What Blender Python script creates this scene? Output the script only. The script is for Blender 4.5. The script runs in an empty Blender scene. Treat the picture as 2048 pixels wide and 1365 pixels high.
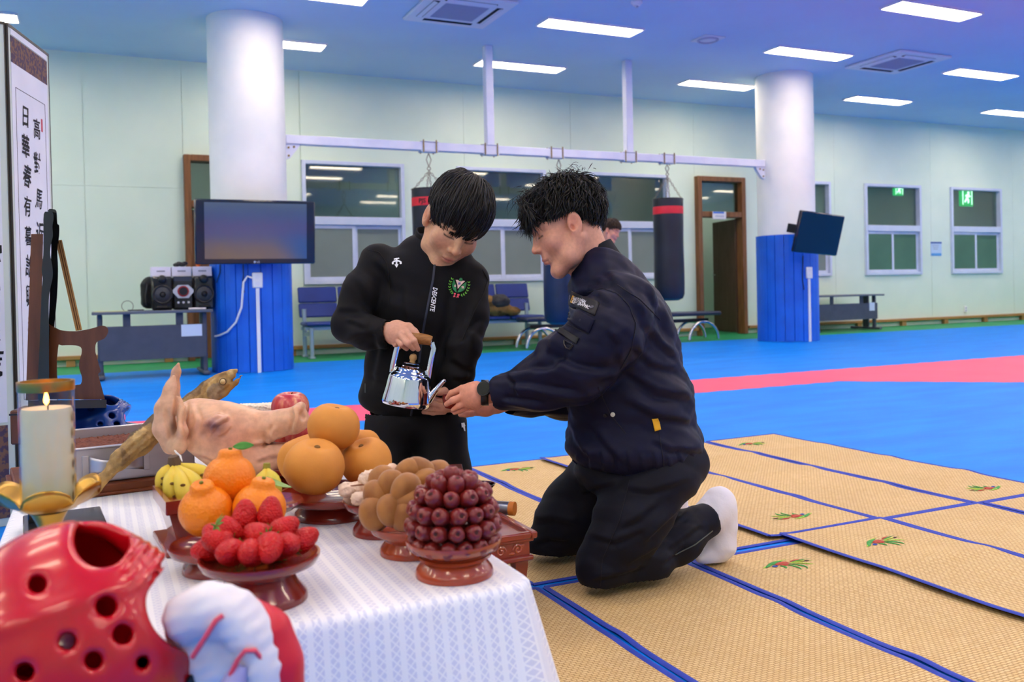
import bpy, bmesh, math, random
import numpy as np
from math import sin, cos, pi, radians, sqrt, atan2, floor as ifloor
from mathutils import Vector, Matrix, Euler
random.seed(7); rng = np.random.default_rng(7)
SC = bpy.context.scene
COL = SC.collection
# ------------------------------------------------------------------ camera
FPX, YAW, PITCH, ROLL, CY = 1791.6, radians(24.863), radians(-.6446), radians(-1.228), 602.0
CAM = np.array([0., 0., .8])
_F = np.array([sin(YAW)*cos(PITCH), cos(YAW)*cos(PITCH), sin(PITCH)])
_R = np.array([cos(YAW), -sin(YAW), 0.]); _U = np.cross(_R, _F)
_R, _U = _R*cos(ROLL)+_U*sin(ROLL), -_R*sin(ROLL)+_U*cos(ROLL)
cd = bpy.data.cameras.new('camera'); camo = bpy.data.objects.new('camera', cd); COL.objects.link(camo)
cd.sensor_width = 36; cd.lens = FPX*36/2048; cd.shift_y = (CY-682.5)/2048
cd.clip_start = .05; cd.clip_end = 200
cd.dof.use_dof = True; cd.dof.focus_distance = 2.42; cd.dof.aperture_fstop = 5.2
camo.matrix_world = Matrix(((_R[0], _U[0], -_F[0], CAM[0]), (_R[1], _U[1], -_F[1], CAM[1]), (_R[2], _U[2], -_F[2], CAM[2]), (0, 0, 0, 1)))
SC.camera = camo
# ------------------------------------------------------------------ world, exposure
w = bpy.data.worlds.new('world'); SC.world = w; w.use_nodes = True
w.node_tree.nodes['Background'].inputs[0].default_value = (.75, .82, 1, 1)
w.node_tree.nodes['Background'].inputs[1].default_value = .35
SC.view_settings.view_transform = 'Standard'; SC.view_settings.look = 'None'
SC.view_settings.exposure = 0.85; SC.view_settings.gamma = 1; SC.view_settings.use_curve_mapping = False
LAMP = 14.0            # radiance of the ceiling panels
SC.cycles.use_denoising = True; SC.cycles.max_bounces = 7; SC.cycles.diffuse_bounces = 4; SC.cycles.glossy_bounces = 3; SC.cycles.use_adaptive_sampling = True; SC.cycles.adaptive_threshold = .05; SC.cycles.use_light_tree = False; SC.cycles.caustics_reflective = False; SC.cycles.caustics_refractive = False
SC.cycles.sample_clamp_indirect = 6

# ------------------------------------------------------------------ where things stand: reading distances off the photograph
def ray(x, y): return _F+(x-1024)/FPX*_R-(y-CY)/FPX*_U
def at(x, y, d): return CAM+ray(x, y)*d                    # point at forward distance d
def on(x, y, z=0.): r = ray(x, y); return CAM+r*((z-CAM[2])/r[2])      # on a level plane
def onY(x, y, Y): r = ray(x, y); return CAM+r*(Y/r[1])     # on a plane parallel to the back wall
def px(n, d): return n*d/FPX

# ------------------------------------------------------------------ materials
def lin(c):
    if isinstance(c, str):
        c = c.lstrip('#'); c = [int(c[i:i+2], 16)/255 for i in (0, 2, 4)]
    return tuple((v/12.92 if v <= .04045 else ((v+.055)/1.055)**2.4) for v in c[:3])+(1,)
class NT:
    def __init__(s, m): s.t = m.node_tree; s.n = s.t.nodes; s.b = s.n['Principled BSDF']
    def new(s, kind, **kw):
        x = s.n.new(kind)
        for k, v in kw.items():
            if k.startswith('_'): setattr(x, k[1:], v)
            else: x.inputs[k.replace('__', ' ')].default_value = v
        return x
    def link(s, a, b): s.t.links.new(a, b)
MATS = {}
def mat(name, color='#808080', rough=.5, metal=0., spec=.5, color2=None, nscale=8., nmix=1., stretch=None, bump=0., bscale=60., btype='noise', bdist=.002,
        attr=None, coat=0., sub=0., sheen=0., emit=None, estr=1., trans=0., ior=1.45, alpha=None, coord='Object', ramp=None, detail=4.):
    if name in MATS: return MATS[name]
    m = bpy.data.materials.new(name); m.use_nodes = True; t = NT(m); b = t.b
    b.inputs['Base Color'].default_value = lin(color); b.inputs['Roughness'].default_value = rough
    b.inputs['Metallic'].default_value = metal; b.inputs['Specular IOR Level'].default_value = spec
    b.inputs['Coat Weight'].default_value = coat; b.inputs['Coat Roughness'].default_value = .08; b.inputs['IOR'].default_value = ior
    if sub: b.inputs['Subsurface Weight'].default_value = sub; b.inputs['Subsurface Radius'].default_value = (.012, .005, .003); b.inputs['Subsurface Scale'].default_value = 1.
    if sheen: b.inputs['Sheen Weight'].default_value = sheen; b.inputs['Sheen Roughness'].default_value = .5
    if trans: b.inputs['Transmission Weight'].default_value = trans
    if emit: b.inputs['Emission Color'].default_value = lin(emit); b.inputs['Emission Strength'].default_value = estr
    tc = t.new('ShaderNodeTexCoord'); src = tc.outputs[coord]
    if stretch:
        mp = t.new('ShaderNodeMapping'); mp.inputs['Scale'].default_value = stretch; t.link(src, mp.inputs[0]); src = mp.outputs[0]
    col = None
    if attr:
        a = t.new('ShaderNodeAttribute', _attribute_name=attr); col = a.outputs['Color']
    if color2 or attr and nmix < 1:
        nz = t.new('ShaderNodeTexNoise', Scale=nscale, Detail=detail); t.link(src, nz.inputs['Vector'])
        rp = t.new('ShaderNodeValToRGB'); rp.color_ramp.elements[0].position = ramp[0] if ramp else .35; rp.color_ramp.elements[1].position = ramp[1] if ramp else .65
        t.link(nz.outputs['Fac'], rp.inputs['Fac'])
        if col is None:
            rp.color_ramp.elements[0].color = lin(color)
            a, c = np.array(lin(color)), np.array(lin(color2)); rp.color_ramp.elements[1].color = tuple(a+(c-a)*nmix)
            col = rp.outputs['Color']
        else:
            mx = t.new('ShaderNodeMix', _data_type='RGBA', _blend_type='MULTIPLY'); mx.inputs[0].default_value = 1-nmix
            t.link(col, mx.inputs[6]); t.link(rp.outputs['Color'], mx.inputs[7]); col = mx.outputs[2]
    if col is not None: t.link(col, b.inputs['Base Color'])
    if bump:
        if btype == 'noise': nz = t.new('ShaderNodeTexNoise', Scale=bscale, Detail=3.); o = nz.outputs['Fac']
        elif btype == 'voronoi': nz = t.new('ShaderNodeTexVoronoi', Scale=bscale); o = nz.outputs['Distance']
        elif btype == 'wave': nz = t.new('ShaderNodeTexWave', Scale=bscale, Distortion=2.5, Detail=2.); o = nz.outputs['Fac']
        elif btype == 'weave':
            nz = t.new('ShaderNodeTexWave', Scale=bscale, Distortion=.3); n2 = t.new('ShaderNodeTexWave', Scale=bscale, Distortion=.3); n2.bands_direction = 'Y'
            t.link(src, n2.inputs['Vector']); ad = t.new('ShaderNodeMath', _operation='ADD'); t.link(nz.outputs['Fac'], ad.inputs[0]); t.link(n2.outputs['Fac'], ad.inputs[1]); o = ad.outputs[0]
        t.link(src, nz.inputs['Vector'])
        bp = t.new('ShaderNodeBump', Strength=bump, Distance=bdist); t.link(o, bp.inputs['Height']); t.link(bp.outputs[0], b.inputs['Normal'])
    m['nt'] = 1
    MATS[name] = m; return m

# ------------------------------------------------------------------ objects
def setp(o, label=None, cat=None, group=None, kind=None):
    if label: o['label'] = label
    if cat: o['category'] = cat
    if group: o['group'] = group
    if kind: o['kind'] = kind
    return o
def thing(name, label, cat, loc=(0, 0, 0), rz=0., group=None, kind=None, rot=None):
    o = bpy.data.objects.new(name, None); COL.objects.link(o); o.empty_display_size = .05
    o.location = tuple(float(v) for v in loc); o.rotation_euler = rot if rot is not None else (0, 0, rz)
    return setp(o, label, cat, group, kind)
def root_of(o):
    M = Matrix.Identity(4)
    while o is not None: M = o.matrix_basis @ M; o = o.parent
    return M
def meshobj(name, verts, faces, m, parent=None, smooth=True, angle=40, world=False, colors=None, uvless=True):
    me = bpy.data.meshes.new(name)
    if world and parent is not None:
        Mi = np.array(root_of(parent).inverted()); v = np.asarray(verts, float); verts = v @ Mi[:3, :3].T + Mi[:3, 3]
    if len(faces) > 200 and isinstance(faces, (np.ndarray, list)) and len(faces[0]) == 4 and all(len(q) == 4 for q in faces[:50]):
        fa = np.array([tuple(q)[:3] for q in faces]); va = np.asarray(verts, float); c0 = va.mean(0); vol = np.einsum('ij,ij->', va[fa[:, 0]]-c0, np.cross(va[fa[:, 1]]-c0, va[fa[:, 2]]-c0))
        if vol < 0: faces = [tuple(q)[::-1] for q in (faces.tolist() if isinstance(faces, np.ndarray) else faces)]
    if isinstance(verts, np.ndarray): verts = verts.tolist()
    if isinstance(faces, np.ndarray): faces = faces.tolist()
    me.from_pydata(verts, [], faces)
    if smooth:
        me.shade_smooth()
        if angle < 180: me.set_sharp_from_angle(angle=radians(angle))
    if colors is not None:
        ca = me.color_attributes.new('tint', 'FLOAT_COLOR', 'POINT'); c = np.ones((len(colors), 4)); c[:, :3] = colors
        ca.data.foreach_set('color', c.ravel())
    for mm in (m if isinstance(m, (list, tuple)) else [m]): me.materials.append(mm)
    me.validate()
    o = bpy.data.objects.new(name, me); COL.objects.link(o)
    if parent is not None: o.parent = parent
    return o
def copy_tree(o, parent=None):
    c = o.copy(); COL.objects.link(c); c.parent = parent
    for ch in o.children: copy_tree(ch, c)
    return c
def rotm(rx=0, ry=0, rz=0): return np.array(Euler((rx, ry, rz)).to_matrix())
def basis(axis, hint=(0, 0, 1)):
    a = np.asarray(axis, float); a = a/np.linalg.norm(a); h_ = np.asarray(hint, float)
    if abs(a@h_)/np.linalg.norm(h_) > .97: h_ = np.array([1., 0, 0]) if abs(a[0]) < .9 else np.array([0, 1., 0])
    u = np.cross(h_, a); u /= np.linalg.norm(u); return u, np.cross(a, u), a
class MB:
    """collects shapes into one mesh"""
    def __init__(s): s.v = []; s.f = []; s.mi = []
    def add(s, v, f, mi=0):
        o = len(s.v); s.v += [tuple(float(c) for c in p) for p in v]; s.f += [tuple(o+i for i in q) for q in f]; s.mi += [mi]*len(f); return s
    def box(s, c, size, R=None, bev=0., mi=0):
        x, y, z = [d/2 for d in size]
        if bev <= 0:
            v = np.array([(-x, -y, -z), (x, -y, -z), (x, y, -z), (-x, y, -z), (-x, -y, z), (x, -y, z), (x, y, z), (-x, y, z)])
            f = [(3, 2, 1, 0), (4, 5, 6, 7), (0, 1, 5, 4), (1, 2, 6, 5), (2, 3, 7, 6), (3, 0, 4, 7)]
        else:
            b = min(bev, x*.98, y*.98, z*.98); v = []; f = []
            idx = {}
            for sx in (-1, 1):
                for sy in (-1, 1):
                    for sz in (-1, 1):
                        for k, p in enumerate(((sx*x, sy*(y-b), sz*(z-b)), (sx*(x-b), sy*y, sz*(z-b)), (sx*(x-b), sy*(y-b), sz*z))):
                            idx[sx, sy, sz, k] = len(v); v.append(p)
            def q(*ks): f.append(tuple(idx[k] for k in ks))
            for a in (0, 1, 2):
                o1, o2 = [i for i in (0, 1, 2) if i != a]
                for sg in (-1, 1):
                    ks = []
                    for (p, r) in ((-1, -1), (1, -1), (1, 1), (-1, 1)):
                        k = [0, 0, 0]; k[a] = sg; k[o1] = p; k[o2] = r; ks.append((*k, a))
                    if (sg > 0) == (a == 1): ks.reverse()
                    q(*ks)
            for a in (0, 1, 2):
                o1, o2 = [i for i in (0, 1, 2) if i != a]
                for p in (-1, 1):
                    for r in (-1, 1):
                        k0 = [0, 0, 0]; k0[o1] = p; k0[o2] = r
                        A = k0.copy(); A[a] = -1; B = k0.copy(); B[a] = 1
                        q((*A, o1), (*B, o1), (*B, o2), (*A, o2))
            for sx in (-1, 1):
                for sy in (-1, 1):
                    for sz in (-1, 1): q((sx, sy, sz, 0), (sx, sy, sz, 1), (sx, sy, sz, 2))
            v = np.array(v)
            g = []
            for q_ in f:      # orient outwards
                c0 = v[list(q_)].mean(0); nrm = np.cross(v[q_[1]]-v[q_[0]], v[q_[2]]-v[q_[1]])
                g.append(q_ if nrm@c0 > 0 else q_[::-1])
            f = g
        if R is not None: v = v @ np.asarray(R).T
        return s.add(v+np.asarray(c, float), f, mi)
    def tube(s, pts, r, n=10, caps=True, hint=(0, 0, 1), ell=None, mi=0, twist=0.):
        P = [np.asarray(p, float) for p in pts]; m_ = len(P)
        rr = [r]*m_ if np.isscalar(r) else list(r); v = []; u = None
        for i in range(m_):
            a = P[min(i+1, m_-1)]-P[max(i-1, 0)]
            if np.linalg.norm(a) < 1e-9: a = np.array([0, 0, 1.])
            a = a/np.linalg.norm(a)
            if u is None: u, w_, _ = basis(a, hint)
            else:
                u = u-a*(u@a); u /= np.linalg.norm(u)+1e-12
            w_ = np.cross(a, u); e = (1, 1) if ell is None else (ell if np.isscalar(ell[0]) else ell[i])
            for k in range(n):
                t = 2*pi*k/n+twist*i; v.append(P[i]+rr[i]*(cos(t)*u*e[0]+sin(t)*w_*e[1]))
        f = [(i*n+k, i*n+(k+1) % n, (i+1)*n+(k+1) % n, (i+1)*n+k) for i in range(m_-1) for k in range(n)]
        if caps: f += [tuple(range(n))[::-1], tuple((m_-1)*n+k for k in range(n))]
        return s.add(v, f, mi)
    def cyl(s, a, b, r, n=20, r2=None, mi=0, caps=True): return s.tube([a, b], [r, r if r2 is None else r2], n, caps, mi=mi)
    def lathe(s, prof, c=(0, 0, 0), n=32, R=None, mi=0, wob=None, close=True):
        v = []; m_ = len(prof)
        for i, (r, z) in enumerate(prof):
            for k in range(n):
                t = 2*pi*k/n; q = r if wob is None else r*wob(t, i/(m_-1)); v.append((q*cos(t), q*sin(t), z))
        v = np.array(v)
        if R is not None: v = v @ np.asarray(R).T
        f = [(i*n+k, i*n+(k+1) % n, (i+1)*n+(k+1) % n, (i+1)*n+k) for i in range(m_-1) for k in range(n)]
        if close:
            if prof[0][0] > 1e-6: f.append(tuple(range(n))[::-1])
            if prof[-1][0] > 1e-6: f.append(tuple((m_-1)*n+k for k in range(n)))
        return s.add(v+np.asarray(c, float), f, mi)
    def grid(s, fn, nu, nv, mi=0, closeu=False):
        v = [fn(i/(nu-(0 if closeu else 1)), j/(nv-1)) for j in range(nv) for i in range(nu)]
        f = [(j*nu+i, j*nu+(i+1) % nu, (j+1)*nu+(i+1) % nu, (j+1)*nu+i) for j in range(nv-1) for i in range(nu if closeu else nu-1)]
        return s.add(v, f, mi)
    def sphere(s, c, r, nu=20, nv=12, R=None, mi=0):
        r3 = np.array([r]*3 if np.isscalar(r) else r, float); prof = [(max(sin(pi*j/nv), 1e-4), -cos(pi*j/nv)) for j in range(nv+1)]
        v = np.array([(a*cos(2*pi*k/nu), a*sin(2*pi*k/nu), z) for a, z in prof for k in range(nu)])*r3
        if R is not None: v = v @ np.asarray(R).T
        f = [(j*nu+k, j*nu+(k+1) % nu, (j+1)*nu+(k+1) % nu, (j+1)*nu+k) for j in range(nv) for k in range(nu)]
        return s.add(v+np.asarray(c, float), f, mi)
    def torus(s, c, R0, r, axis=(0, 0, 1), n=24, m=8, arc=2*pi, start=0., ell=(1, 1), mi=0):
        u, w_, a = basis(axis); k = n if arc < 2*pi-1e-6 else n
        pts = [np.asarray(c)+R0*(ell[0]*cos(start+arc*i/n)*u+ell[1]*sin(start+arc*i/n)*w_) for i in range(n+1)]
        return s.tube(pts, r, m, caps=arc < 2*pi-1e-6, hint=a, mi=mi)
    def poly(s, pts, thick=.001, nrm=(0, 0, 1), mi=0):
        n = len(pts); nn = np.asarray(nrm, float)*thick; v = [np.asarray(p, float) for p in pts]+[np.asarray(p, float)+nn for p in pts]
        f = [tuple(range(n))[::-1], tuple(n+i for i in range(n))]+[(i, (i+1) % n, n+(i+1) % n, n+i) for i in range(n)]
        return s.add(v, f, mi)
    def xf(s, R=None, t=(0, 0, 0)):
        v = np.array(s.v)
        if R is not None: v = v @ np.asarray(R).T
        s.v = [tuple(p) for p in v+np.asarray(t, float)]; return s
    def build(s, name, m, parent=None, smooth=True, angle=40, world=False, colors=None):
        o = meshobj(name, np.array(s.v), s.f, m, parent, smooth, angle, world, colors)
        if isinstance(m, (list, tuple)) and len(o.data.polygons) == len(s.mi): o.data.polygons.foreach_set('material_index', s.mi)
        return o
def rrect(w_, h_, r, n=5):
    out = []
    for cx, cy_, a0 in ((w_/2-r, h_/2-r, 0), (-w_/2+r, h_/2-r, pi/2), (-w_/2+r, -h_/2+r, pi), (w_/2-r, -h_/2+r, 3*pi/2)):
        out += [(cx+r*cos(a0+pi/2*i/n), cy_+r*sin(a0+pi/2*i/n)) for i in range(n+1)]
    return out
def textmesh(s, size, bold=0., shear=0., spacing=1., res=2):
    cu = bpy.data.curves.new('t', 'FONT'); cu.body = s; cu.size = size; cu.offset = bold; cu.shear = shear; cu.space_character = spacing
    cu.align_x = 'CENTER'; cu.align_y = 'CENTER'; cu.resolution_u = res
    o = bpy.data.objects.new('t', cu); COL.objects.link(o); bpy.context.view_layer.update()
    me = o.to_mesh(); v = np.array([p.co[:] for p in me.vertices]) if len(me.vertices) else np.zeros((0, 3)); f = [tuple(p.vertices) for p in me.polygons]
    o.to_mesh_clear(); bpy.data.objects.remove(o); bpy.data.curves.remove(cu)
    return v, f

# ------------------------------------------------------------------ solid shapes from distance fields (one continuous surface each)
def smin(a, b, k):
    if k <= 0: return np.minimum(a, b)
    h_ = np.clip(.5+.5*(b-a)/k, 0, 1); return b+(a-b)*h_-k*h_*(1-h_)
def smax(a, b, k): return -smin(-a, -b, k)
def d_cone(P, a, b, r1, r2):
    a, b = np.asarray(a, float), np.asarray(b, float); ab = b-a; L = ab@ab+1e-12
    t = np.clip(((P[0]-a[0])*ab[0]+(P[1]-a[1])*ab[1]+(P[2]-a[2])*ab[2])/L, 0, 1)
    return np.sqrt((P[0]-a[0]-t*ab[0])**2+(P[1]-a[1]-t*ab[1])**2+(P[2]-a[2]-t*ab[2])**2)-(r1+(r2-r1)*t)
def d_ell(P, c, r, R=None):
    q = [P[i]-c[i] for i in range(3)]
    if R is not None:
        R = np.asarray(R); q = [R[0, i]*q[0]+R[1, i]*q[1]+R[2, i]*q[2] for i in range(3)]     # R columns = axes
    k0 = np.sqrt((q[0]/r[0])**2+(q[1]/r[1])**2+(q[2]/r[2])**2)+1e-9; k1 = np.sqrt((q[0]/r[0]**2)**2+(q[1]/r[1]**2)**2+(q[2]/r[2]**2)**2)+1e-9
    return k0*(k0-1)/k1
def d_box(P, c, half, R=None, rnd=0.):
    q = [P[i]-c[i] for i in range(3)]
    if R is not None:
        R = np.asarray(R); q = [R[0, i]*q[0]+R[1, i]*q[1]+R[2, i]*q[2] for i in range(3)]
    q = [np.abs(q[i])-(half[i]-rnd) for i in range(3)]
    return np.sqrt(sum(np.maximum(a, 0)**2 for a in q))+np.minimum(np.maximum(q[0], np.maximum(q[1], q[2])), 0)-rnd
def d_chain(P, pts, rs, k=.02, d=None):
    for i in range(len(pts)-1):
        e = d_cone(P, pts[i], pts[i+1], rs[i], rs[i+1]); d = e if d is None else smin(d, e, k)
    return d
def surface(fn, lo, hi, res):
    """surface nets over the zero level of fn"""
    lo, hi = np.asarray(lo, float), np.asarray(hi, float); n = np.ceil((hi-lo)/res).astype(int)+1
    ax = [(lo[i]+res*np.arange(n[i])).astype(np.float32) for i in range(3)]
    X, Y, Z = np.meshgrid(*ax, indexing='ij'); V = fn((X, Y, Z)).astype(np.float32); del X, Y, Z
    ins = V < 0
    c8 = [(i, j, k) for i in (0, 1) for j in (0, 1) for k in (0, 1)]
    def sl(A, o): return A[o[0]:n[0]-1+o[0], o[1]:n[1]-1+o[1], o[2]:n[2]-1+o[2]]
    cnt = sum(sl(ins, o).astype(np.int8) for o in c8); act = (cnt > 0) & (cnt < 8)
    ids = -np.ones(act.shape, int); I, J, K = np.nonzero(act); ids[I, J, K] = np.arange(len(I))
    acc = np.zeros((len(I), 3)); num = np.zeros(len(I))
    vals = {o: V[I+o[0], J+o[1], K+o[2]] for o in c8}
    for o in c8:
        for a in range(3):
            if o[a] == 0:
                p = list(o); p[a] = 1; p = tuple(p); va, vb = vals[o], vals[p]; m_ = (va < 0) != (vb < 0)
                t = np.where(m_, va/np.where(m_, va-vb, 1), 0); e = np.zeros((len(I), 3)); e[:] = o; e[:, a] += t
                acc[m_] += e[m_]; num[m_] += 1
    vert = lo+res*(np.stack([I, J, K], 1)+acc/np.maximum(num, 1)[:, None])
    F = []
    for a in range(3):
        b, c = (a+1) % 3, (a+2) % 3
        s0 = [slice(1, n[i]-1) for i in range(3)]; s0[a] = slice(0, n[a]-1); s1 = list(s0); s1[a] = slice(1, n[a])
        A, B = ins[tuple(s0)], ins[tuple(s1)]; ch = A != B; g = np.stack(np.nonzero(ch), 1); g += np.array([s0[i].start for i in range(3)])
        flip = B[ch]
        q = []
        for db, dc in ((0, 0), (1, 0), (1, 1), (0, 1)):
            h_ = g.copy(); h_[:, b] -= db; h_[:, c] -= dc; q.append(ids[h_[:, 0], h_[:, 1], h_[:, 2]])
        q = np.stack(q, 1); q[flip] = q[flip][:, ::-1]; F.append(q)
    F = np.concatenate(F); F = F[(F >= 0).all(1)]
    return vert, F
def relax(v, f, it=2, lam=.5):
    f = np.asarray(f); e = np.concatenate([f[:, [0, 1]], f[:, [1, 2]], f[:, [2, 3]], f[:, [3, 0]]]); e = np.concatenate([e, e[:, ::-1]])
    n = np.bincount(e[:, 0], minlength=len(v)).astype(float)
    for _ in range(it):
        s = np.stack([np.bincount(e[:, 0], weights=v[e[:, 1], i], minlength=len(v)) for i in range(3)], 1)/np.maximum(n, 1)[:, None]; v = v+lam*(s-v)
    return v
def vnoise(v, scale, seed=0):
    """cheap smooth value noise in -1..1 for vertices or grids"""
    r = np.random.default_rng(seed); out = 0
    for i in range(5):
        k = r.normal(size=3)*scale; out = out+np.sin(k[0]*v[0]+k[1]*v[1]+k[2]*v[2]+r.uniform(0, 6.28))
    return out/3.2
def folds(P, dirv, freq, amp, warp=2., seed=0):
    ph = freq*(P[0]*dirv[0]+P[1]*dirv[1]+P[2]*dirv[2])+warp*vnoise(P, 9, seed)+.8*vnoise(P, 22, seed+1); s = np.sin(ph); return amp*(s*s*s*.6+.4*s)
def vnormals(v, f):
    f = np.asarray(f); n = np.zeros_like(v); fn = np.cross(v[f[:, 2]]-v[f[:, 0]], v[f[:, 3]]-v[f[:, 1]])
    for k in range(4): np.add.at(n, f[:, k], fn)
    return n/(np.linalg.norm(n, axis=1)[:, None]+1e-12)
def creases(v, f, lines, amp=.005, w_=9., noise=()):
    """presses cloth folds into a garment along the given runs, on the side they were seen from"""
    n = vnormals(v, f); n = n if ((v-v.mean(0))*n).sum() > 0 else -n; q = v-CAM; d = q@_F; X = 1024+FPX*(q@_R)/d; Y = CY-FPX*(q@_U)/d; face = np.clip(-(n*q).sum(1)/np.linalg.norm(q, axis=1)*2.5, 0, 1); disp = np.zeros(len(v))
    nd = sum(folds(v.T, *q) for q in noise) if noise else 0.
    for i, ln in enumerate(lines):
        pts = [np.array(p, float) for p in ln[0]]; w0 = w_*(ln[1] if len(ln) > 1 else 1); a = amp*(ln[2] if len(ln) > 2 else 1)
        best = np.full(len(v), 1e9); sg = np.zeros(len(v)); tt = np.zeros(len(v)); L = len(pts)-1
        for j, (a0, b0) in enumerate(zip(pts, pts[1:])):
            e = b0-a0; l2 = e@e; t = ((X-a0[0])*e[0]+(Y-a0[1])*e[1])/l2; tc_ = np.clip(t, 0, 1); dx, dy = X-a0[0]-tc_*e[0], Y-a0[1]-tc_*e[1]; r = np.hypot(dx, dy); s_ = (e[0]*dy-e[1]*dx)/sqrt(l2); m_ = r < best
            best[m_] = r[m_]; sg[m_] = s_[m_]; tt[m_] = (j+tc_[m_])/L
        sn = sg/w0; prof = (-sn*1.6*np.exp(-sn*sn)+.35*np.exp(-((sn+1.6)/1.2)**2))*np.exp(-np.maximum(0, best-np.abs(sg)-2)/w0); disp += a*prof*np.clip(4*tt*(1-tt)*1.6, 0, 1)
    return v+n*(disp*face+nd)[:, None]
# ================================================================== the room
CZ, WY = 3.79, 12.0
XL, XR, YF = -5.0, 20.0, -6.0
M_wall = mat('wall_paint', '#dfeee0', .75, color2='#d6e8da', nscale=1.2, nmix=1., bump=.05, bscale=200)
M_white = mat('white_paint', '#eef0f2', .5, color2='#e4e8ec', nscale=3.)
M_col = mat('column_paint', '#f2f3f3', .6, color2='#e6eaec', nscale=2., bump=.05, bscale=80)
M_ceil = mat('ceiling_bounce_tint', '#c4def4', .85, color2='#bcd6f0', nscale=.7, bump=.04, bscale=120)  # pale ceiling with the floor's blue bounce put into its colour
M_blue = mat('blue_foam_mat', '#028af6', .5, color2='#027cea', nscale=1.6, stretch=(1, 3.5, 1), bump=.12, bscale=9, bdist=.01, spec=.16)
M_pink = mat('pink_foam_mat', '#f0527c', .5, color2='#e84a74', nscale=2., bump=.1, bscale=9, bdist=.01)
M_green = mat('green_floor', '#1c9a5e', .55, color2='#178a55', nscale=3.)
M_dark = mat('dark_void', '#2b2f33', .8, color2='#24282b', nscale=2.)
M_alu = mat('white_aluminium', '#d3dcf2', .35, color2='#c8d3ec', nscale=6.)
M_frost = mat('frosted_pane', '#7d8a85', .55, color2='#76837e', nscale=1.5)
M_frostg = mat('exit_lit_frosted_pane', '#4d7a62', .5, color2='#456f5a', nscale=1.5)  # green light of the exit signs put into the frosted panes' colour
M_wood = mat('door_wood', '#8a5a36', .5, color2='#6f4526', nscale=5, stretch=(6, 6, .6), bump=.1, bscale=30)
M_woodd = mat('dark_door_wood', '#5d4334', .5, color2='#4c3527', nscale=5, stretch=(6, 6, .6))
def glass_mat(name, tint='#e8f0f0', refl=1.45):
    m = bpy.data.materials.new(name); m.use_nodes = True; n = m.node_tree.nodes; l = m.node_tree.links; n.remove(n['Principled BSDF'])
    lw = n.new('ShaderNodeLayerWeight'); lw.inputs[0].default_value = .5; tr = n.new('ShaderNodeBsdfTransparent'); tr.inputs[0].default_value = lin(tint)
    pw = n.new('ShaderNodeMath'); pw.operation = 'POWER'; pw.inputs[1].default_value = 4.; l.new(lw.outputs['Facing'], pw.inputs[0])
    ma = n.new('ShaderNodeMath'); ma.operation = 'MULTIPLY_ADD'; l.new(pw.outputs[0], ma.inputs[0]); ma.inputs[1].default_value = .8; ma.inputs[2].default_value = ((refl-1)/(refl+1))**2
    gl = n.new('ShaderNodeBsdfGlossy'); gl.inputs['Roughness'].default_value = .03; mx = n.new('ShaderNodeMixShader')
    l.new(ma.outputs[0], mx.inputs[0]); l.new(tr.outputs[0], mx.inputs[1]); l.new(gl.outputs[0], mx.inputs[2]); l.new(mx.outputs[0], n['Material Output'].inputs[0])
    return m
M_glass = glass_mat('window_glass', '#c4d0d2', 1.9)
M_emit = mat('light_diffuser', '#ffffff', .5, emit='#ffeacb', estr=LAMP)

def struct(mb, name, m, parent=None, **k):
    o = mb.build(name, m, parent, **k)
    if parent is None: o['kind'] = 'structure'
    return o
# floor: blue foam, a pink lane with a bevelled corner, a green strip by the wall
floor_o = struct(MB().box(((XL+XR)/2, (YF+10.7)/2, -.02), (XR-XL, 10.7-YF, .04)), 'floor', M_blue, smooth=False)
struct(MB().box(((XL+XR)/2, (10.7+14.5)/2, -.0215), (XR-XL, 14.5-10.7, .04)), 'floor_green_strip', M_green, floor_o, smooth=False)
def zig(p, q, step=.12, amp=.012):
    p, q = np.array(p, float), np.array(q, float); L = np.linalg.norm(q-p); n = max(2, int(L/step)); u = (q-p)/L; nn = np.array([-u[1], u[0]])
    return [p+u*L*i/n+nn*(amp if i % 2 else -amp) for i in range(n)]
ring = zig((XL, 6.32), (15, 6.32))+zig((15, 6.32), (15, 0))+[np.array((14.2, 0.))]+zig((14.2, -.2), (13.3, 0))[:1]
lane = zig((XL, 6.32), (11.0, 6.32))+[np.array((11.0, .9))]+zig((11.0, .9), (5.5, 5.53))+zig((5.5, 5.53), (XL, 5.53))
struct(MB().poly([(p[0], p[1], .0) for p in lane], .0015), 'floor_pink_lane', M_pink, floor_o, smooth=False)
struct(MB().box(((XL+XR)/2, -1.6, .0005), (XR-XL-2, .8, .002)), 'floor_pink_lane', M_pink, floor_o, smooth=False)
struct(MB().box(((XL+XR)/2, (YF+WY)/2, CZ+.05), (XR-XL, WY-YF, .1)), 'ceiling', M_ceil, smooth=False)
struct(MB().box((XL-.05, (YF+WY)/2, CZ/2), (.1, WY-YF, CZ)), 'wall_left', M_wall, smooth=False)
struct(MB().box((XR+.05, (YF+WY)/2, CZ/2), (.1, WY-YF, CZ)), 'wall_right', M_wall, smooth=False)
struct(MB().box(((XL+XR)/2, YF-.05, CZ/2), (XR-XL, .1, CZ)), 'wall_front', M_wall, smooth=False)
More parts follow.
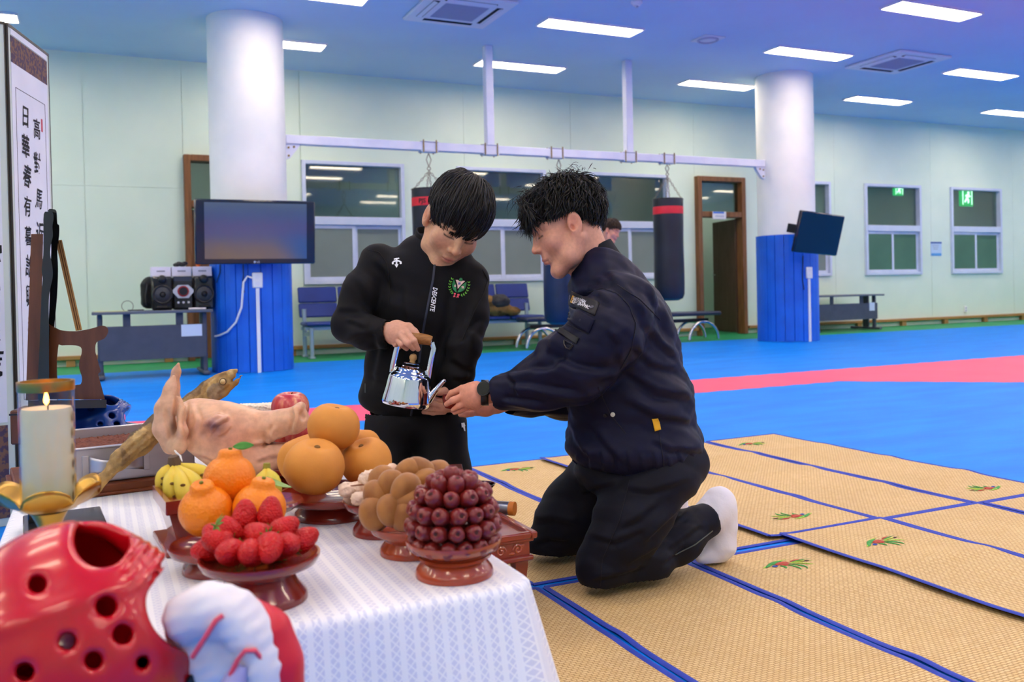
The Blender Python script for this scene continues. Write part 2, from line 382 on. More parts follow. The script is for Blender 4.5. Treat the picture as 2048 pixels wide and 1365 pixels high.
# back wall: panels with recessed joints around the openings
WINS = [(2.51, 3.93), (4.72, 6.15), (6.91, 8.35), (10.36, 11.78), (12.60, 14.01), (14.81, 16.23), (17.02, 18.44)]
WZ0, WZ1 = .94, 2.60
DOORS = [(1.03, 1.99), (8.88, 9.85)]; DZ = 2.60
opens = [(a, b, WZ0, WZ1) for a, b in WINS]+[(a, b, 0, DZ) for a, b in DOORS]
wb = MB()
edges = sorted({XL, XR, *[o[0] for o in opens], *[o[1] for o in opens]})
for a, b in zip(edges, edges[1:]):
    o = [q for q in opens if q[0] <= a+1e-6 and q[1] >= b-1e-6]
    for z0, z1 in ([(0, CZ)] if not o else [(0, o[0][2]), (o[0][3], CZ)]):
        if z1-z0 > .01: wb.box(((a+b)/2, WY+.075, (z0+z1)/2), (b-a+.001, .11, z1-z0))
wall_o = struct(wb, 'wall_back', M_wall, smooth=False)
seams = [XL, -2.7, -.1, 1.03, 2.5, 4.85, 6.6, 8.88, 10.2, 11.9, 14.3, 16.6, XR]
for a, b in zip(seams, seams[1:]):
    zs = [0, 2.18, CZ] if b <= 1.1 else [0, CZ]
    for z0, z1 in zip(zs, zs[1:]):
        cuts = sorted({a, b, *[min(max(v, a), b) for o in opens for v in o[:2]]}); pn = MB()
        for c0, c1 in zip(cuts, cuts[1:]):
            o = [q for q in opens if q[0] <= c0+1e-6 and q[1] >= c1-1e-6 and q[2] < z1 and q[3] > z0]
            seg = [(z0, z1)] if not o else [s for s in ((z0, min(max(o[0][2], z0), z1)), (min(max(o[0][3], z0), z1), z1)) if s[1]-s[0] > .01]
            for s0, s1 in seg:
                x0 = c0+(.002 if c0 == a else 0); x1 = c1-(.002 if c1 == b else 0)
                if x1-x0 > .01: pn.box(((x0+x1)/2, WY+.01, (s0+s1)/2), (x1-x0, .02, s1-s0-.003))
        pn.build('wall_panel', M_wall, wall_o, smooth=False)
# corridor behind
struct(MB().box(((XL+XR)/2, 14.25, 1.5), (XR-XL, .1, 3.2)), 'wall_corridor', mat('corridor_wall', '#c3c9bd', .8, color2='#b8bfb2', nscale=1.), smooth=False)
struct(MB().box(((XL+XR)/2, 13.2, 3.02), (XR-XL, 2.1, .1)), 'ceiling_corridor', mat('corridor_ceiling', '#6e7884', .8, color2='#66707c', nscale=2.), smooth=False)
for i in range(7):  # unseen panels added to brighten the windows and the open doorway
    t = thing('corridor_fill_light', 'unseen fill panel added on the corridor ceiling behind the windows', 'ceiling light', (-2+3.2*i, 13.3, 2.97), group='added corridor fill panels')
    MB().box((0, 0, -.012), (.6, .3, .024)).build('light_frame', M_white, t, smooth=False); MB().box((0, 0, -.026), (.56, .26, .006)).build('diffuser', mat('corridor_fill_diffuser', '#ffffff', .5, emit='#e8f4ea', estr=16.), t, smooth=False)
bb = MB()
for a, b in [(XL, 1.0), (2.02, 8.85), (9.88, XR)]:
    bb.box(((a+b)/2, WY-.045, .105), (b-a, .09, .05), bev=.008)
    n = int((b-a)/1.1)+1
    for i in range(n): bb.box((a+.3+i*1.1, WY-.045, .04), (.1, .06, .078))
struct(bb, 'baseboard_back', mat('baseboard_wood', '#b0834c', .5, color2='#9c7040', nscale=6, stretch=(.6, 6, 6)))

def window(i, a, b, green=False):
    t = thing('window_%d' % i, None, None, ((a+b)/2, WY, 0), kind='structure'); W = b-a; fr = MB()
    f = .05; y = .02
    zm = 1.795
    for x in (-W/2+f/2, W/2-f/2): fr.box((x, y, (WZ0+WZ1)/2), (f, .13, WZ1-WZ0), bev=.004)
    for z in (WZ0+f/2, WZ1-f/2): fr.box((0, y, z), (W-2*f, .13, f), bev=.004)
    fr.box((0, y, zm), (W-2*f, .13, .11), bev=.004)
    fr.build('window_frame', M_alu, t)
    MB().box((0, .05, (zm+.055+WZ1-f)/2), (W-2*f, .006, WZ1-f-zm-.055)).build('pane', M_glass, t, smooth=False)
    for k, s in enumerate((-1, 1)):
        sa = MB(); cx = s*(W/2-f)/2; w2 = (W/2-f)+.02; zb, zt = WZ0+f, zm-.055; yy = .0+.03*k
        for x in (cx-w2/2+.025, cx+w2/2-.025): sa.box((x, yy, (zb+zt)/2), (.05, .028, zt-zb), bev=.003)
        for z in (zb+.025, zt-.025): sa.box((cx, yy, z), (w2-.1, .028, .05), bev=.003)
        so = sa.build('sash', M_alu, t)
        MB().box((cx, yy, (zb+zt)/2), (w2-.1, .008, zt-zb-.1)).build('frosted_pane', M_frostg if green else M_frost, so, smooth=False)
    return t
for i, (a, b) in enumerate(WINS): window(i+1, a, b, i >= 4)

def doorway(n, a, b, leaf_open):
    t = thing('door_%d' % n, None, None, ((a+b)/2, WY, 0), kind='structure'); W = b-a; f = .08; ca = MB()
    for x in (-W/2+f/2, W/2-f/2): ca.box((x, .0, DZ/2), (f, .2, DZ), bev=.006)
    ca.box((0, 0, DZ-f/2), (W-2*f, .2, f), bev=.006); ca.box((0, 0, 1.98), (W-2*f, .18, .09), bev=.006)
    ca.build('door_frame', M_wood, t)
    MB().box((0, .02, (2.025+DZ-f)/2), (W-2*f, .006, DZ-f-2.025)).build('transom_pane', M_glass, t, smooth=False)
    lw = W-2*f-.01; hinge = np.array((W/2-f-.03, .06, 0.)); ang = radians(-100) if leaf_open else 0.
    R = rotm(0, 0, ang); lf = MB().box((-lw/2, .02, .97), (lw, .04, 1.9), bev=.004).xf(R, hinge); lo = lf.build('door_leaf', M_woodd if leaf_open else M_wood, t)
    hd = MB().cyl((-lw+.08, -.05, 1.0), (-lw+.08, .09, 1.0), .012, 8).cyl((-lw+.08, -.05, 1.), (-lw+.2, -.05, 1.), .01, 8).xf(R, hinge); hd.build('door_handle', mat('steel', '#c9ccd0', .25, 1.), lo)
    return t
doorway(1, *DOORS[0], False); d2 = doorway(2, *DOORS[1], True)

# ------------------------------------------------------------------ ceiling fittings
M_fit = mat('fitting_white', '#e3e6ef', .45)
def panel_light(x, y, lab, visible):
    t = thing('ceiling_light', lab, 'ceiling light', (x, y, CZ), group='long ceiling light panels')
    fr = MB(); W, D = 1.25, .32
    for s in (-1, 1): fr.box((0, s*(D/2-.008), -.012), (W, .016, .024)); fr.box((s*(W/2-.008), 0, -.012), (.016, D-.032, .024))
    fr.build('light_frame', M_fit, t, smooth=False)
    MB().box((0, 0, -.008), (W-.032, D-.032, .012)).build('diffuser', M_emit, t, smooth=False)
gx = [1.94+3.235*k for k in range(-2, 6)]; gy = [10.75-1.876*j for j in range(9)]
rown = ['row nearest the back wall', 'second row from the back wall', 'third row from the back wall']
vis = {(0, 2): 'behind the left column', (0, 3): 'behind the hanger post', (0, 4): 'left of the right column top', (0, 5): 'right of the right column top', (0, 6): 'at the right edge',
       (1, 2): 'above the left column', (1, 3): 'right of the left air conditioner', (1, 4): 'beside the round ceiling speaker', (1, 5): 'right of the far air conditioner', (2, 4): 'above the right column', (1, 1): 'above the folding screen'}
for j, y in enumerate(gy):
    for i, x in enumerate(gx):
        lab = 'long ceiling light panel over the hall beyond the picture edge'
        if (j, i) in vis: lab = 'long ceiling light %s, %s' % (vis[j, i], rown[min(j, 2)])
        panel_light(x, y, lab, (j, i) in vis)
def aircon(x, y, lab):
    t = thing('ceiling_air_conditioner', lab, 'air conditioner', (x, y, CZ), group='ceiling cassette air conditioners')
    MB().box((0, 0, -.018), (.95, .95, .036), bev=.012).build('housing', M_fit, t)
    gr = MB(); n = 14; gr.box((0, 0, -.037), (.48, .48, .006))
    go = gr.build('intake_grille', mat('grille_grey', '#a9b0c6', .6), t, smooth=False)
    sl = MB()
    for k in range(n): sl.box((0, -.22+.44*k/(n-1), -.042), (.46, .012, .006))
    sl.build('grille_slats', mat('grille_grey', '#a9b0c6', .6), go, smooth=False)
    for k in range(4):
        R = rotm(0, 0, k*pi/2)
        MB().box((0, .35, -.037), (.56, .07, .004)).xf(R).build('vent_slot', mat('slot_black', '#20242c', .7), t, smooth=False)
        MB().box((0, .36, -.045), (.54, .045, .005), R=rotm(.35, 0, 0)).xf(R).build('vent_flap', M_fit, t, smooth=False)
aircon(3.55, 8.83, 'white square ceiling air conditioner at the top above the hanger beam'); aircon(9.88, 8.79, 'white square ceiling air conditioner near the right column')
t = thing('ceiling_speaker', 'round ceiling speaker on a square plate left of the right column', 'ceiling speaker', (6.76, 8.81, CZ))
MB().box((0, 0, -.008), (.3, .3, .016), bev=.004).build('plate', M_fit, t)
MB().torus((0, 0, -.02), .115, .014, n=32).build('ring', mat('grille_grey'), t); MB().lathe([(.1, -.016), (.07, -.026), (0.001, -.03)], n=28).build('grille', M_fit, t)
t = thing('smoke_detector', 'small white round smoke detector at the top edge of the ceiling', 'smoke detector', (5.18, 7.93, CZ))
MB().lathe([(.06, 0), (.06, -.02), (.045, -.03), (.04, -.045), (.001, -.05)], n=24).build('detector_body', M_fit, t); MB().lathe([(.018, -.05), (.016, -.062), (.001, -.065)], n=14).build('sensor', mat('grille_grey'), t)

# ------------------------------------------------------------------ columns, padded below
M_pad = mat('blue_pad', '#0d6ae2', .45, color2='#0b60d4', nscale=3., bump=.1, bscale=40)
def column(n, x, y, ztop):
    c = struct(MB().cyl((x, y, 0), (x, y, CZ), .40, 64), 'trim_%d' % n, M_col); c['label'] = 'round white column'
    t = thing('column_padding', 'blue vertical pads wrapped round the foot of the %s white column' % ('left' if n == 1 else 'right'), 'padding', (x, y, 0), group='padding on the columns')
    N = 21
    for k in range(N):
        a0, a1 = 2*pi*k/N+.004, 2*pi*(k+1)/N-.004; m_ = MB(); v = []; R1, R0 = .428, .402
        for z in (.004, ztop):
            for r in (R0, R1-.004): v += [(r*cos(a0), r*sin(a0), z), (r*cos(a1), r*sin(a1), z)]
        am = (a0+a1)/2
        out = [(R1*cos(a0+.01), R1*sin(a0+.01)), (R1*1.004*cos(am), R1*1.004*sin(am)), (R1*cos(a1-.01), R1*sin(a1-.01))]
        prof = [(R0*cos(a0), R0*sin(a0)), ((R1-.008)*cos(a0), (R1-.008)*sin(a0)), *out, ((R1-.008)*cos(a1), (R1-.008)*sin(a1)), (R0*cos(a1), R0*sin(a1))]
        m_.poly([(p[0], p[1], .004) for p in prof], ztop); m_.build('pad', M_pad, t, smooth=False)
    return t
column(1, 1.53, 10.04, 1.50); column(2, 9.03, 10.04, 1.50)
# ================================================================== things at the back of the hall
M_steelw = mat('painted_steel', '#dfe3f4', .4, color2='#d2d7ee', nscale=4.)
M_zinc = mat('zinc', '#8d8a80', .4, .8); M_bolt = mat('bolt_brass', '#8a7648', .4, .8)
M_black = mat('black_plastic', '#15171d', .35); M_chrome = mat('chrome', '#d8dadd', .12, 1.)
BY = 10.04
# hanger beam between the columns
zbL, zbR = onY(568, 274, BY)[2], onY(1540, 333, BY)[2]; BZ = (zbL+zbR)/2
t = thing('bag_hanger_beam', 'white steel hanger beam bolted between the two columns', 'beam', (5.28, BY, BZ))
bx0, bx1 = 1.53+.40-5.28, 9.03-.40-5.28
MB().box((0, 0, 0), (bx1-bx0, .10, .10), bev=.006).build('beam', M_steelw, t)
for s, bx in ((1, bx0), (-1, bx1)):
    b = MB().poly([(bx, -.03, -.05), (bx+s*.16, -.03, -.05), (bx+s*.13, -.03, -.10), (bx+s*.05, -.03, -.20), (bx, -.03, -.22)], .06, (0, 1, 0)); bo = b.build('end_bracket', M_steelw, t, smooth=False)
    q = MB()
    for dx, dz in ((.03, -.09), (.09, -.08), (.03, -.18)): q.cyl((bx+s*dx, -.03, dz), (bx+s*dx, -.04, dz), .012, 8)
    q.build('bolts', M_bolt, bo)
posts = [onY(979, 290, BY)[0]-5.28, onY(1257, 300, BY)[0]-5.28]
for pxx in posts: MB().box((pxx, 0, (CZ-BZ)/2+.026), (.10, .10, CZ-BZ-.05), bev=.006).build('hanger_post', M_steelw, t)
bagx = [onY(857, 300, BY)[0], onY(1110, 300, BY)[0], onY(1334, 320, BY)[0]]
for xx in posts+[b-5.28 for b in bagx]:
    c = MB().box((xx, 0, -.058), (.22, .12, .012), bev=.003).box((xx, 0, .056), (.22, .12, .008), bev=.003)
    co = c.build('clamp_plate', M_steelw, t); r = MB()
    for dx in (-.08, .08):
        for dy in (-.058, .058): r.cyl((xx+dx, dy, -.075), (xx+dx, dy, .075), .008, 8)
    r.build('clamp_bolts', M_bolt, co)
# punching bags
M_bag = mat('bag_vinyl', '#171b28', .38, color2='#1e2434', nscale=3., bump=.25, bscale=6, bdist=.01); M_bagb = mat('bag_vinyl_blue', '#15294a', .38, color2='#1b315a', nscale=3., bump=.25, bscale=6, bdist=.01)
M_tape = mat('red_tape', '#e0283c', .5, color2='#d02034', nscale=6.)
def link_mesh(r=.018, w_=.0035):
    return MB().torus((0, 0, 0), r, w_, axis=(1, 0, 0), n=14, m=5, ell=(.62, 1.25))
def chain(mb, a, b, r=.018, wire=.004):
    a, b = np.array(a, float), np.array(b, float); L = np.linalg.norm(b-a); n = max(3, int(L/(r*1.9))); u, w_, ax = basis(b-a)
    for i in range(n):
        p = a+(b-a)*(i+.5)/n; nn = u if i % 2 else w_; side = np.cross(ax, nn)
        pts = [p+ax*r*1.15*cos(2*pi*k/12)+side*r*.6*sin(2*pi*k/12) for k in range(13)]; mb.tube(pts, wire, 5, caps=False, hint=nn)
def bag(x, ztop, zbot, r, lab, m, tape, initials=False):
    t = thing('punching_bag', lab, 'punching bag', (x, BY, zbot), group='punching bags on the hanger beam'); H = ztop-zbot; n = 28
    prof = [(.001, 0), (r*.6, .004), (r*.88, .03), (r*.99, .09)]+[(r*(1+.012*sin(7*i)), .09+(H-.13)*i/12) for i in range(1, 13)]+[(r*1.01, H-.02), (r*.98, H), (r*.9, H-.006), (.001, H-.02)]
    MB().lathe(prof, n=40).build('bag_body', m, t)
    MB().torus((0, 0, H-.008), r*1.0, .008, n=40, m=6).build('top_rim', M_black, t)
    if tape:
        to = MB().lathe([(r*1.013, H-.21), (r*1.018, H-.205), (r*1.018, H-.115), (r*1.013, H-.11)], n=40, close=False).build('tape_band', M_tape, t)
        if initials:
            v, f = textmesh('PJS', .075, bold=.002); cam_a = atan2(-BY, -x); c0 = cam_a-.42
            w2 = np.array([(r*1.024*cos(c0+p[0]/r), r*1.024*sin(c0+p[0]/r), H-.16+p[1]) for p in v]); meshobj('lettering', w2, f, mat('ink_black', '#101014', .6), to)
    zc = BZ-.075-zbot; hub = np.array((0, 0, H+.30 if zc-H > .45 else (H+zc)/2)); cm = MB()
    for k in range(4):
        a = pi/4+k*pi/2+.3; chain(cm, hub, (r*.93*cos(a), r*.93*sin(a), H-.01))
    cm.build('suspension_chains', M_zinc, t)
    um = MB(); um.torus((0, 0, hub[2]+.03), .02, .006, axis=(0, 1, 0), n=16)
    if zc-hub[2] > .25: chain(um, hub+np.array((0, 0, .05)), (0, 0, zc), .022, .005)
    else: um.tube([(0, 0, hub[2]+.05), (.03, 0, (hub[2]+zc)/2+.03), (0, 0, zc)], .006, 6).tube([(0, 0, hub[2]+.05), (-.03, 0, (hub[2]+zc)/2+.03), (0, 0, zc)], .006, 6)
    um.build('swivel_hook', M_zinc, t)
r3 = (onY(1363, 500, BY)-onY(1309, 500, BY))[0]*.46
bag(bagx[0], onY(857, 378, BY)[2], .62, r3*1.05, 'black punching bag with lettered red band behind the standing lad', M_bag, True, True)
bag(bagx[1]+.05, onY(1110, 385, BY)[2], onY(1110, 650, BY)[2], r3*1.12, 'dark blue punching bag behind the man with the bent head', M_bagb, False)
bag(bagx[2], onY(1334, 398, BY)[2], onY(1340, 602, BY)[2], r3, 'black punching bag with plain red band left of the open door', M_bag, True)

# televisions
def tv(name, c, R, W, H, lab, brand):
    t = thing(name, lab, 'television', c, rot=Matrix(R.tolist()).to_euler(), group='televisions on the columns')
    bz = .05 if brand else .012
    MB().box((0, .03, 0), (W, .05, H), bev=.012).build('casing', mat('tv_casing', '#10182c', .25, coat=.6), t)
    so = MB().box((0, .003, .012 if brand else 0), (W-2*(bz*1.8 if brand else bz), .006, H-(.085 if brand else 2*bz))).build('screen', mat('tv_screen', '#04070c', .12, spec=.8, ior=2.4) if brand else mat('tv_screen_dark', '#04050a', .15, spec=.5, ior=1.6), t, smooth=False)
    MB().box((0, .09, 0), (.4, .09, .3), bev=.01).box((0, .28 if not brand else .2, 0), (.12, .46 if not brand else .3, .12)).build('wall_mount', M_black, t)
    if brand:
        v, f = textmesh('LG', .026, bold=.0006); meshobj('logo', np.stack([v[:, 0], v[:, 0]*0-.0005, v[:, 1]-H/2+.022], 1)+np.array((.012, 0, 0)), f, mat('logo_silver', '#cfd4dc', .3, .6), t)
        MB().cyl((-.022, .004, -H/2+.022), (-.022, -.001, -H/2+.022), .011, 16).build('logo_disc', mat('logo_silver'), t)
a_, b_ = onY(388, 398, 9.42), onY(632, 528, 9.42)
tv('television', ((a_+b_)/2), rotm(.105, 0, 0), b_[0]-a_[0], a_[2]-b_[2], 'wide dark television mounted on the left column', True)
c_ = at(1640, 468, 11.9); Rr = rotm(0, 0, radians(-70)) @ rotm(radians(14), 0, 0)
tv('television', c_, rotm(0, 0, radians(8)) @ rotm(radians(13), radians(3.5), 0), .88, .55, 'tilted dark television mounted on the right column', False)

# outlets, conduit and cable on the pads
def conduit(n, cx, cy, pxl, ybox, lab):
    P = on(pxl, ybox+190 if n == 1 else ybox+140, 0.0); a = atan2(-cy+0, -cx)       # towards the camera
    base = at(pxl, 640, 9.5 if n == 1 else 12.5); a = atan2(base[1]-cy, base[0]-cx); ux, uy = cos(a), sin(a)
    rx = cx+.437*ux; ry = cy+.437*uy; z0 = onY(pxl, ybox, ry)[2]
    t = thing('power_outlet', lab, 'outlet', (rx, ry, 0), a+pi/2, group='outlets with a conduit on the columns')
    MB().box((0, 0, z0/2-.04), (.035, .018, z0-.08)).build('conduit', M_white, t, smooth=False)
    MB().box((0, -.006, z0), (.105, .03, .16), bev=.008).build('outlet_plate', M_white, t)
    for dz in (.035, -.035): MB().cyl((0, -.02, z0+dz), (0, -.024, z0+dz), .024, 18).build('socket', M_fit, t)
    return t, (rx, ry, z0)
o1, p1 = conduit(1, 1.53, 10.04, 512, 561, 'white outlet box with a conduit strip on the left blue column')
o2, p2 = conduit(2, 9.03, 10.04, 1621, 546, 'white outlet box with a conduit strip on the right blue column')
def oncol(x, y, cx, cy, r=.445):
    d = ray(x, y); a = d[0]**2+d[1]**2; b = -2*(d[0]*cx+d[1]*cy); c = cx*cx+cy*cy-r*r; q = b*b-4*a*c; t_ = (-b-sqrt(max(q, 0)))/(2*a); return CAM+d*t_
C1, C2 = (1.53, 10.04), (9.03, 10.04)
cb = [oncol(x, y, *C1, .455) for x, y in ((506, 557), (495, 553), (487, 565), (485, 590), (483, 615), (472, 645), (455, 664), (440, 671), (430, 673))]
setp(MB().tube(cb, .011, 8).build('power_cable', M_white), 'white cable looping from the column outlet down to the desk', 'cable')
cb = [oncol(x, y, *C1, .44) for x, y in ((486, 529), (487, 550), (484, 575), (489, 585))]
setp(MB().tube(cb, .005, 6).build('hanging_lead', M_black), 'thin black lead hanging below the left television', 'cable')
cb = [oncol(x, y, *C1, .44) for x, y in ((440, 530), (440, 545), (436, 556), (433, 566))]
setp(MB().tube(cb, .005, 6).build('hanging_lead', M_black), 'short black lead curving behind the speakers', 'cable')
cb = [oncol(x, y, *C2, .44) for x, y in ((1606, 512), (1605, 560), (1608, 580), (1607, 575))]
setp(MB().tube(cb, .006, 6).build('hanging_lead', M_black), 'black lead hanging below the right television', 'cable')

# desks
M_desk = mat('desk_grey', '#4b5262', .5, color2='#454c5b', nscale=10.); M_desktop = mat('desk_top', '#5b6474', .35)
def desk(x0, x1, y, h_, lab, gap=.12):
    W = x1-x0; t = thing('desk', lab, 'desk', ((x0+x1)/2, y, 0), group='grey office desks')
    MB().box((0, .3, h_-.014), (W, .7, .028), bev=.006).build('desk_top', M_desktop, t)
    MB().box((0, .06, (h_-.028-gap+.19)/2), (W-.12, .018, h_-.028-gap-.19), bev=.002).build('modesty_panel', M_desk, t)
    for xx in (-W*.22, W*.22): MB().box((xx, .06, h_-.028-gap/2), (.07, .018, gap), bev=.002).build('panel_bracket', M_desk, t)
    for s in (-1, 1):
        lg = MB().box((s*(W/2-.07), .3, h_/2-.0), (.05, .12, h_-.06), bev=.01).box((s*(W/2-.07), .12, h_/2), (.05, .06, h_-.06), bev=.01)
        lo = lg.build('leg', M_desk, t); MB().box((s*(W/2-.07), .3, .03), (.07, .66, .04), bev=.012).build('foot', M_desk, lo)
    return t
dl0, dl1 = onY(183, 625, 9.65)[0], onY(424, 625, 9.65)[0]
DH = onY(300, 622, 9.65)[2]
SY = 9.84
desk(dl0, dl1, 9.62, DH, 'grey desk carrying the speakers left of the column')
MB_ = MB().box((dl1-.2-(dl0+dl1)/2, .048, DH-.21), (.2, .004, .12)); dlo = [o for o in COL.objects if o.name == 'desk'][0]; MB_.build('asset_label', mat('paper_blue', '#cfe0f4', .7), dlo, smooth=False)
dr1 = onY(1760, 588, 11.2)[0]; DH2 = onY(1700, 590, 11.15)[2]
desk(dr1-1.5, dr1, 11.15, DH2, 'grey desk standing behind the right column')
dro = [o for o in COL.objects if o.name.startswith('desk')][-1]
dro = [o for o in COL.objects if o.get('label') == 'grey desk standing behind the right column'][0]
MB().box((.56, .048, DH2-.21), (.12, .004, .14)).build('asset_label', mat('paper_blue'), dro, smooth=False)

# audio set on the left desk
M_spk = mat('speaker_black', '#11141b', .22, coat=.5)
def box_speaker(x, lab, deck):
    t = thing('stereo_deck' if deck else 'stereo_speaker', lab, 'stereo', (x, SY, DH), group=None if deck else 'black stereo speakers')
    w_ = .205; h_ = .345
    MB().box((0, .1, h_/2), (w_, .24, h_), bev=.02).build('cabinet', M_spk, t)
    if deck:
        MB().poly([(-.1, -.026, .18), (-.05, -.026, .12), (.05, -.026, .12), (.1, -.026, .18), (.1, -.026, .205), (.05, -.026, .255), (-.05, -.026, .255), (-.1, -.026, .205)], .008, (0, 1, 0)).build('silver_face', mat('silver_face', '#c8ccd4', .3, .5), t, smooth=False)
        MB().cyl((0, -.04, .19), (0, -.02, .19), .056, 28).build('volume_ring', mat('red_ring', '#a01826', .3), t); MB().cyl((0, -.05, .19), (0, -.02, .19), .042, 28).build('volume_knob', M_black, t)
        MB().box((0, -.024, .32), (.17, .006, .05)).build('display', mat('display_grey', '#39404e', .15), t, smooth=False)
        for k in range(3): MB().cyl((-.05+.05*k, -.024, .075), (-.05+.05*k, -.03, .075), .012, 12).build('button', mat('silver_face'), t)
    else:
        co = MB().torus((0, -.022, .16), .088, .014, axis=(0, 1, 0), n=30).build('woofer_surround', M_black, t)
        MB().lathe([(.085, 0), (.06, .02), (.03, .03)], n=28, R=rotm(pi/2, 0, 0), c=(0, -.022, .16), close=False).build('woofer_cone', mat('cone_grey', '#31363f', .5), t)
        MB().lathe([(.055, 0), (.035, .014)], n=28, R=rotm(pi/2, 0, 0), c=(0, -.036, .16), close=False).build('cone_ring', mat('cone_silver', '#b4bccb', .3, .5), t)
        MB().sphere((0, -.03, .16), (.03, .02, .03)).build('dust_cap', M_black, t)
        MB().sphere((0, -.02, .315), (.045, .03, .045)).build('tweeter', M_black, t)
        MB().box((0, -.03, .03), (.12, .04, .03), bev=.012).build('bass_port', M_black, t)
xs = [onY(c, 600, SY)[0] for c in (325, 366.5, 408)]
box_speaker(xs[0], 'black stereo speaker at the left of the stereo deck', False); box_speaker(xs[1], 'black stereo deck with a red ringed volume knob', True); box_speaker(xs[2], 'black stereo speaker beside the blue column', False)
M_card = mat('white_card', '#e9e6f0', .6)
for k, (x, lab) in enumerate(zip(xs, ('white carton on the left stereo speaker', 'white carton on the stereo deck', 'white carton on the right stereo speaker'))):
    t = thing('carton', lab, 'box', (x-.008, SY+.1, DH+.345), group='white cartons on the stereo')
    MB().box((0, 0, .05), (.19, .16, .1), bev=.003).build('carton_body', M_card, t); MB().box((0, -.0815, .055), (.08, .002, .014)).build('print', mat('print_grey', '#8d8d9a', .6), t, smooth=False)
t = thing('tangled_gloves', 'small black bundle on the middle white carton', 'gloves', (xs[1]+.02, SY+.1, DH+.445)); bm_ = MB()
for k in range(9): bm_.sphere((random.uniform(-.08, .08), random.uniform(-.04, .04), .02+random.uniform(-.003, .018)), (.03, .02, .02), 10, 6)
bm_.build('bundle', M_black, t)
t = thing('orange_ball', 'small orange ball on the right white carton', 'ball', (xs[2]-.04, SY+.1, DH+.445)); MB().sphere((0, 0, .024), .024).build('ball', mat('ball_orange', '#f2782a', .4, color2='#e86a20', nscale=20.), t); MB().torus((0, 0, .024), .0242, .0008, n=24, m=4).build('seam', mat('ball_seam', '#b04a10', .5), t)
v, f = surface(lambda P: smin(d_box(P, (0, 0, .17), (.10, .10, .155), rnd=.07), d_ell(P, (.02, 0, .3), (.09, .08, .06)), .04)+.006*vnoise(P, 30, 3), (-.2, -.2, -.01), (.2, .2, .42), .014)
t = thing('backpack', 'black bag slumped on the desk left of the speakers', 'bag', (onY(303, 600, 10.15)[0], SY+.35, DH)); meshobj('bag_body', v, f, mat('bag_black', '#0c0f14', .7), t)
MB().tube([(-.05, -.12, .05), (-.06, -.15, .15), (-.04, -.12, .27)], .008, 6).build('strap', M_black, t)
t = thing('coiled_lead', 'thin black lead coiled on the desk beside the bag', 'cable', (onY(255, 615, SY)[0], SY, DH))
MB().torus((0, 0, .05), .055, .003, axis=(.2, 1, .1), n=26, m=5).tube([(0, 0, .008), (.06, .01, .008), (.12, -.02, .008), (.15, .02, .008)], .006, 6).build('lead', M_black, t)
t = thing('paper_sheet', 'yellowish paper sheet lying on the left end of the desk', 'paper', (onY(222, 622, 9.75)[0], 9.78, DH)); MB().box((0, 0, .004), (.3, .2, .006)).build('sheet', mat('paper_yellow', '#cfd6a0', .7), t, smooth=False)
t = thing('remote_control', 'small pale remote lying on the desk before the speakers', 'remote', (xs[2]-.08, SY-.12, DH)); MB().box((0, 0, .009), (.17, .04, .018), bev=.004).build('remote_body', M_card, t); MB().box((-.03, 0, .0185), (.06, .02, .002)).build('buttons', mat('print_grey'), t, smooth=False)

# waiting benches
M_seat = mat('bench_vinyl', '#27408e', .45, color2='#233a84', nscale=5.); M_bsteel = mat('bench_steel', '#9fb4c6', .35, .3)
def bench(x0, y, nseat, lab):
    t = thing('waiting_bench', lab, 'bench', (x0, y, 0), group='blue waiting benches'); w_ = .525; W = w_*nseat
    for k in range(nseat):
        cx = w_*(k+.5)
        MB().box((cx, 0, .43), (w_-.02, .46, .05), bev=.018).build('seat', M_seat, t)
        R = rotm(radians(-14), 0, 0)
        for z, h_ in ((.60, .19), (.80, .21)):
            MB().box((0, 0, 0), (w_-.02, .04, h_), bev=.014).xf(R, (cx, .27+(z-.6)*.22, z)).build('backrest', M_seat, t)
    MB().box((W/2, -.12, .375), (W, .05, .04)).box((W/2, .12, .375), (W, .05, .04)).build('seat_rail', M_bsteel, t, smooth=False)
    for cx in (.07, W-.07):
        for yy, zt in ((-.18, .38), (.24, .62)):
            l = MB().cyl((cx, yy, .02), (cx, yy, zt), .028, 12); lo = l.build('leg', M_bsteel, t); MB().box((cx, yy, .012), (.08, .08, .024), bev=.006).build('foot', M_bsteel, lo)
        MB().box((cx, .03, .30), (.03, .42, .05)).build('leg_brace', M_bsteel, t, smooth=False)
bx_ = onY(603, 650, 11.5)[0]; bench(bx_, 11.42, 3, 'blue padded waiting bench beside the left blue column')
bxe = onY(1072, 650, 11.5)[0]; bench(bxe-.525*3, 11.42, 3, 'blue padded waiting bench carrying the fur hooded jacket')
def furry(P):
    d = d_ell(P, (0, 0, .11), (.19, .14, .12)); d = smin(d, d_ell(P, (.2, -.02, .06), (.13, .1, .065)), .03); d = smin(d, d_ell(P, (-.14, -.02, .2), (.08, .1, .09)), .05)
    return d+.01*vnoise(P, 70, 5)
v, f = surface(furry, (-.35, -.25, -.01), (.4, .25, .35), .016); jx = onY(990, 635, 11.4)
t = thing('fur_hood_jacket', 'rolled jacket with brown fur hood lying on the blue bench', 'jacket', (jx[0]-.02, 11.26, .456)); cc = np.tile(lin('#8a6838')[:3], (len(v), 1)); cc[vnoise(v.T, 22, 9) > .35] = lin('#5d4526')[:3]
meshobj('fur', v, f, mat('fur_brown', rough=.95, attr='tint', bump=.6, bscale=90, bdist=.01), t, colors=cc)
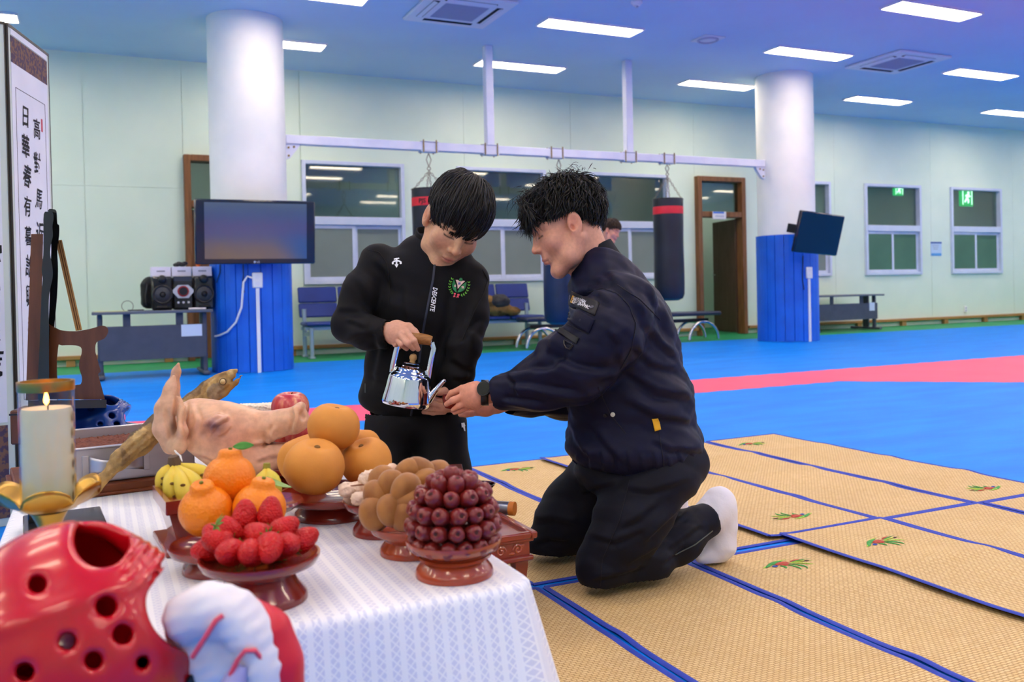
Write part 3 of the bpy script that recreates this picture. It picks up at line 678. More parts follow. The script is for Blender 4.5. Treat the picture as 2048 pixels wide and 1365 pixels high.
v, f = surface(lambda P: d_ell(P, (.0, -.07, .2), (.15, .11, .1))+.008*vnoise(P, 40, 6), (-.25, -.25, .05), (.25, .15, .35), .014); meshobj('folded_lining', v, f, mat('lining_grey', '#3c3c40', .8, color2='#2c2c30', nscale=14.), t)
# low exercise bench with chrome arch legs
e0, e1 = onY(1040, 645, 11.0), onY(1432, 632, 11.0)
t = thing('exercise_bench', 'low padded exercise bench with chrome arch legs before the open door', 'bench', (e0[0], 11.0, 0)); LW = e1[0]-e0[0]
for k in range(2): MB().box((LW*(.25+.5*k), 0, .40), (LW*.49, .34, .06), bev=.02).build('pad', mat('pad_dark', '#2a3350', .4), t)
MB().box((LW/2, 0, .30), (LW*.9, .06, .05)).build('spine', M_black, t, smooth=False)
for cx in (.28, LW-.35):
    for s in (-1, 1):
        MB().torus((cx, s*.16, .02), .26, .022, axis=(0, 1, 0), n=20, m=10, arc=pi, start=0, ell=(1., 1.)).build('arch_leg', M_chrome, t)
    MB().cyl((cx, -.18, .275), (cx, .18, .275), .02, 10).build('leg_bar', M_chrome, t)

# door sign, coat on the far door, notice, wall outlet, exit signs
t = thing('door_sign', 'small white and blue name plate above the open door', 'sign', (onY(1440, 431, 11.85)[0], 11.87, onY(1440, 431, 11.85)[2]))
MB().box((0, 0, 0), (.27, .02, .125), bev=.004).build('plate', M_card, t); MB().box((-.02, -.011, .045), (.22, .003, .03)).build('blue_band', mat('sign_blue', '#4a78d8', .5), t, smooth=False)
q = MB()
for k in range(5): q.box((-.07+.036*k, -.011, -.015), (.024, .002, .006)).box((-.07+.036*k, -.011, -.003), (.02, .002, .005)).box((-.075+.036*k, -.011, -.022), (.005, .002, .022))
q.build('lettering', mat('print_blue', '#6d82b8', .6), t, smooth=False)
v, f = surface(lambda P: smin(d_ell(P, (0, 0, -.35), (.12, .07, .36)), d_ell(P, (0, 0, -.1), (.07, .05, .12)), .05)+.008*vnoise(P, 25, 8), (-.2, -.15, -.8), (.2, .15, .1), .02)
t = thing('hanging_coat', 'dark coat hanging on the wall inside the open doorway', 'coat', (onY(1447, 560, 14.1)[0], 14.1, 1.6)); meshobj('coat_body', v, f, mat('coat_dark', '#20242c', .8), t); MB().torus((0, 0, .02), .03, .006, axis=(0, 1, 0), n=16).build('hanger_loop', M_zinc, t)
t = thing('wall_notice', 'blue and white notice sheet between the two right windows', 'notice', (14.42, WY-.004, 1.42)); MB().box((0, 0, 0), (.29, .006, .27)).build('sheet', mat('notice_blue', '#bcd4f0', .6), t, smooth=False)
MB().box((0, -.004, .115), (.29, .002, .03)).build('header_bar', mat('notice_dark', '#3d5fa8', .6), t, smooth=False); MB().box((0, -.004, -.105), (.27, .002, .045)).build('footer_bar', mat('notice_cyan', '#5aa0e0', .6), t, smooth=False)
q = MB()
for k in range(3): q.box((-.02, -.004, .065-.035*k), (.18-.03*k, .002, .008))
q.build('text_lines', mat('print_grey'), t, smooth=False)
wo = onY(1930, 619, WY); t = thing('wall_outlet', 'small white outlet low on the wall under the right window', 'outlet', (wo[0], WY-.012, wo[2])); MB().box((0, 0, 0), (.08, .02, .12), bev=.006).build('plate', M_white, t)
for dz in (.025, -.025): MB().cyl((0, -.01, dz), (0, -.014, dz), .018, 14).build('socket', mat('grille_grey'), t)
def exit_sign(x, y, z, lab, s=1.):
    t = thing('exit_sign', lab, 'exit sign', (x, y, z), group='green exit signs'); g = mat('exit_green', '#20c060', .4, emit='#18b050', estr=1.6); wv = mat('exit_white', '#f0fff0', .4, emit='#e8ffe8', estr=3.)
    MB().box((0, 0, 0), (.36*s, .06, .36*s), bev=.01).build('lamp_box', g, t)
    q = MB().cyl((.03*s, -.031, .09*s), (.03*s, -.034, .09*s), .03*s, 14)
    for a, b, r in (((.02, .055), (-.02, -.03), .026), ((.02, .05), (.08, .01), .014), ((.01, .05), (-.06, .02), .014), ((-.02, -.03), (.03, -.06), .018), ((.03, -.06), (.02, -.12), .016), ((-.02, -.03), (-.08, -.1), .018)):
        q.tube([(a[0]*s, -.032, a[1]*s), (b[0]*s, -.032, b[1]*s)], r*s, 6)
    q.build('running_figure', wv, t)
    q = MB()
    for xx in (-.13, .13): q.box((xx*s, -.032, 0), (.02*s, .003, .3*s))
    q.box((0, -.032, .14*s), (.28*s, .003, .02*s)); q.build('door_outline', wv, t, smooth=False)
    MB().cyl((0, 0, .18*s), (0, 0, 2.97-z), .012, 8).build('stem', M_steelw, t)
e = onY(1932, 395, 12.6); exit_sign(e[0], 12.6, e[2], 'bright green exit sign seen through the far right window')
e = onY(1796, 379, 13.4); exit_sign(e[0], 13.4, e[2], 'smaller exit sign copy standing in for its reflection in the next window', .72)  # second sign added behind the glass in place of a reflection
# ================================================================== straw mats on the floor
M_straw = mat('straw_weave', '#d9b77e', .7)
def straw_nodes():
    t = NT(M_straw); tc = t.new('ShaderNodeTexCoord')
    br = t.new('ShaderNodeTexBrick', _offset=.5, _squash=1., Scale=1., Mortar__Size=.0013, Brick__Width=.016, Row__Height=.0085)
    br.inputs['Mortar Smooth'].default_value = .6
    t.link(tc.outputs['Object'], br.inputs['Vector'])
    for k, c in (('Color1', '#e6cb94'), ('Color2', '#dcbd84'), ('Mortar', '#a67c46')): br.inputs[k].default_value = lin(c)
    nz = t.new('ShaderNodeTexNoise', Scale=3., Detail=3.); t.link(tc.outputs['Object'], nz.inputs['Vector'])
    mx = t.new('ShaderNodeMix', _data_type='RGBA', _blend_type='MULTIPLY'); mx.inputs[0].default_value = .25
    rp = t.new('ShaderNodeValToRGB'); rp.color_ramp.elements[0].color = (.62, .58, .5, 1); rp.color_ramp.elements[0].position = .3; rp.color_ramp.elements[1].position = .7
    t.link(nz.outputs['Fac'], rp.inputs[0]); t.link(br.outputs['Color'], mx.inputs[6]); t.link(rp.outputs[0], mx.inputs[7]); t.link(mx.outputs[2], t.b.inputs['Base Color'])
    bp = t.new('ShaderNodeBump', Strength=.6, Distance=.0015); bp.invert = True; t.link(br.outputs['Fac'], bp.inputs['Height']); t.link(bp.outputs[0], t.b.inputs['Normal'])
straw_nodes()
M_bind = mat('blue_binding', '#2f46b4', .75, color2='#2a3fa6', nscale=30., bump=.4, bscale=300)
M_thr = {k: mat('thread_'+k, c, .6, bump=.3, bscale=500) for k, c in dict(green='#2f9438', lime='#a4cc3c', red='#b23a22', blue='#2b4aa0', brown='#4a2a20').items()}
def mat_h(x, y, seed, W, L):
    """gentle rise of the fold lines along a mat"""
    z = 0.
    for k in range(1, 4):
        d = y-(L*k/4-L/2); z += .006*math.exp(-(d/.05)**2)*(.6+.4*sin(9*x+seed+k))
    return z+.0012*sin(11*y+seed)
def straw_mat(x0, x1, y0, y1, z, lab, motif=(), seed=0, skew=0., curl=0.):
    W, L = x1-x0, y1-y0; t = thing('straw_mat', lab, 'mat', ((x0+x1)/2, (y0+y1)/2, z), skew, group='straw mats laid side by side on the blue floor')
    nu, nv = 13, 81; b_ = .016
    hh = lambda x, y: mat_h(x, y, seed, W, L)+.004+curl*max(0, (-x/W-.5+.12)/.12)**2
    def top(u, v): x, y = (u-.5)*(W-2*b_), (v-.5)*(L-2*b_); return (x, y, hh(x, y))
    m_ = MB().grid(top, nu, nv)
    n0 = len(m_.v); m_.v += [(p[0], p[1], p[2]-.003) for p in m_.v]; m_.f += [tuple(n0+i for i in q[::-1]) for q in list(m_.f)]; m_.mi += [0]*(len(m_.f)-len(m_.mi))
    m_.build('straw_sheet', M_straw, t, angle=180)
    for nm, (ax, ay, bx, by) in dict(left=(-1, -1, -1, 1), right=(1, -1, 1, 1), near=(-1, -1, 1, -1), far=(-1, 1, 1, 1)).items():
        n = 60 if ax == bx else 12; pts = []
        for i in range(n+1):
            s = i/n; x = (ax+(bx-ax)*s)*(W/2-b_*.5); y = (ay+(by-ay)*s)*(L/2-b_*.5); pts.append((x, y, hh(x, y)-.0005))
        MB().tube(pts, b_*.56, 8, hint=(0, 0, 1), ell=(1., .28) if True else None).build('binding', M_bind, t)
    for k, (mx_, my, ang) in enumerate(motif): embroider(t, mx_-(x0+x1)/2, my-(y0+y1)/2, ang, hh)
    return t
def embroider(parent, cx, cy, ang, hh, s=1.):
    R = np.array(((cos(ang), -sin(ang)), (sin(ang), cos(ang)))); par = None
    def P(x, y): q = R @ np.array((x*s, y*s)); X, Y = cx+q[0], cy+q[1]; return (X, Y, hh(X, Y)+.0015)
    def leaf(a, c, b, w_, col, nm, par):
        pts = []; rr = []
        for i in range(9):
            u = i/8; p = (np.array(a)*(1-u)**2+2*np.array(c)*u*(1-u)+np.array(b)*u*u); pts.append(P(*p)); rr.append(w_*(.15+sin(pi*min(1, u*1.1+.05))**.8 if u < .9 else .12)*s)
        return MB().tube(pts, rr, 6, hint=(0, 0, 1), ell=(1, .35)).build(nm, M_thr[col], par)
    mot = leaf((-.055, .01), (-.02, .03), (.02, .026), .007, 'green', 'embroidered_motif', parent)
    for a, c, b, w_, col in (((-.07, .0), (-.05, .014), (-.03, .018), .005, 'green'), ((-.03, .02), (-.02, .03), (.035, .035), .005, 'lime'), ((.0, -.004), (.02, -.05), (-.002, -.062), .0035, 'green'),
                            ((.01, -.002), (.05, -.045), (.018, -.066), .0035, 'green'), ((.02, 0), (.06, -.02), (.07, -.045), .003, 'lime'), ((.02, .004), (.07, 0), (.095, -.012), .0025, 'lime'),
                            ((-.025, -.006), (-.01, -.02), (-.03, -.036), .004, 'green'), ((.03, .008), (.06, .012), (.1, .008), .0022, 'green'), ((-.045, .012), (-.07, .01), (-.085, -.006), .0025, 'lime')):
        leaf(a, c, b, w_, col, 'embroidered_leaf', mot)
    for a, c, b, w_, col in (((-.03, .004), (-.01, .016), (.03, .008), .008, 'red'), ((-.02, -.006), (0, .002), (.016, -.004), .008, 'red'), ((-.048, .0), (-.04, -.004), (-.028, -.002), .006, 'blue'), ((.03, .014), (.05, .016), (.075, .012), .004, 'red'),
                            ((.062, -.002), (.075, -.004), (.088, -.008), .003, 'brown'), ((-.015, .006), (0, .012), (.02, .006), .0022, 'lime')):
        leaf(a, c, b, w_, col, 'embroidered_flower', mot)
YN, YM, YE = .56, 2.15, 3.77
straw_mat(1.045, 1.50, YM+.02, YE, .0, 'straw mat under the kneeling lad, far row', seed=1)
straw_mat(1.505, 1.96, YM+.02, YE+.01, .0, 'far straw mat with motif behind the bowing man', [(1.672, 3.60, 0.0)], seed=2)
straw_mat(1.87, 2.335, YM+.045, YE-.01, .009, 'far row straw mat with motif behind the white sock', [(2.12, 2.355, pi)], seed=3, curl=.006, skew=.012)
straw_mat(2.345, 2.80, YM+.045, YE-.02, .005, 'plain straw mat second from the right, far row', seed=4, skew=.012)
straw_mat(2.81, 3.265, YM+.04, YE-.03, .005, 'rightmost straw mat of the far row with two motifs', [(2.953, 3.56, 0.), (3.05, 2.335, pi)], seed=5, skew=.012)
straw_mat(.58, 1.035, YM+.02, YE, .0, 'straw mat mostly hidden behind the altar table', seed=6)
straw_mat(.60, 1.055, YN, YM, .0, 'near straw mat under the small red table', seed=7)
straw_mat(1.065, 1.535, YN, YM, .0, 'near straw mat in front of the bowing man', seed=8)
straw_mat(1.545, 2.02, YN, YM-.005, .0, 'near straw mat with motif beside the white sock', [(1.76, 1.985, 0.)], seed=9)
straw_mat(1.93, 2.37, YN, YM+.06, .0095, 'near straw mat with motif lapping over its neighbour', [(2.142, 1.995, .25)], seed=10, curl=.006)
straw_mat(2.38, 2.83, YN, YM+.05, .005, 'plain near straw mat at the right edge', seed=11)
straw_mat(2.84, 3.30, YN, YM+.04, .005, 'farthest right near straw mat, cut by the picture edge', seed=12)

# ================================================================== altar table under a white cloth
ZT = .36
TX0, TX1, TY0, TY1 = -.155, .575, 1.215, 3.12
t = thing('altar_table', 'low folding altar table hidden under the white cloth', 'table', ((TX0+TX1)/2, (TY0+TY1)/2, 0))
W, L = TX1-TX0, TY1-TY0
MB().box((0, 0, ZT-.022), (W-.012, L-.012, .03), bev=.004).build('table_top', mat('table_board', '#c8b89a', .6), t)
for sx in (-1, 1):
    for sy in (-1, 1): MB().cyl((sx*(W/2-.06), sy*(L/2-.15), 0.0), (sx*(W/2-.06), sy*(L/2-.15), ZT-.037), .014, 10).build('leg', M_zinc, t)
def cloth_material():
    m = mat('white_brocade_cloth', '#e8ebf2', .8, sheen=.3); t = NT(m); a = t.new('ShaderNodeAttribute', _attribute_name='tint'); b = t.b
    sep = t.new('ShaderNodeSeparateXYZ'); t.link(a.outputs['Vector'], sep.inputs[0])
    def M(op, x, y=None, v=None):
        n = t.new('ShaderNodeMath', _operation=op); t.link(x, n.inputs[0])
        if y is not None: t.link(y, n.inputs[1])
        elif v is not None: n.inputs[1].default_value = v
        return n.outputs[0]
    u, v = sep.outputs[0], sep.outputs[1]
    stripe = M('SINE', M('MULTIPLY', u, v=2*pi/.021)); mask = M('GREATER_THAN', stripe, v=-.25)
    d1 = M('SINE', M('MULTIPLY', M('ADD', u, v), v=2*pi/.0125)); d2 = M('SINE', M('MULTIPLY', M('SUBTRACT', u, v), v=2*pi/.0125))
    lat = M('GREATER_THAN', M('MAXIMUM', d1, d2), v=.72)
    pat = M('MULTIPLY', mask, M('SUBTRACT', M('ADD', M('MULTIPLY', lat, v=0.), v=1.), lat))
    mx = t.new('ShaderNodeMix', _data_type='RGBA'); t.link(pat, mx.inputs[0]); mx.inputs[6].default_value = lin('#eceff5'); mx.inputs[7].default_value = lin('#d3d8ea'); t.link(mx.outputs[2], b.inputs['Base Color'])
    bp = t.new('ShaderNodeBump', Strength=.35, Distance=.001); bp.invert = True; t.link(pat, bp.inputs['Height']); t.link(bp.outputs[0], b.inputs['Normal'])
    return m
M_cloth = cloth_material()
def tablecloth():
    n = 56; prof = [0., .3, .6, .8, .9, .96, 1.]          # top rings
    out = []; rings = []; col = []
    hw, hl = W/2+.002, L/2+.002; per = []
    def edge(s):                                          # rounded rectangle by arc
        r = .03; segs = []
        return None
    pts = []; rc = .035
    for cx, cy_, a0 in ((hw-rc, hl-rc, 0), (-hw+rc, hl-rc, pi/2), (-hw+rc, -hl+rc, pi), (hw-rc, -hl+rc, 3*pi/2)):
        for i in range(7): a = a0+pi/2*i/6; pts.append((cx+rc*cos(a), cy_+rc*sin(a), a))
        nx = {0: (-1, 0), pi/2: (0, -1), pi: (1, 0)}.get(a0, (0, 1)); ln = (2*hw-2*rc) if a0 in (0, pi) else (2*hl-2*rc); k = int(ln/.04)
        px_, py_, _ = pts[-1]
        for i in range(1, k): pts.append((px_+nx[0]*ln*i/k, py_+nx[1]*ln*i/k, a0+pi/2))
    n = len(pts); v = []; f = []; c = []
    for s in (0.02, .35, .7, .9, .97):
        for x, y, a in pts: v.append((x*s, y*s, ZT+.0005)); c.append((x*s, y*s, 0))
    arc = 0; drops = [(.0, 0.)]
    lv = [(0., .0), (.35, .0), (.7, .0), (1, 0)]
    shape = [(0.000, .0005), (.006, -.0005), (.011, -.005), (.013, -.013)]+[(.013+.006*i, -.013-.03*i) for i in range(1, 12)]
    for k, (o, dz) in enumerate(shape):
        for j, (x, y, a) in enumerate(pts):
            s = j/n*2*pi; depth = min(1, max(0, (-dz-.013)/.3))
            wv = .014*depth*sin(13*s+1.1*sin(3*s))+.008*depth*sin(29*s); corner = 0
            for cx, cy_ in ((hw, -hl), (-hw, -hl), (hw, hl), (-hw, hl)):
                q = math.hypot(x-cx, y-cy_); corner += .035*depth*math.exp(-(q/.07)**2)
            oo = o+wv*.8+corner+.004; nx, ny = cos(a), sin(a)
            v.append((x+nx*oo, y+ny*oo, max(ZT+dz, .014))); 
            side = abs(nx) > .7
            c.append((x, y+(abs(dz) if not side else 0)*np.sign(ny), 0) if not side else (y, x+abs(dz)*np.sign(nx), 0))
    R_ = len(v)//n
    for r in range(R_-1):
        for j in range(n): f.append((r*n+j, r*n+(j+1) % n, (r+1)*n+(j+1) % n, (r+1)*n+j))
    f.append(tuple(range(n)))
    v = np.array(v)+np.array(((TX0+TX1)/2, (TY0+TY1)/2, 0)); o = meshobj('tablecloth', v, f, M_cloth, None, angle=180, colors=np.array(c))
    sm = o.modifiers.new('thick', 'SOLIDIFY'); sm.thickness = .0012; sm.offset = 1
    return setp(o, 'white patterned cloth draped over the low altar table', 'tablecloth')
tablecloth()
TZ = ZT+.0025
# ------------------------------------------------------------------ lacquered dishes
M_lacq = mat('red_lacquer', '#8c2a1e', .24, color2='#741f16', nscale=4, stretch=(2, 2, 8), coat=.7)
M_lacq2 = mat('orange_lacquer', '#ac4824', .25, color2='#94381a', nscale=4, stretch=(2, 2, 8), coat=.6)
def tpt(x, y): return on(x, y, TZ)
def dd(P): return float((np.asarray(P)-CAM)@_F)
def dish(bx, by, Rp, rbp, plate_y, lab, m, neck=.62):
    c = tpt(bx, by); d = dd(c); R, rb = Rp*d/FPX, rbp*d/FPX; H = (by-plate_y)*d/FPX
    t = thing('offering_dish', lab, 'dish', c, group='lacquered offering dishes'); rn = rb*neck+.004; k = H-.022
    MB().lathe([(.001, .004), (rb*.8, .004), (rb, .0), (rb*1.0, .006), (rb*.97, .011), (rb*.8, .02+k*.12), (rn*1.05, .02+k*.45), (rn, k*.8+.01), (rn*1.08, k+.004), (rn*.6, k+.006), (.001, k+.006)], n=48).build('pedestal', m, t)
    MB().lathe([(.001, k), (rn*1.1, k), (R*.7, k+.006), (R*.94, k+.015), (R, k+.024), (R*1.0, k+.028), (R*.96, k+.028), (R*.9, k+.021), (R*.6, k+.012), (.001, k+.011)], n=56).build('plate', m, t)
    return t, np.array(c), R, c[2]+k+.012
# fruit meshes -----------------------------------------------------------
def fruit_lathe(prof, n=28, wob=None): return MB().lathe(prof, n=n, wob=wob)
def sph(rx, rz, m=16, pw=1., top=0., bot=0.):
    out = []
    for i in range(m+1):
        a = -pi/2+pi*i/m; r = rx*max(cos(a), 1e-3)**pw; z = rz*sin(a)
        if a > 0 and top: z -= top*math.exp(-(r/(rx*.35))**2)
        if a < 0 and bot: z += bot*math.exp(-(r/(rx*.3))**2)
        out.append((r, z))
    return out
def orient(v):                                             # rotation taking +z to v
    return Vector((0, 0, 1)).rotation_difference(Vector([float(q) for q in v])).to_euler()
def proto(name, parts):
    """first object of a kind: parts = [(name, MB, material)]; returns meshes for copying"""
    return [(n, m.build(n, mm), ) for n, m, mm in parts]
class Kind:
    def __init__(s, name, cat, group, parts):
        s.name, s.cat, s.group = name, cat, group; s.parts = []
        for n, mb, m in parts:
            o = mb.build(n, m) if isinstance(mb, MB) else mb; COL.objects.unlink(o); s.parts.append((n, o.data)); 
    def put(s, loc, dirv, lab, scale=1., spin=0.):
        e = Vector((0, 0, 1)).rotation_difference(Vector([float(q) for q in dirv])) @ Euler((0, 0, spin)).to_quaternion()
        t = thing(s.name, lab, s.cat, loc, group=s.group, rot=e.to_euler()); t.scale = (scale,)*3
        for n, me in s.parts:
            o = bpy.data.objects.new(n, me); COL.objects.link(o); o.parent = t
        return t
# --- pears
M_pear = mat('pear_skin', '#d8913a', .6, color2='#c67f2e', nscale=9., bump=.15, bscale=250, sub=.0)
pear = Kind('pear', 'pear', 'pears piled on the dish', [('fruit', fruit_lathe([(r, z) for r, z in sph(.053, .047, 20, .85, .012, .008)], 32, lambda a, s: 1+.02*sin(3*a)+.015*sin(2*a+1)), M_pear), ('stem_hollow', MB().lathe([(.006, .036), (.004, .0385), (.001, .038)], n=10), mat('pear_scar', '#7a5524', .8))])
dp, cp, Rp_, zp = dish(668, 1030, 108, 78, 988, 'wide red lacquered dish holding the stacked pears', M_lacq)
for x, y, d, dv, sc, lab in [(667, 853, 1.80, (.2, -.1, 1), 1.0, 'golden pear at the very top of the pear pile'), (629, 933, 1.715, (.1, -.3, 1), 1.1, 'golden pear lowest at the front left of the pear pile'), (612, 917, 1.87, (-.3, .1, 1), 1.08, 'golden pear at the far left behind the front pear'),
                            (733, 924, 1.82, (-.35, -.15, 1), 1.0, 'golden pear at the right, its hollow turned up'), (716, 896, 1.90, (.1, .1, 1), .92, 'golden pear half hidden at the back of the pear pile')]:
    pear.put(at(x, y, d), dv, lab, sc, spin=x)
# --- hallabong tangerines
def halla_prof():
    out = []
    for i in range(25):
        a = -pi/2+pi*i/24; r = .041*max(cos(a), 1e-3)**.9; z = .038*sin(a)
        if z > .026: r = r*1.0
        out.append((r, z))
    out = [(r, z) for r, z in out if z < .031]; r0 = out[-1][0]
    return out+[(.0215, .0325), (.0195, .0355), (.0185, .040), (.0178, .0435), (.0150, .0465), (.007, .0475), (.001, .0465)]
M_halla = mat('orange_peel', '#f08a10', .42, color2='#e87e08', nscale=12., bump=.5, bscale=190, btype='voronoi', bdist=.002)
halla = Kind('tangerine', 'tangerine', 'knobbly tangerines on the dish', [('fruit', fruit_lathe(halla_prof(), 36, lambda a, s: 1+(.02+.03*max(0, s-.55))*sin(7*a)*.5+.02*sin(2*a)), M_halla), ('stem_button', MB().cyl((0, 0, .046), (0, 0, .050), .003, 8), mat('stem_green', '#6b7a30', .7))])
dh, ch, Rh, zh = dish(440, 1138, 98, 72, 1092, 'red lacquered dish holding the orange tangerines', M_lacq)
th = halla.put(at(459, 958, 1.47), (.05, 0, 1), 'orange tangerine on top with a green leaf', 1.02)
halla.put(at(412, 1022, 1.42), (-.15, -.25, 1), 'orange tangerine at the left under the top one', 1.03, 1.); halla.put(at(519, 1016, 1.43), (.15, -.1, 1), 'orange tangerine at the right behind the strawberries', 1.0, 2.)
halla.put(at(470, 1020, 1.53), (0, .2, 1), 'orange tangerine hidden at the back of the pile', .95, 3.)
def leafmesh(L_, w_, bend=.2):
    def fn(u, v): x = v*L_; ww = w_*sin(pi*min(.98, v*.96+.02))**.8; y = (u-.5)*2*ww; return (x, y, bend*x*(1-v)+abs(u-.5)*.25*w_)
    return MB().grid(fn, 5, 11)
lf = leafmesh(.034, .0065); lf.xf(rotm(radians(70), 0, 0)).xf(rotm(0, -.1, radians(-25)), (.004, 0, .051)); lo = lf.build('leaf', mat('leaf_green', '#3d8a2c', .4, color2='#4f9a34', nscale=60.), th); lo.modifiers.new('s', 'SOLIDIFY').thickness = .0006
# --- strawberries
def straw_w(a, s): return 1+.02*sin(2*a)
berry_prof = [(.001, -.021), (.006, -.0195), (.0115, -.013), (.0155, -.004), (.0178, .006), (.0172, .013), (.013, .018), (.006, .019), (.001, .0185)]
def dense(prof, k=3):
    p = np.array(prof); s = np.linspace(0, len(p)-1, (len(p)-1)*k+1); return [(max(.001, float(np.interp(q, range(len(p)), p[:, 0]))), float(np.interp(q, range(len(p)), p[:, 1]))) for q in s]
M_berry = mat('strawberry', '#cc1414', .4, color2='#ba0e10', nscale=30., spec=.3, bump=.6, bscale=330, btype='voronoi', bdist=.004, coat=.15)
cal = MB()
for k in range(9):
    a = 2*pi*k/9; cal.poly([(.002*cos(a), .002*sin(a), .0195), (.010*cos(a-.25), .010*sin(a-.25), .0185), (.019*cos(a), .019*sin(a), .0165), (.010*cos(a+.25), .010*sin(a+.25), .0185)], .0006)
cal.cyl((0, 0, .019), (0, 0, .027), .0012, 6)
berry = Kind('strawberry', 'strawberry', 'strawberries on the front dish', [('fruit', fruit_lathe(dense(berry_prof, 2), 24, straw_w), M_berry), ('calyx', cal, mat('calyx_green', '#5c8f2e', .5))])
ds, cs, Rs, zs_ = dish(522, 1200, 118, 92, 1118, 'wide red lacquered dish holding the strawberries', M_lacq)
dS = dd(cs)
BER = [(490, 1030, .05, (0, .1, 1), 'pointing up at the top left'), (541, 1023, .05, (.1, .1, 1), 'pointing up at the top right'), (458, 1062, .0, (.5, .3, -.3), 'lying on its side below the top left one'), (513, 1068, -.02, (-.6, .3, .2), 'lying in the middle under the two upright ones'),
       (571, 1056, .0, (.8, .2, .5), 'leaning right with its tip up'), (610, 1078, .02, (.6, .5, .3), 'at the far right rim'), (434, 1084, -.02, (-.5, -.2, .2), 'at the left, second from the rim'), (412, 1100, .0, (-.7, -.2, -.1), 'at the far left rim'), (457, 1106, -.055, (-.2, -.8, .2), 'second from the left at the front rim'),
       (500, 1107, -.065, (0, -.9, .2), 'facing forward at the front rim'), (538, 1100, -.06, (.1, -.8, -.3), 'dark, right of the front facing one'), (577, 1090, -.035, (.5, -.7, .2), 'at the right front rim'), (428, 1068, .03, (-.6, .4, .2), 'behind the left ones'), (520, 1050, .07, (.2, .9, .3), 'at the back of the pile, left'),
       (565, 1075, .07, (.4, .9, .1), 'at the back of the pile, right'), (470, 1085, .06, (-.4, .9, 0), 'at the back of the pile, far left'), (508, 1094, .0, (0, 0, 1), 'buried in the heart of the pile'), (553, 1092, .02, (.2, 0, 1), 'buried at the right of the heart of the pile')]
for x, y, dz, tip, lab in BER:
    tip = np.array(tip, float); tip /= np.linalg.norm(tip); v = _R*tip[0]+_F*tip[1]+np.array((0, 0, 1.))*tip[2]
    berry.put(at(x, y, dS+dz), -v, 'red strawberry '+lab, 1.06*random.uniform(.93, 1.08), random.uniform(0, 6))
# --- jujubes in a beehive pile
juj_prof = dense([(.001, -.0135), (.004, -.0152), (.0095, -.0135), (.0128, -.006), (.0133, .002), (.0122, .009), (.0088, .0138), (.005, .0150), (.0025, .0135), (.001, .0128)], 2)
M_juj = mat('jujube_skin', '#6e1214', .3, color2='#7d2420', nscale=60., bump=.35, bscale=170, bdist=.002, coat=.2)
juj = Kind('jujube', 'jujube', 'red jujubes in the beehive pile', [('fruit', fruit_lathe(juj_prof, 18, lambda a, s: 1+.03*sin(3*a)+.02*sin(5*a+1)), M_juj), ('stem_scar', MB().lathe([(.0032, .0142), (.002, .0132), (.001, .0128)], n=8), mat('jujube_scar', '#3a1210', .8))])
dj, cj, Rj, zj = dish(909, 1148, 96, 78, 1083, 'orange red lacquered dish holding the beehive of jujubes', M_lacq2, .8)
rings = [(.0585, .012, 15), (.061, .0365, 15), (.0565, .061, 14), (.046, .084, 11), (.0285, .1015, 7), (.002, .112, 1)]
nm = ['bottom', 'second', 'third', 'fourth', 'fifth', 'top']
ccol = MB().lathe([(.04, 0), (.044, .03), (.04, .06), (.025, .085), (.001, .095)], n=20)
ORD = ['first', 'second', 'third', 'fourth', 'fifth', 'sixth', 'seventh', 'eighth', 'ninth', 'tenth', 'eleventh', 'twelfth']
for r_i, (r, z, n) in enumerate(rings):
    row = []
    for k in range(n):
        a = 2*pi*k/n+(.5*(r_i % 2))*2*pi/n+random.uniform(-.03, .03); c = np.array((cj[0]+r*cos(a), cj[1]+r*sin(a), zj+z)); out = np.array((cos(a)*r*16, sin(a)*r*16, .25+.2*r_i if r_i > 3 else .1+.12*r_i))
        out += np.random.default_rng(r_i*40+k).normal(size=3)*.13
        vd = np.array((cos(a), sin(a))); row.append((c, out, float(vd@_R[:2]), float(vd@_F[:2])))
    front = sorted([q for q in row if q[3] < .25], key=lambda q: q[2]); back = sorted([q for q in row if q[3] >= .25], key=lambda q: q[2])
    for side, lst in (('front', front), ('back', back)):
        for k, (c, out, _, _) in enumerate(lst):
            lab = 'red jujube in the %s ring of the pile, %s from the left at the %s' % (nm[r_i], ORD[k], side) if n > 1 else 'red jujube crowning the beehive pile'
            juj.put(c, out, lab, random.uniform(.94, 1.06), random.uniform(0, 6))
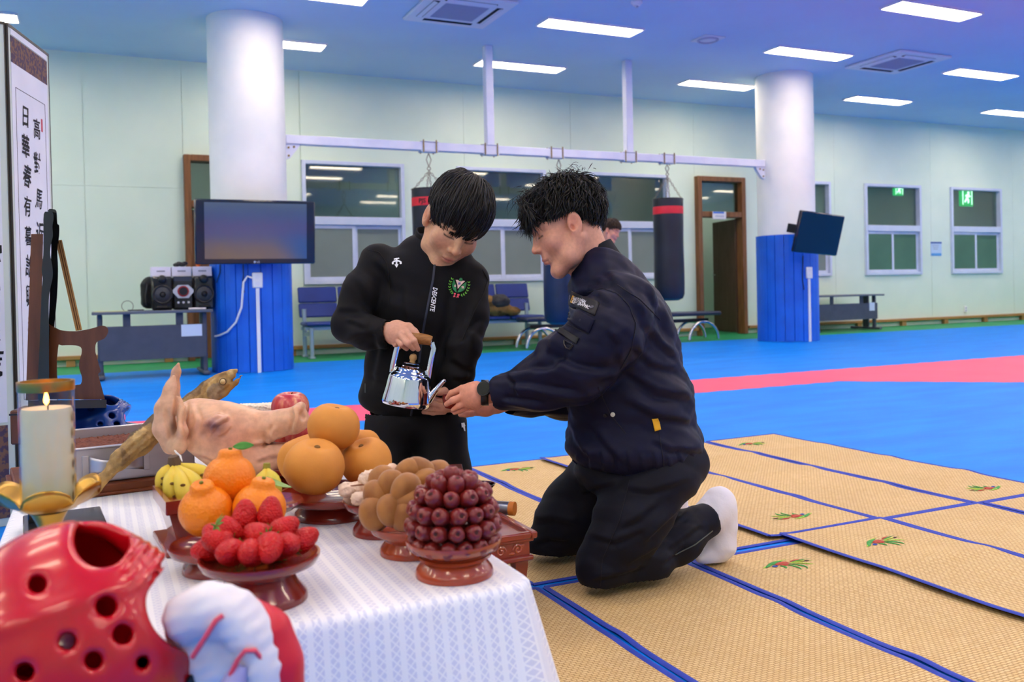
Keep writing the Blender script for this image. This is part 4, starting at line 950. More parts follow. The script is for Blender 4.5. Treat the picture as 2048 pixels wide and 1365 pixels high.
# --- chestnuts
M_chest = mat('chestnut_skin', '#ac7436', .62, color2='#8a5526', nscale=24., bump=.25, bscale=120, sheen=.2)
chest = Kind('chestnut', 'chestnut', 'brown chestnuts piled on the dish', [('fruit', fruit_lathe(sph(.0215, .0265, 16, .8), 22, lambda a, s: 1+.10*cos(2*a)+.02*sin(3*a)), M_chest), ('base_scar', MB().lathe([(.009, -.0262), (.006, -.0268), (.001, -.027)], n=12), mat('chest_scar', '#b98a58', .8))])
dc_, cc_, Rc, zc_ = dish(826, 1104, 86, 66, 1052, 'red lacquered dish holding the brown chestnuts', M_lacq2, .68)
dC = dd(cc_)
CH = [(455, 150, .0, (.5, 0, .5), 'lying across the top left'), (580, 105, .01, (.7, .2, -.4), 'at the very top'), (742, 135, .02, (.8, 0, .3), 'at the top right beside the jujubes'), (275, 270, -.03, (.1, -.1, 1), 'upright at the upper left'), (425, 315, -.05, (.4, -.2, 1), 'leaning in the middle'),
      (625, 245, -.01, (.6, 0, .4), 'at the upper right'), (115, 390, -.03, (-.2, 0, 1), 'at the far left, upper'), (268, 530, -.06, (-.25, -.1, 1), 'large at the lower front'), (480, 415, -.055, (.9, 0, .2), 'low in the middle behind the jujubes'), (100, 565, -.045, (-.3, -.2, 1), 'at the far left, lowest'),
      (415, 575, -.06, (.4, -.3, .8), 'at the bottom beside the jujubes'), (200, 235, .03, (-.5, .3, .7), 'behind the upper left one'), (560, 400, .03, (.3, .8, .4), 'at the back of the pile, low'), (360, 420, .0, (0, 0, 1), 'in the heart of the pile')]
for X, Y, dz, ax, lab in CH:
    v = _R*ax[0]+_F*ax[1]+np.array((0, 0, 1.))*ax[2]; chest.put(at(730+X/5.25, 920+Y/5.25, dC+dz), v, 'brown chestnut '+lab+' of the pile', 1.04*random.uniform(.94, 1.08), random.uniform(0, 6))
# --- puffed rice cookies on a small dish
M_puff = mat('puffed_cookie', '#e2c9b4', .85, color2='#c89c7c', nscale=50., bump=.8, bscale=120, bdist=.004, ramp=(.45, .8))
dn, cn, Rn, zn = dish(768, 1064, 80, 62, 1004, 'small red lacquered dish holding the puffed rice cookies', M_lacq)
def puff(L_, r, seed): 
    v, f = surface(lambda P: d_cone(P, (-L_/2, 0, 0), (L_/2, 0, 0), r, r)+.0018*vnoise(P, 320, seed)+.0012*vnoise(P, 700, seed+1), (-L_/2-r-.006, -r-.006, -r-.006), (L_/2+r+.006, r+.006, r+.006), .0025); return v, f
dN = dd(cn)
for k, (x, y, dz, L_, r, az, lab) in enumerate([(722, 978, -.02, .055, .0135, .1, 'in the left middle of the dish'), (733, 998, -.055, .03, .0125, 0., 'at the front bottom of the dish'), (758, 951, -.02, .05, .0135, .45, 'with a dark crease, on top of the others'), (762, 1000, -.04, .04, .013, .1, 'under the chestnuts at the right'), (770, 980, .02, .05, .013, .2, 'at the back of the dish'), (715, 1000, .0, .03, .012, .3, 'low at the left rim of the dish')]):
    v, f = puff(L_, r, k+20); t = thing('puffed_cookie', 'pale puffed rice cookie '+lab, 'cookie', at(x, y, dN+dz), group='puffed rice cookies', rot=(0, -az*.6, -YAW)); meshobj('cookie', v, f, M_puff, t)
    if k in (0, 2): MB().tube([(-L_*.3, -r*.72, r*.6), (0, -r*.8, r*.68), (L_*.35, -r*.7, r*.72)], .0016, 6).build('crease', mat('crease_dark', '#8a5a48', .8), t)
# --- apples behind the pig head
ap_prof = []
for i in range(25):
    a = -pi/2+pi*i/24; r = .045*max(cos(a), 1e-3)**.8*(1+.06*sin(a)); z = .041*sin(a)
    if a > 0: z -= .016*math.exp(-(r/.013)**2)
    else: z += .012*math.exp(-(r/.011)**2)
    ap_prof.append((r, z))
def apple_mat():
    m = mat('apple_skin', '#b8202c', .3, coat=.3); t = NT(m); tc = t.new('ShaderNodeTexCoord'); mp = t.new('ShaderNodeMapping'); mp.inputs['Scale'].default_value = (60, 60, 6); t.link(tc.outputs['Object'], mp.inputs[0])
    nz = t.new('ShaderNodeTexNoise', Scale=1.6, Detail=4.); t.link(mp.outputs[0], nz.inputs[0]); n2 = t.new('ShaderNodeTexNoise', Scale=18., Detail=2.); t.link(tc.outputs['Object'], n2.inputs[0])
    ad = t.new('ShaderNodeMath', _operation='MULTIPLY'); t.link(nz.outputs['Fac'], ad.inputs[0]); t.link(n2.outputs['Fac'], ad.inputs[1])
    rp = t.new('ShaderNodeValToRGB'); e = rp.color_ramp.elements; e[0].position = .17; e[0].color = lin('#b4303c'); e[1].position = .40; e[1].color = lin('#dc9a70'); q = rp.color_ramp.elements.new(.27); q.color = lin('#c85a54')
    t.link(ad.outputs[0], rp.inputs[0]); t.link(rp.outputs[0], t.b.inputs['Base Color']); return m
apple = Kind('apple', 'apple', 'red apples behind the pig head', [('fruit', fruit_lathe(ap_prof, 32, lambda a, s: 1+.018*sin(5*a)*s), apple_mat()), ('stem', MB().tube([(0, 0, .022), (.002, 0, .032), (.005, .001, .038)], .0014, 6), mat('stem_brown', '#5a3a20', .8))])
da, ca, Ra, za = dish(594, 970, 82, 60, 930, 'red lacquered dish under the apples behind the pears', M_lacq)
apple.put(at(581, 817, 2.16), (.0, -.05, 1), 'red apple on top beside the rice puff block', 1.0); apple.put(at(607, 868, 2.12), (.2, -.2, 1), 'red apple at the lower right, behind the top pear', 1.0, 1.)
apple.put(at(558, 878, 2.16), (-.2, .1, 1), 'red apple peeping under the pig snout', .98, 2.); apple.put(at(590, 872, 2.24), (0, .3, 1), 'red apple hidden at the back of the apple pile', .95, 3.)
# --- white puffed rice block behind the pig head
def block(P): return d_box(P, (0, 0, 0), (.055, .03, .022), rnd=.004)+.0016*vnoise(P, 420, 3)+.0014*vnoise(P, 900, 4)
v, f = surface(block, (-.062, -.036, -.028), (.062, .036, .028), .0028)
for k, (zz, lab) in enumerate((('top', 'white puffed rice block lying on top behind the pig head'), ('mid', 'white puffed rice block under the top one behind the pig head'), ('low', 'lowest white puffed rice block behind the pig head'))):
    P0 = at(515, 826, 2.3); t = thing('rice_block', lab, 'rice cake', (P0[0], P0[1], P0[2]-.046*k), -.25+.05*k, group='puffed rice blocks behind the pig head'); meshobj('block', v, f, mat('rice_white', '#efe6d6', .8, color2='#d8c4a4', nscale=90., bump=.6, bscale=200, bdist=.004, ramp=(.5, .75)), t)
P0 = at(515, 826, 2.3); rz0 = P0[2]-.046*2-.023; t = thing('offering_dish', 'red lacquered dish under the puffed rice blocks', 'dish', (P0[0], P0[1], TZ), group='lacquered offering dishes'); hh_ = rz0-TZ
MB().lathe([(.001, 0), (.062, 0), (.06, .012), (.038, hh_*.5), (.04, hh_-.012), (.001, hh_-.012)], n=40).build('pedestal', M_lacq, t); MB().lathe([(.001, hh_-.012), (.06, hh_-.01), (.085, hh_+.004), (.083, hh_+.008), (.06, hh_), (.001, hh_-.002)], n=48).build('plate', M_lacq, t)
# --- bananas on a square stand
def sq_stand(bx, by, w_, h_, lab):
    c = tpt(bx, by); t = thing('square_stand', lab, 'stand', c, .08)
    MB().box((0, 0, .006), (w_*1.02, w_*1.02, .012), bev=.002).build('base_plate', M_lacq, t)
    b = MB(); a0, a1 = w_*.36, w_*.46; z0, z1 = .012, h_-.014
    b.add([(-a0, -a0, z0), (a0, -a0, z0), (a0, a0, z0), (-a0, a0, z0), (-a1, -a1, z1), (a1, -a1, z1), (a1, a1, z1), (-a1, a1, z1)], [(3, 2, 1, 0), (4, 5, 6, 7), (0, 1, 5, 4), (1, 2, 6, 5), (2, 3, 7, 6), (3, 0, 4, 7)]); b.build('box_body', M_lacq, t, smooth=False)
    q = MB().box((0, 0, h_-.007), (w_, w_, .014), bev=.002)
    for s in (-1, 1): q.box((s*(w_/2-.004), 0, h_+.004), (.008, w_, .012)).box((0, s*(w_/2-.004), h_+.004), (w_-.016, .008, .012))
    q.build('tray_top', M_lacq, t, smooth=False); return t, c
ts, cst = sq_stand(412, 1082, .155, .085, 'dark red square wooden stand under the banana bunch')
M_ban = mat('banana_skin', '#d8bc3a', .5, color2='#b8b838', nscale=7., bump=.08, bscale=60, ramp=(.45, .8)); M_bspot = mat('banana_tip', '#3c2c1c', .8)
tb = thing('banana_bunch', 'bunch of yellow bananas with a dark stem on the square stand', 'bananas', at(390, 1000, 1.66))
stem0 = at(349, 926, 1.66)
for k, (x, y, d, sx, sy) in enumerate([(312, 965, 1.62, 334, 1008), (334, 985, 1.57, 352, 1028), (368, 990, 1.555, 376, 1034), (405, 985, 1.58, 408, 1028), (425, 955, 1.64, 440, 1005), (345, 965, 1.70, 340, 1005)]):
    a, m_, e_ = stem0+np.array((0, 0, -.004)), at(x, y-18, d), at(sx, sy-6, d+.03); pts = [a*(1-u)**2+2*m_*u*(1-u)*1.0+e_*u*u for u in np.linspace(0, 1, 11)]
    rr = [.005, .006, .009, .0125, .0148, .0155, .0155, .0148, .0125, .008, .0035]
    bo = MB().tube(pts, rr, 7).build('banana', M_ban, tb, world=True, angle=60); MB().tube([pts[-1]-(pts[-1]-pts[-2])*.2, pts[-1]+(pts[-1]-pts[-2])*.35], [.0045, .003], 6).build('tip', M_bspot, bo, world=True)
    q = MB()
    for j in range(2): pp = pts[5+2*j]; q.sphere(pp+(CAM-pp)/np.linalg.norm(CAM-pp)*.0168+np.array((random.uniform(-.005, .005), 0, random.uniform(-.006, .004))), (.0045, .0008, .0028), 8, 5)
    q.build('spots', mat('banana_spot', '#6e5424', .7), bo, world=True)
MB().tube([stem0+np.array((.0, 0, -.012)), stem0, stem0+np.array((-.002, 0, .012))], [.019, .016, .012], 9, ell=(1.3, .8)).build('crown_stem', mat('banana_stem', '#5a4530', .8), tb, world=True)
tb2 = thing('banana_bunch', 'small banana bunch behind the right tangerine with a pale leaf', 'bananas', at(532, 968, 1.62)); s2 = at(533, 938, 1.62)
for x, y in ((522, 975), (535, 982), (548, 975)):
    e_ = at(x, y+22, 1.6); m_ = at(x-6 if x < 530 else x+8, y-8, 1.585); MB().tube([s2*(1-u)**2+2*m_*u*(1-u)+e_*u*u for u in np.linspace(0, 1, 9)], [.004, .006, .010, .013, .014, .014, .013, .009, .004], 7).build('banana', M_ban, tb2, world=True, angle=60)
MB().tube([s2+np.array((0, 0, -.006)), s2+np.array((.001, 0, .01))], [.008, .006], 8).build('crown_stem', mat('banana_cut', '#8f8a30', .7), tb2, world=True)
l2 = leafmesh(.05, .011, -.3).xf(rotm(0, .35, radians(-40)), at(533, 955, 1.55)); l2o = l2.build('leaf', mat('pale_leaf', '#8fae5e', .5, color2='#7a9c4c', nscale=40.), tb2, world=True); l2o.modifiers.new('s', 'SOLIDIFY').thickness = .0006
zz2 = at(532, 1004, 1.6); t = thing('offering_dish', 'small red lacquered dish under the small banana bunch', 'dish', (zz2[0], zz2[1]+.02, TZ), group='lacquered offering dishes'); hq = max(.03, zz2[2]-TZ-.012)
MB().lathe([(.001, 0), (.05, 0), (.048, .01), (.03, hq*.5), (.032, hq-.01), (.001, hq-.01)], n=36).build('pedestal', M_lacq, t); MB().lathe([(.001, hq-.01), (.05, hq-.008), (.07, hq+.006), (.068, hq+.01), (.05, hq+.002), (.001, hq)], n=40).build('plate', M_lacq, t)
# ================================================================== folding screen with brush writing
M_paper = mat('screen_paper', '#e6e8ee', .85, color2='#dde0e8', nscale=5.); M_broc = mat('brocade', '#7a5a48', .8, color2='#4c3c52', nscale=70., bump=.3, bscale=120, ramp=(.45, .55), detail=1.)
M_ink = mat('brush_ink', '#0e0e12', .7); M_edge = mat('screen_edging', '#cdd8cc', .6); M_sedge = mat('screen_frame', '#4a463c', .5); M_dkw = mat('dark_lacquer', '#2a2422', .4)
SH = 1.79
def brush_column(chars, size, x, z0, dz, seed, parent, y=-.0125):
    r = random.Random(seed)
    for k, ch in enumerate(chars):
        v, f = textmesh(ch, size*r.uniform(.95, 1.12), bold=.0008+r.uniform(0, .0012), shear=r.uniform(-.05, .2), res=2)
        if not len(v): continue
        a = r.uniform(-.09, .05); q = v.copy(); q[:, 0], q[:, 1] = v[:, 0]*cos(a)-v[:, 1]*sin(a), v[:, 0]*sin(a)+v[:, 1]*cos(a)
        q[:, 0] += .0026*np.sin(q[:, 1]*160+k); q[:, 1] += .002*np.sin(q[:, 0]*140+seed)
        meshobj('brush_character', np.stack([x+q[:, 0]*.92, q[:, 0]*0+y, z0-dz*k+q[:, 1]], 1), f, M_ink, parent, smooth=False)
def screen_panel(root, a, b, cols, seal=None):
    a, b = np.array(a), np.array(b); u = (b-a)/np.linalg.norm(b-a); Wp = float(np.linalg.norm(b-a)); ang = atan2(u[1], u[0]); M4 = lambda mb: mb.xf(rotm(0, 0, ang), (a[0], a[1], 0))
    p = M4(MB().box((Wp/2, 0, SH/2), (Wp-.004, .02, SH), bev=.002)).build('screen_panel', M_edge, root, world=True)
    p2 = bpy.data.objects.new('tmp', None)
    M4(MB().box((Wp/2, -.0105, (1.70+.37)/2), (Wp-.05, .002, 1.70-.37))).build('paper', M_paper, p, world=True, smooth=False)
    for z0, z1 in ((1.665, 1.76), (.03, .36)): M4(MB().box((Wp/2, -.0108, (z0+z1)/2), (Wp-.05, .0024, z1-z0))).build('brocade_strip', M_broc, p, world=True, smooth=False)
    M4(MB().box((Wp/2, -.0108, 1.775), (Wp-.05, .0022, .022))).build('paper_border', M_paper, p, world=True, smooth=False)
    q = MB(); x0, x1, z0, z1 = .06, Wp-.06, .44, 1.58
    for c, s in (((Wp/2, -.0118, z0), (x1-x0, .001, .0018)), ((Wp/2, -.0118, z1), (x1-x0, .001, .0018)), ((x0, -.0118, (z0+z1)/2), (.0018, .001, z1-z0)), ((x1, -.0118, (z0+z1)/2), (.0018, .001, z1-z0))): q.box(c, s)
    M4(q).build('ruled_line', M_ink, p, world=True, smooth=False)
    q = MB().box((.002, -.001, SH/2), (.003, .022, SH+.004)).box((Wp-.002, -.001, SH/2), (.003, .022, SH+.004)).box((Wp/2, -.001, SH+.002), (Wp, .024, .010)); M4(q).build('lacquer_edge', M_sedge, p, world=True, smooth=False)
    h0 = len(COL.objects); hold = bpy.data.objects.new('hold', None)
    for x, chars, z, dz, sz, sd in cols:
        before = set(COL.objects); brush_column(chars, sz, x, z, dz, sd, p)
        for o in set(COL.objects)-before:
            v = np.array([w_.co[:] for w_ in o.data.vertices]); v = v @ rotm(0, 0, ang).T+np.array((a[0], a[1], 0)); Mi = np.array(root_of(p).inverted()); v = v @ Mi[:3, :3].T+Mi[:3, 3]; o.data.vertices.foreach_set('co', v.ravel())
    if seal: M4(MB().box((seal[0], -.0118, seal[1]), (.016, .001, .05))).build('red_seal', mat('seal_red', '#c84a5a', .7), p, world=True, smooth=False)
    return p
sa, sb = at(8, 50, 3.2), at(91, 113, 3.62)
fs = thing('folding_screen', 'tall folding paper screen with columns of brush writing at the left', 'folding screen', (sa[0], sa[1], 0))
screen_panel(fs, sa[:2], sb[:2], [(.265, '高對馬近泉', 1.46, .135, .085, 3), (.145, '日華春有暮誰興我同歸', 1.485, .112, .082, 5)], (.325, 1.49))
sw = np.array(sa[:2])+np.array((-.40, -.10)); screen_panel(fs, sw, sa[:2], [(.33, '天地玄黃宇宙洪荒', 1.45, .125, .10, 11), (.2, '日月盈昃辰宿列張', 1.45, .125, .10, 12)])
sv = np.array(sw)+np.array((-.12, -.41)); screen_panel(fs, sv, sw, [])

# ================================================================== plaque in a wooden stand
M_wal = mat('walnut', '#6b3f26', .4, color2='#54301c', nscale=6, stretch=(5, 5, .8), bump=.08, bscale=40); M_ply = mat('plywood_prop', '#c99a5e', .6); M_blk = mat('gloss_black', '#14181c', .2, coat=.5)
PD = 2.78
def ip(x, y, d=PD): return at(x, y, d)
cbx = on(110, 862, TZ); ztop = ip(170, 814)[2]-.001
bxc = at(72, 830, PD+.02); t = thing('wooden_box', 'dark wooden box under the plaque stand behind the candle', 'box', (bxc[0], bxc[1], TZ), -YAW*.5)
MB().box((0, 0, (ztop-TZ)/2), (.11, .13, ztop-TZ), bev=.004).build('box_body', M_wal, t); MB().box((0, 0, ztop-TZ-.012), (.114, .134, .006), bev=.001).build('lid_line', M_dkw, t)
ps = thing('plaque_stand', 'walnut display stand with curved brackets holding a black plaque edge on', 'stand', at(140, 814, PD))
SCL = PD/FPX
def slab(pts, d0, d1, name, m, par=ps, angle=30):
    n = len(pts); v = [at(x, y, d0) for x, y in pts]+[at(x, y, d1) for x, y in pts]
    f = [tuple(range(n)), tuple(n+i for i in range(n))[::-1]]+[(i, n+i, n+(i+1) % n, (i+1) % n) for i in range(n)]
    return meshobj(name, np.array(v), [q[::-1] for q in f], m, par, angle=angle, world=True)
def smoothpoly(p, k=4):
    p = [np.array(q, float) for q in p]; n = len(p); out = []
    for i in range(n):
        a, b, c, d = p[i-1], p[i], p[(i+1) % n], p[(i+2) % n]
        for j in range(k):
            u = j/k; out.append(.5*((2*b)+(-a+c)*u+(2*a-5*b+4*c-d)*u*u+(-a+3*b-3*c+d)*u**3))
    return [tuple(q) for q in out]
z3 = lambda x, y: (50+x/3.25, 410+y/3.25)
outer = [z3(*q) for q in [(160, 790), (230, 815), (330, 822), (430, 805), (500, 785), (535, 800), (540, 830), (515, 870), (465, 895), (458, 960), (475, 1100), (520, 1265), (150, 1265)]]
hole = [z3(*q) for q in [(215, 930), (240, 915), (330, 915), (365, 930), (368, 965), (355, 1010), (352, 1060), (370, 1120), (365, 1160), (340, 1170), (215, 1170)]]
def bracket(d0, d1, nm):
    bm = bmesh.new(); so = smoothpoly(outer[:11], 3)[:-2]+[outer[11], outer[12]]; sh = smoothpoly(hole, 3)
    lay = []
    for d in (d0, d1):
        vo = [bm.verts.new(at(x, y, d)) for x, y in so]; vh = [bm.verts.new(at(x, y, d)) for x, y in sh]; lay.append((vo, vh))
        es = [bm.edges.new((vo[i], vo[(i+1) % len(vo)])) for i in range(len(vo))]+[bm.edges.new((vh[i], vh[(i+1) % len(vh)])) for i in range(len(vh))]
        bmesh.ops.triangle_fill(bm, edges=es, use_beauty=True)
    for a, b in ((lay[0][0], lay[1][0]), (lay[0][1], lay[1][1])):
        for i in range(len(a)): bm.faces.new((a[i], a[(i+1) % len(a)], b[(i+1) % len(a)], b[i]))
    bmesh.ops.recalc_face_normals(bm, faces=bm.faces); v = np.array([q.co[:] for q in bm.verts]); bm.verts.index_update(); f = [tuple(q.index for q in fc.verts) for fc in bm.faces]; bm.free()
    return meshobj(nm, v, f, M_wal, ps, world=True, angle=30)
bracket(PD-.012, PD+.008, 'side_bracket'); bracket(PD+.15, PD+.17, 'side_bracket')
slab([z3(20, 1272), z3(530, 1268), z3(530, 1320), z3(20, 1330)], PD-.03, PD+.19, 'stand_base', M_dkw)
slab([z3(40, 190), z3(118, 190), z3(95, 1270), z3(5, 1272)], PD-.03, PD-.005, 'back_board', M_wal)
bl = smoothpoly([z3(*q) for q in [(122, 60), (150, 45), (180, 50), (186, 90), (178, 140), (182, 200), (168, 260), (165, 330), (178, 400), (180, 470), (165, 540), (155, 620), (155, 800), (150, 1265), (85, 1265), (95, 900), (105, 640), (108, 560), (115, 480), (108, 420), (118, 330), (120, 200)]], 3)
slab(bl, PD-.045, PD+.01, 'plaque_edge', M_blk)
bl2 = smoothpoly([z3(*q) for q in [(150, 35), (185, 28), (205, 45), (210, 120), (222, 135), (222, 200), (210, 300), (215, 420), (208, 600), (190, 800), (180, 1000), (150, 1000), (160, 600), (170, 300), (165, 120)]], 3)
slab(bl2, PD+.012, PD+.16, 'plaque_face', M_blk)
slab([z3(198, 232), z3(240, 228), z3(372, 815), z3(330, 820)], PD+.06, PD+.09, 'prop_stick', M_ply)
slab([z3(212, 231), z3(218, 231), z3(349, 818), z3(343, 818)], PD+.0592, PD+.061, 'prop_ply_line', M_wal); slab([z3(226, 230), z3(231, 230), z3(362, 817), z3(357, 817)], PD+.0592, PD+.061, 'prop_ply_line', M_wal)

# ================================================================== head guards
def headgear(name, lab, cx, cy_, d0, Rp, m, tilt=None):
    s = d0/FPX; C0 = at(cx, cy_, d0)
    U3 = np.stack([_R, _U, _F], 1)                        # local axes: right, up, away
    def loc(x, y, z): return np.array(((x-cx)*s, -(y-cy_)*s, z))
    Rr = Rp*s
    def fn(P):
        D = d0+P[2]; X = 1024+((cx-1024)*d0+P[0]*FPX)/D; Y = CY+((cy_-CY)*d0-P[1]*FPX)/D        # where each point is seen
        d = d_ell(P, (0, 0, .0), (Rr, Rr, Rr*.92)); inn = d_ell(P, loc(128, 1225, .01), (125*s, 150*s, 140*s)); d = smax(d, -inn, .006)
        # face opening: notch between the two upper prongs
        nt = (np.sqrt(((X-203)/54)**2+((Y-1082)/54)**2)-1)*52*s; d = smax(d, -smax(nt, P[2]-.035, .01), .010); nt = ((240-X)*.45+(1062-Y)*.9)*s*-1; 
        # concave sweep under the cheek piece and the open side beyond
        cv = (np.hypot(X-392, Y-1203)-100)*s; d = smax(d, -cv, .010); d = smax(d, ((X-262)*.62-(Y-1062)*.80+0)*s*.0-.05+0*X, .001)
        d = smax(d, ((X-330)*.55-(Y-1105)*.84)*s*.9-.0, .012)
        # raised ridges on the cheek piece
        w_ = np.exp(-(((X-288)/46)**2+((Y-1130)/50)**2)**2); d = d-.0042*w_*np.cos(((X-288)*.80+(Y-1130)*.6)*2*pi/19)
        # padded band round the dome
        d = d-.004*np.exp(-(((Y-1205)+.35*(X-150))/22)**2)*(P[2] < 0)
        for hx, hy, hr in ((75, 1170, 20), (212, 1214, 23), (245, 1270, 22), (135, 1284, 20), (187, 1322, 20), (50, 1345, 21), (285, 1326, 15)):
            d = smax(d, -np.where(P[2] < .03, (np.hypot(X-hx, Y-hy)-hr*.9)*s, 1.), .006)
        er = loc(248, 1372, 0); d = smin(d, d_ell(P, (er[0], er[1], -Rr*.62), (55*s, 50*s, .02)), .012)
        return d
    return fn, C0, U3, Rr
U_ = 1.
fn, C0, U3, Rr = headgear('r', '', 150, 1296, .98, 250, None)
M_redg = mat('red_foam_gloss', '#c80a1c', .26, color2='#bc0818', nscale=4., coat=.35, spec=.5); M_blueg = mat('blue_foam_gloss', '#0d3f96', .22, color2='#0b388a', nscale=4., coat=.6)
v, f = surface(fn, (-Rr-.01,)*3, (Rr+.01,)*3, .0035); v = relax(v, f, 2)
rmin = (C0+ (v @ U3.T)).min(0)[2]
C0r = C0.copy(); 
t = thing('head_guard', 'glossy red foam head guard with round holes in the near left corner', 'head guard', (C0[0], C0[1], TZ)); Wv = C0+v @ U3.T; Wv = Wv[:]; keep = None
bot = TZ+.001
Wv[:, 2] = np.where(Wv[:, 2] < bot+.03, bot+(.03)*np.exp((np.minimum(Wv[:, 2], bot+.03)-bot-.03)/.03)*1.0, Wv[:, 2])   # flattened where it sits
meshobj('foam_shell', Wv, f, M_redg, t, world=True, angle=180)
MB().tube([at(372, 1345, .97), at(385, 1352, .96), at(400, 1362, .97), at(410, 1385, .98)], .010, 8, ell=(1, .4)).build('chin_strap', M_black, t, world=True)
# blue one far behind: same guard, further away
sb_ = 2.95/.98*.55
t = thing('head_guard', 'glossy blue foam head guard behind the steel tray', 'head guard', (0, 0, TZ)); Cb = at(203, 868, 3.04); k_ = 1.0
Wb = Cb+(v*k_) @ U3.T; t.location = (Cb[0], Cb[1], TZ)
Wb[:, 2] = np.where(Wb[:, 2] < bot+.03, bot+.03*np.exp((np.minimum(Wb[:, 2], bot+.03)-bot-.03)/.03), Wb[:, 2])
meshobj('foam_shell', Wb, f, M_blueg, t, world=True, angle=180); MB().tube([at(150, 872, 2.85), at(165, 880, 2.84), at(180, 885, 2.85)], .012, 8, ell=(1, .4)).build('chin_strap', M_black, t, world=True)
# white and red hand protector beside the red guard
gd = .95; G0 = at(450, 1330, gd); s = gd/FPX
def gl(x, y, z=0.): return np.array(((x-450)*s, -(y-1330)*s, z))
arc = [gl(348, 1275, .02), gl(375, 1232, .0), gl(420, 1212, -.005), gl(470, 1228, .0), gl(508, 1270, .0), gl(528, 1330, .0), gl(540, 1400, .0)]
def white_fn(P):
    d = d_chain(P, arc, [.016, .02, .021, .021, .02, .02, .02], .02); d = smin(d, d_ell(P, gl(430, 1330, .035), (.055, .05, .035)), .02)
    d = smax(d, -d_chain(P, [gl(497, 1330, -.035), gl(478, 1400, -.04)], [.011, .016], .01), .006); return d+.0012*vnoise(P, 120, 3)
def red_fn(P): return d_chain(P, [q+np.array((.011, -.002, .012)) for q in arc[3:]], [.016, .021, .023, .024], .02)
t = thing('hand_protector', 'white padded hand protector with red backing beside the red guard', 'glove', (G0[0], G0[1], TZ))
for nm, fnn, m, rs in (('white_padding', white_fn, mat('white_leather', '#e6e2e8', .5, color2='#d8d4de', nscale=12., bump=.1, bscale=60), .003), ('red_backing', red_fn, mat('red_leather', '#cc1830', .4), .0035)):
    vv, ff = surface(fnn, (-.10, -.075, -.08), (.10, .10, .10), rs); Wv = G0+vv @ U3.T; Wv[:, 2] = np.maximum(Wv[:, 2], TZ+.001); meshobj(nm, Wv, ff, m, t, world=True, angle=180)
MB().tube([at(385, 1316, gd-.03), at(408, 1280, gd-.035), at(432, 1242, gd-.032), at(446, 1232, gd-.028)], .0028, 6).build('piping', mat('red_piping', '#d84a62', .6), t, world=True)
MB().tube([at(455, 1365, gd-.03), at(475, 1322, gd-.032), at(490, 1303, gd-.03), at(510, 1302, gd-.026), at(524, 1320, gd-.02)], .0028, 6).build('piping', mat('red_piping'), t, world=True)
MB().tube([at(481, 1330, gd-.022), at(470, 1360, gd-.025), at(462, 1380, gd-.025)], [.008, .012, .014], 10).build('lining', mat('lining_lilac', '#a8a4d0', .8), t, world=True)

# ================================================================== candle on a brass lotus stand
M_brass = mat('brass', '#c49a44', .32, .9, color2='#b4862f', nscale=8.); CD = 1.36; cp0 = at(98, 1000, CD); cb0 = np.array((cp0[0], cp0[1], TZ)); kz = CD/FPX
zt_ = at(98, 1000, CD)[2]-TZ
t = thing('candle_holder', 'brass candle holder with a lotus shaped drip dish', 'candle holder', cb0)
MB().lathe([(.001, 0), (.06, 0), (.058, .01), (.035, .02), (.014, .035), (.011, .06), (.014, zt_-.045), (.020, zt_-.03), (.026, zt_-.018), (.001, zt_-.018)], n=32).build('stem', M_brass, t)
def petal(u, v): 
    a = 2*pi*u; lobe = abs(sin(3*a))**.55; r = .018+v*(.052+.006*lobe); z = zt_-.018+(.002+.042*(v**1.7))*(.45+.55*lobe*v+.45*(1-v)*.0)
    return (r*cos(a), r*sin(a), z)
po = MB().grid(petal, 72, 10, closeu=True).build('lotus_dish', M_brass, t, angle=180); po.modifiers.new('s', 'SOLIDIFY').thickness = .0025
ct = thing('candle', 'thick cream candle in a tall glass with a gilded rim, lit', 'candle', (cp0[0], cp0[1], cp0[2]-.015)); rC = 51*kz; hC = (1005-748)*kz
M_cglass = glass_mat('candle_glass', '#f4f6f4', 1.35)
MB().lathe([(.001, .001), (rC, .001), (rC, hC), (rC-.0025, hC), (rC-.0025, .004), (.001, .004)], n=48).build('glass', M_cglass, ct)
MB().lathe([(rC+.0004, hC-.014), (rC+.0012, hC-.013), (rC+.0012, hC+.0006), (rC-.0035, hC+.0006), (rC-.0035, hC-.013)], n=48, close=False).build('gilded_rim', M_brass, ct)
hw = (1005-806)*kz
MB().lathe([(.001, .006), (rC-.0028, .006), (rC-.0028, hw-.002), (rC-.005, hw+.004), (rC-.014, hw), (rC-.02, hw-.004), (.001, hw-.005)], n=40, wob=lambda a, s: 1+(.02*sin(5*a)+.015*sin(9*a) if .4 < s < .9 else 0)*.0).build('wax', mat('wax_cream', '#fbf3d6', .5, color2='#f6edcc', nscale=20.), ct)
MB().tube([(.002, 0, hw-.008), (.002, 0, hw+.006), (.004, 0, hw+.012)], .0012, 6).build('wick', M_black, ct)
MB().lathe([(.001, hw+.008), (.0036, hw+.012), (.0040, hw+.016), (.0028, hw+.022), (.0012, hw+.028), (.0004, hw+.031)], n=14).build('flame', mat('flame', '#ffb060', .5, emit='#ff9838', estr=14.), ct)
q = MB()
for k in range(7):
    z = hC*(.12+.12*k); q.sphere(((rC+.0002)*cos(-.35+.04*(k % 3)), (rC+.0002)*sin(-.35+.04*(k % 3)), z), (.0007, .005, .008), 10, 6)
q.build('gilt_pattern', mat('gilt_print', '#b8863a', .5), ct)
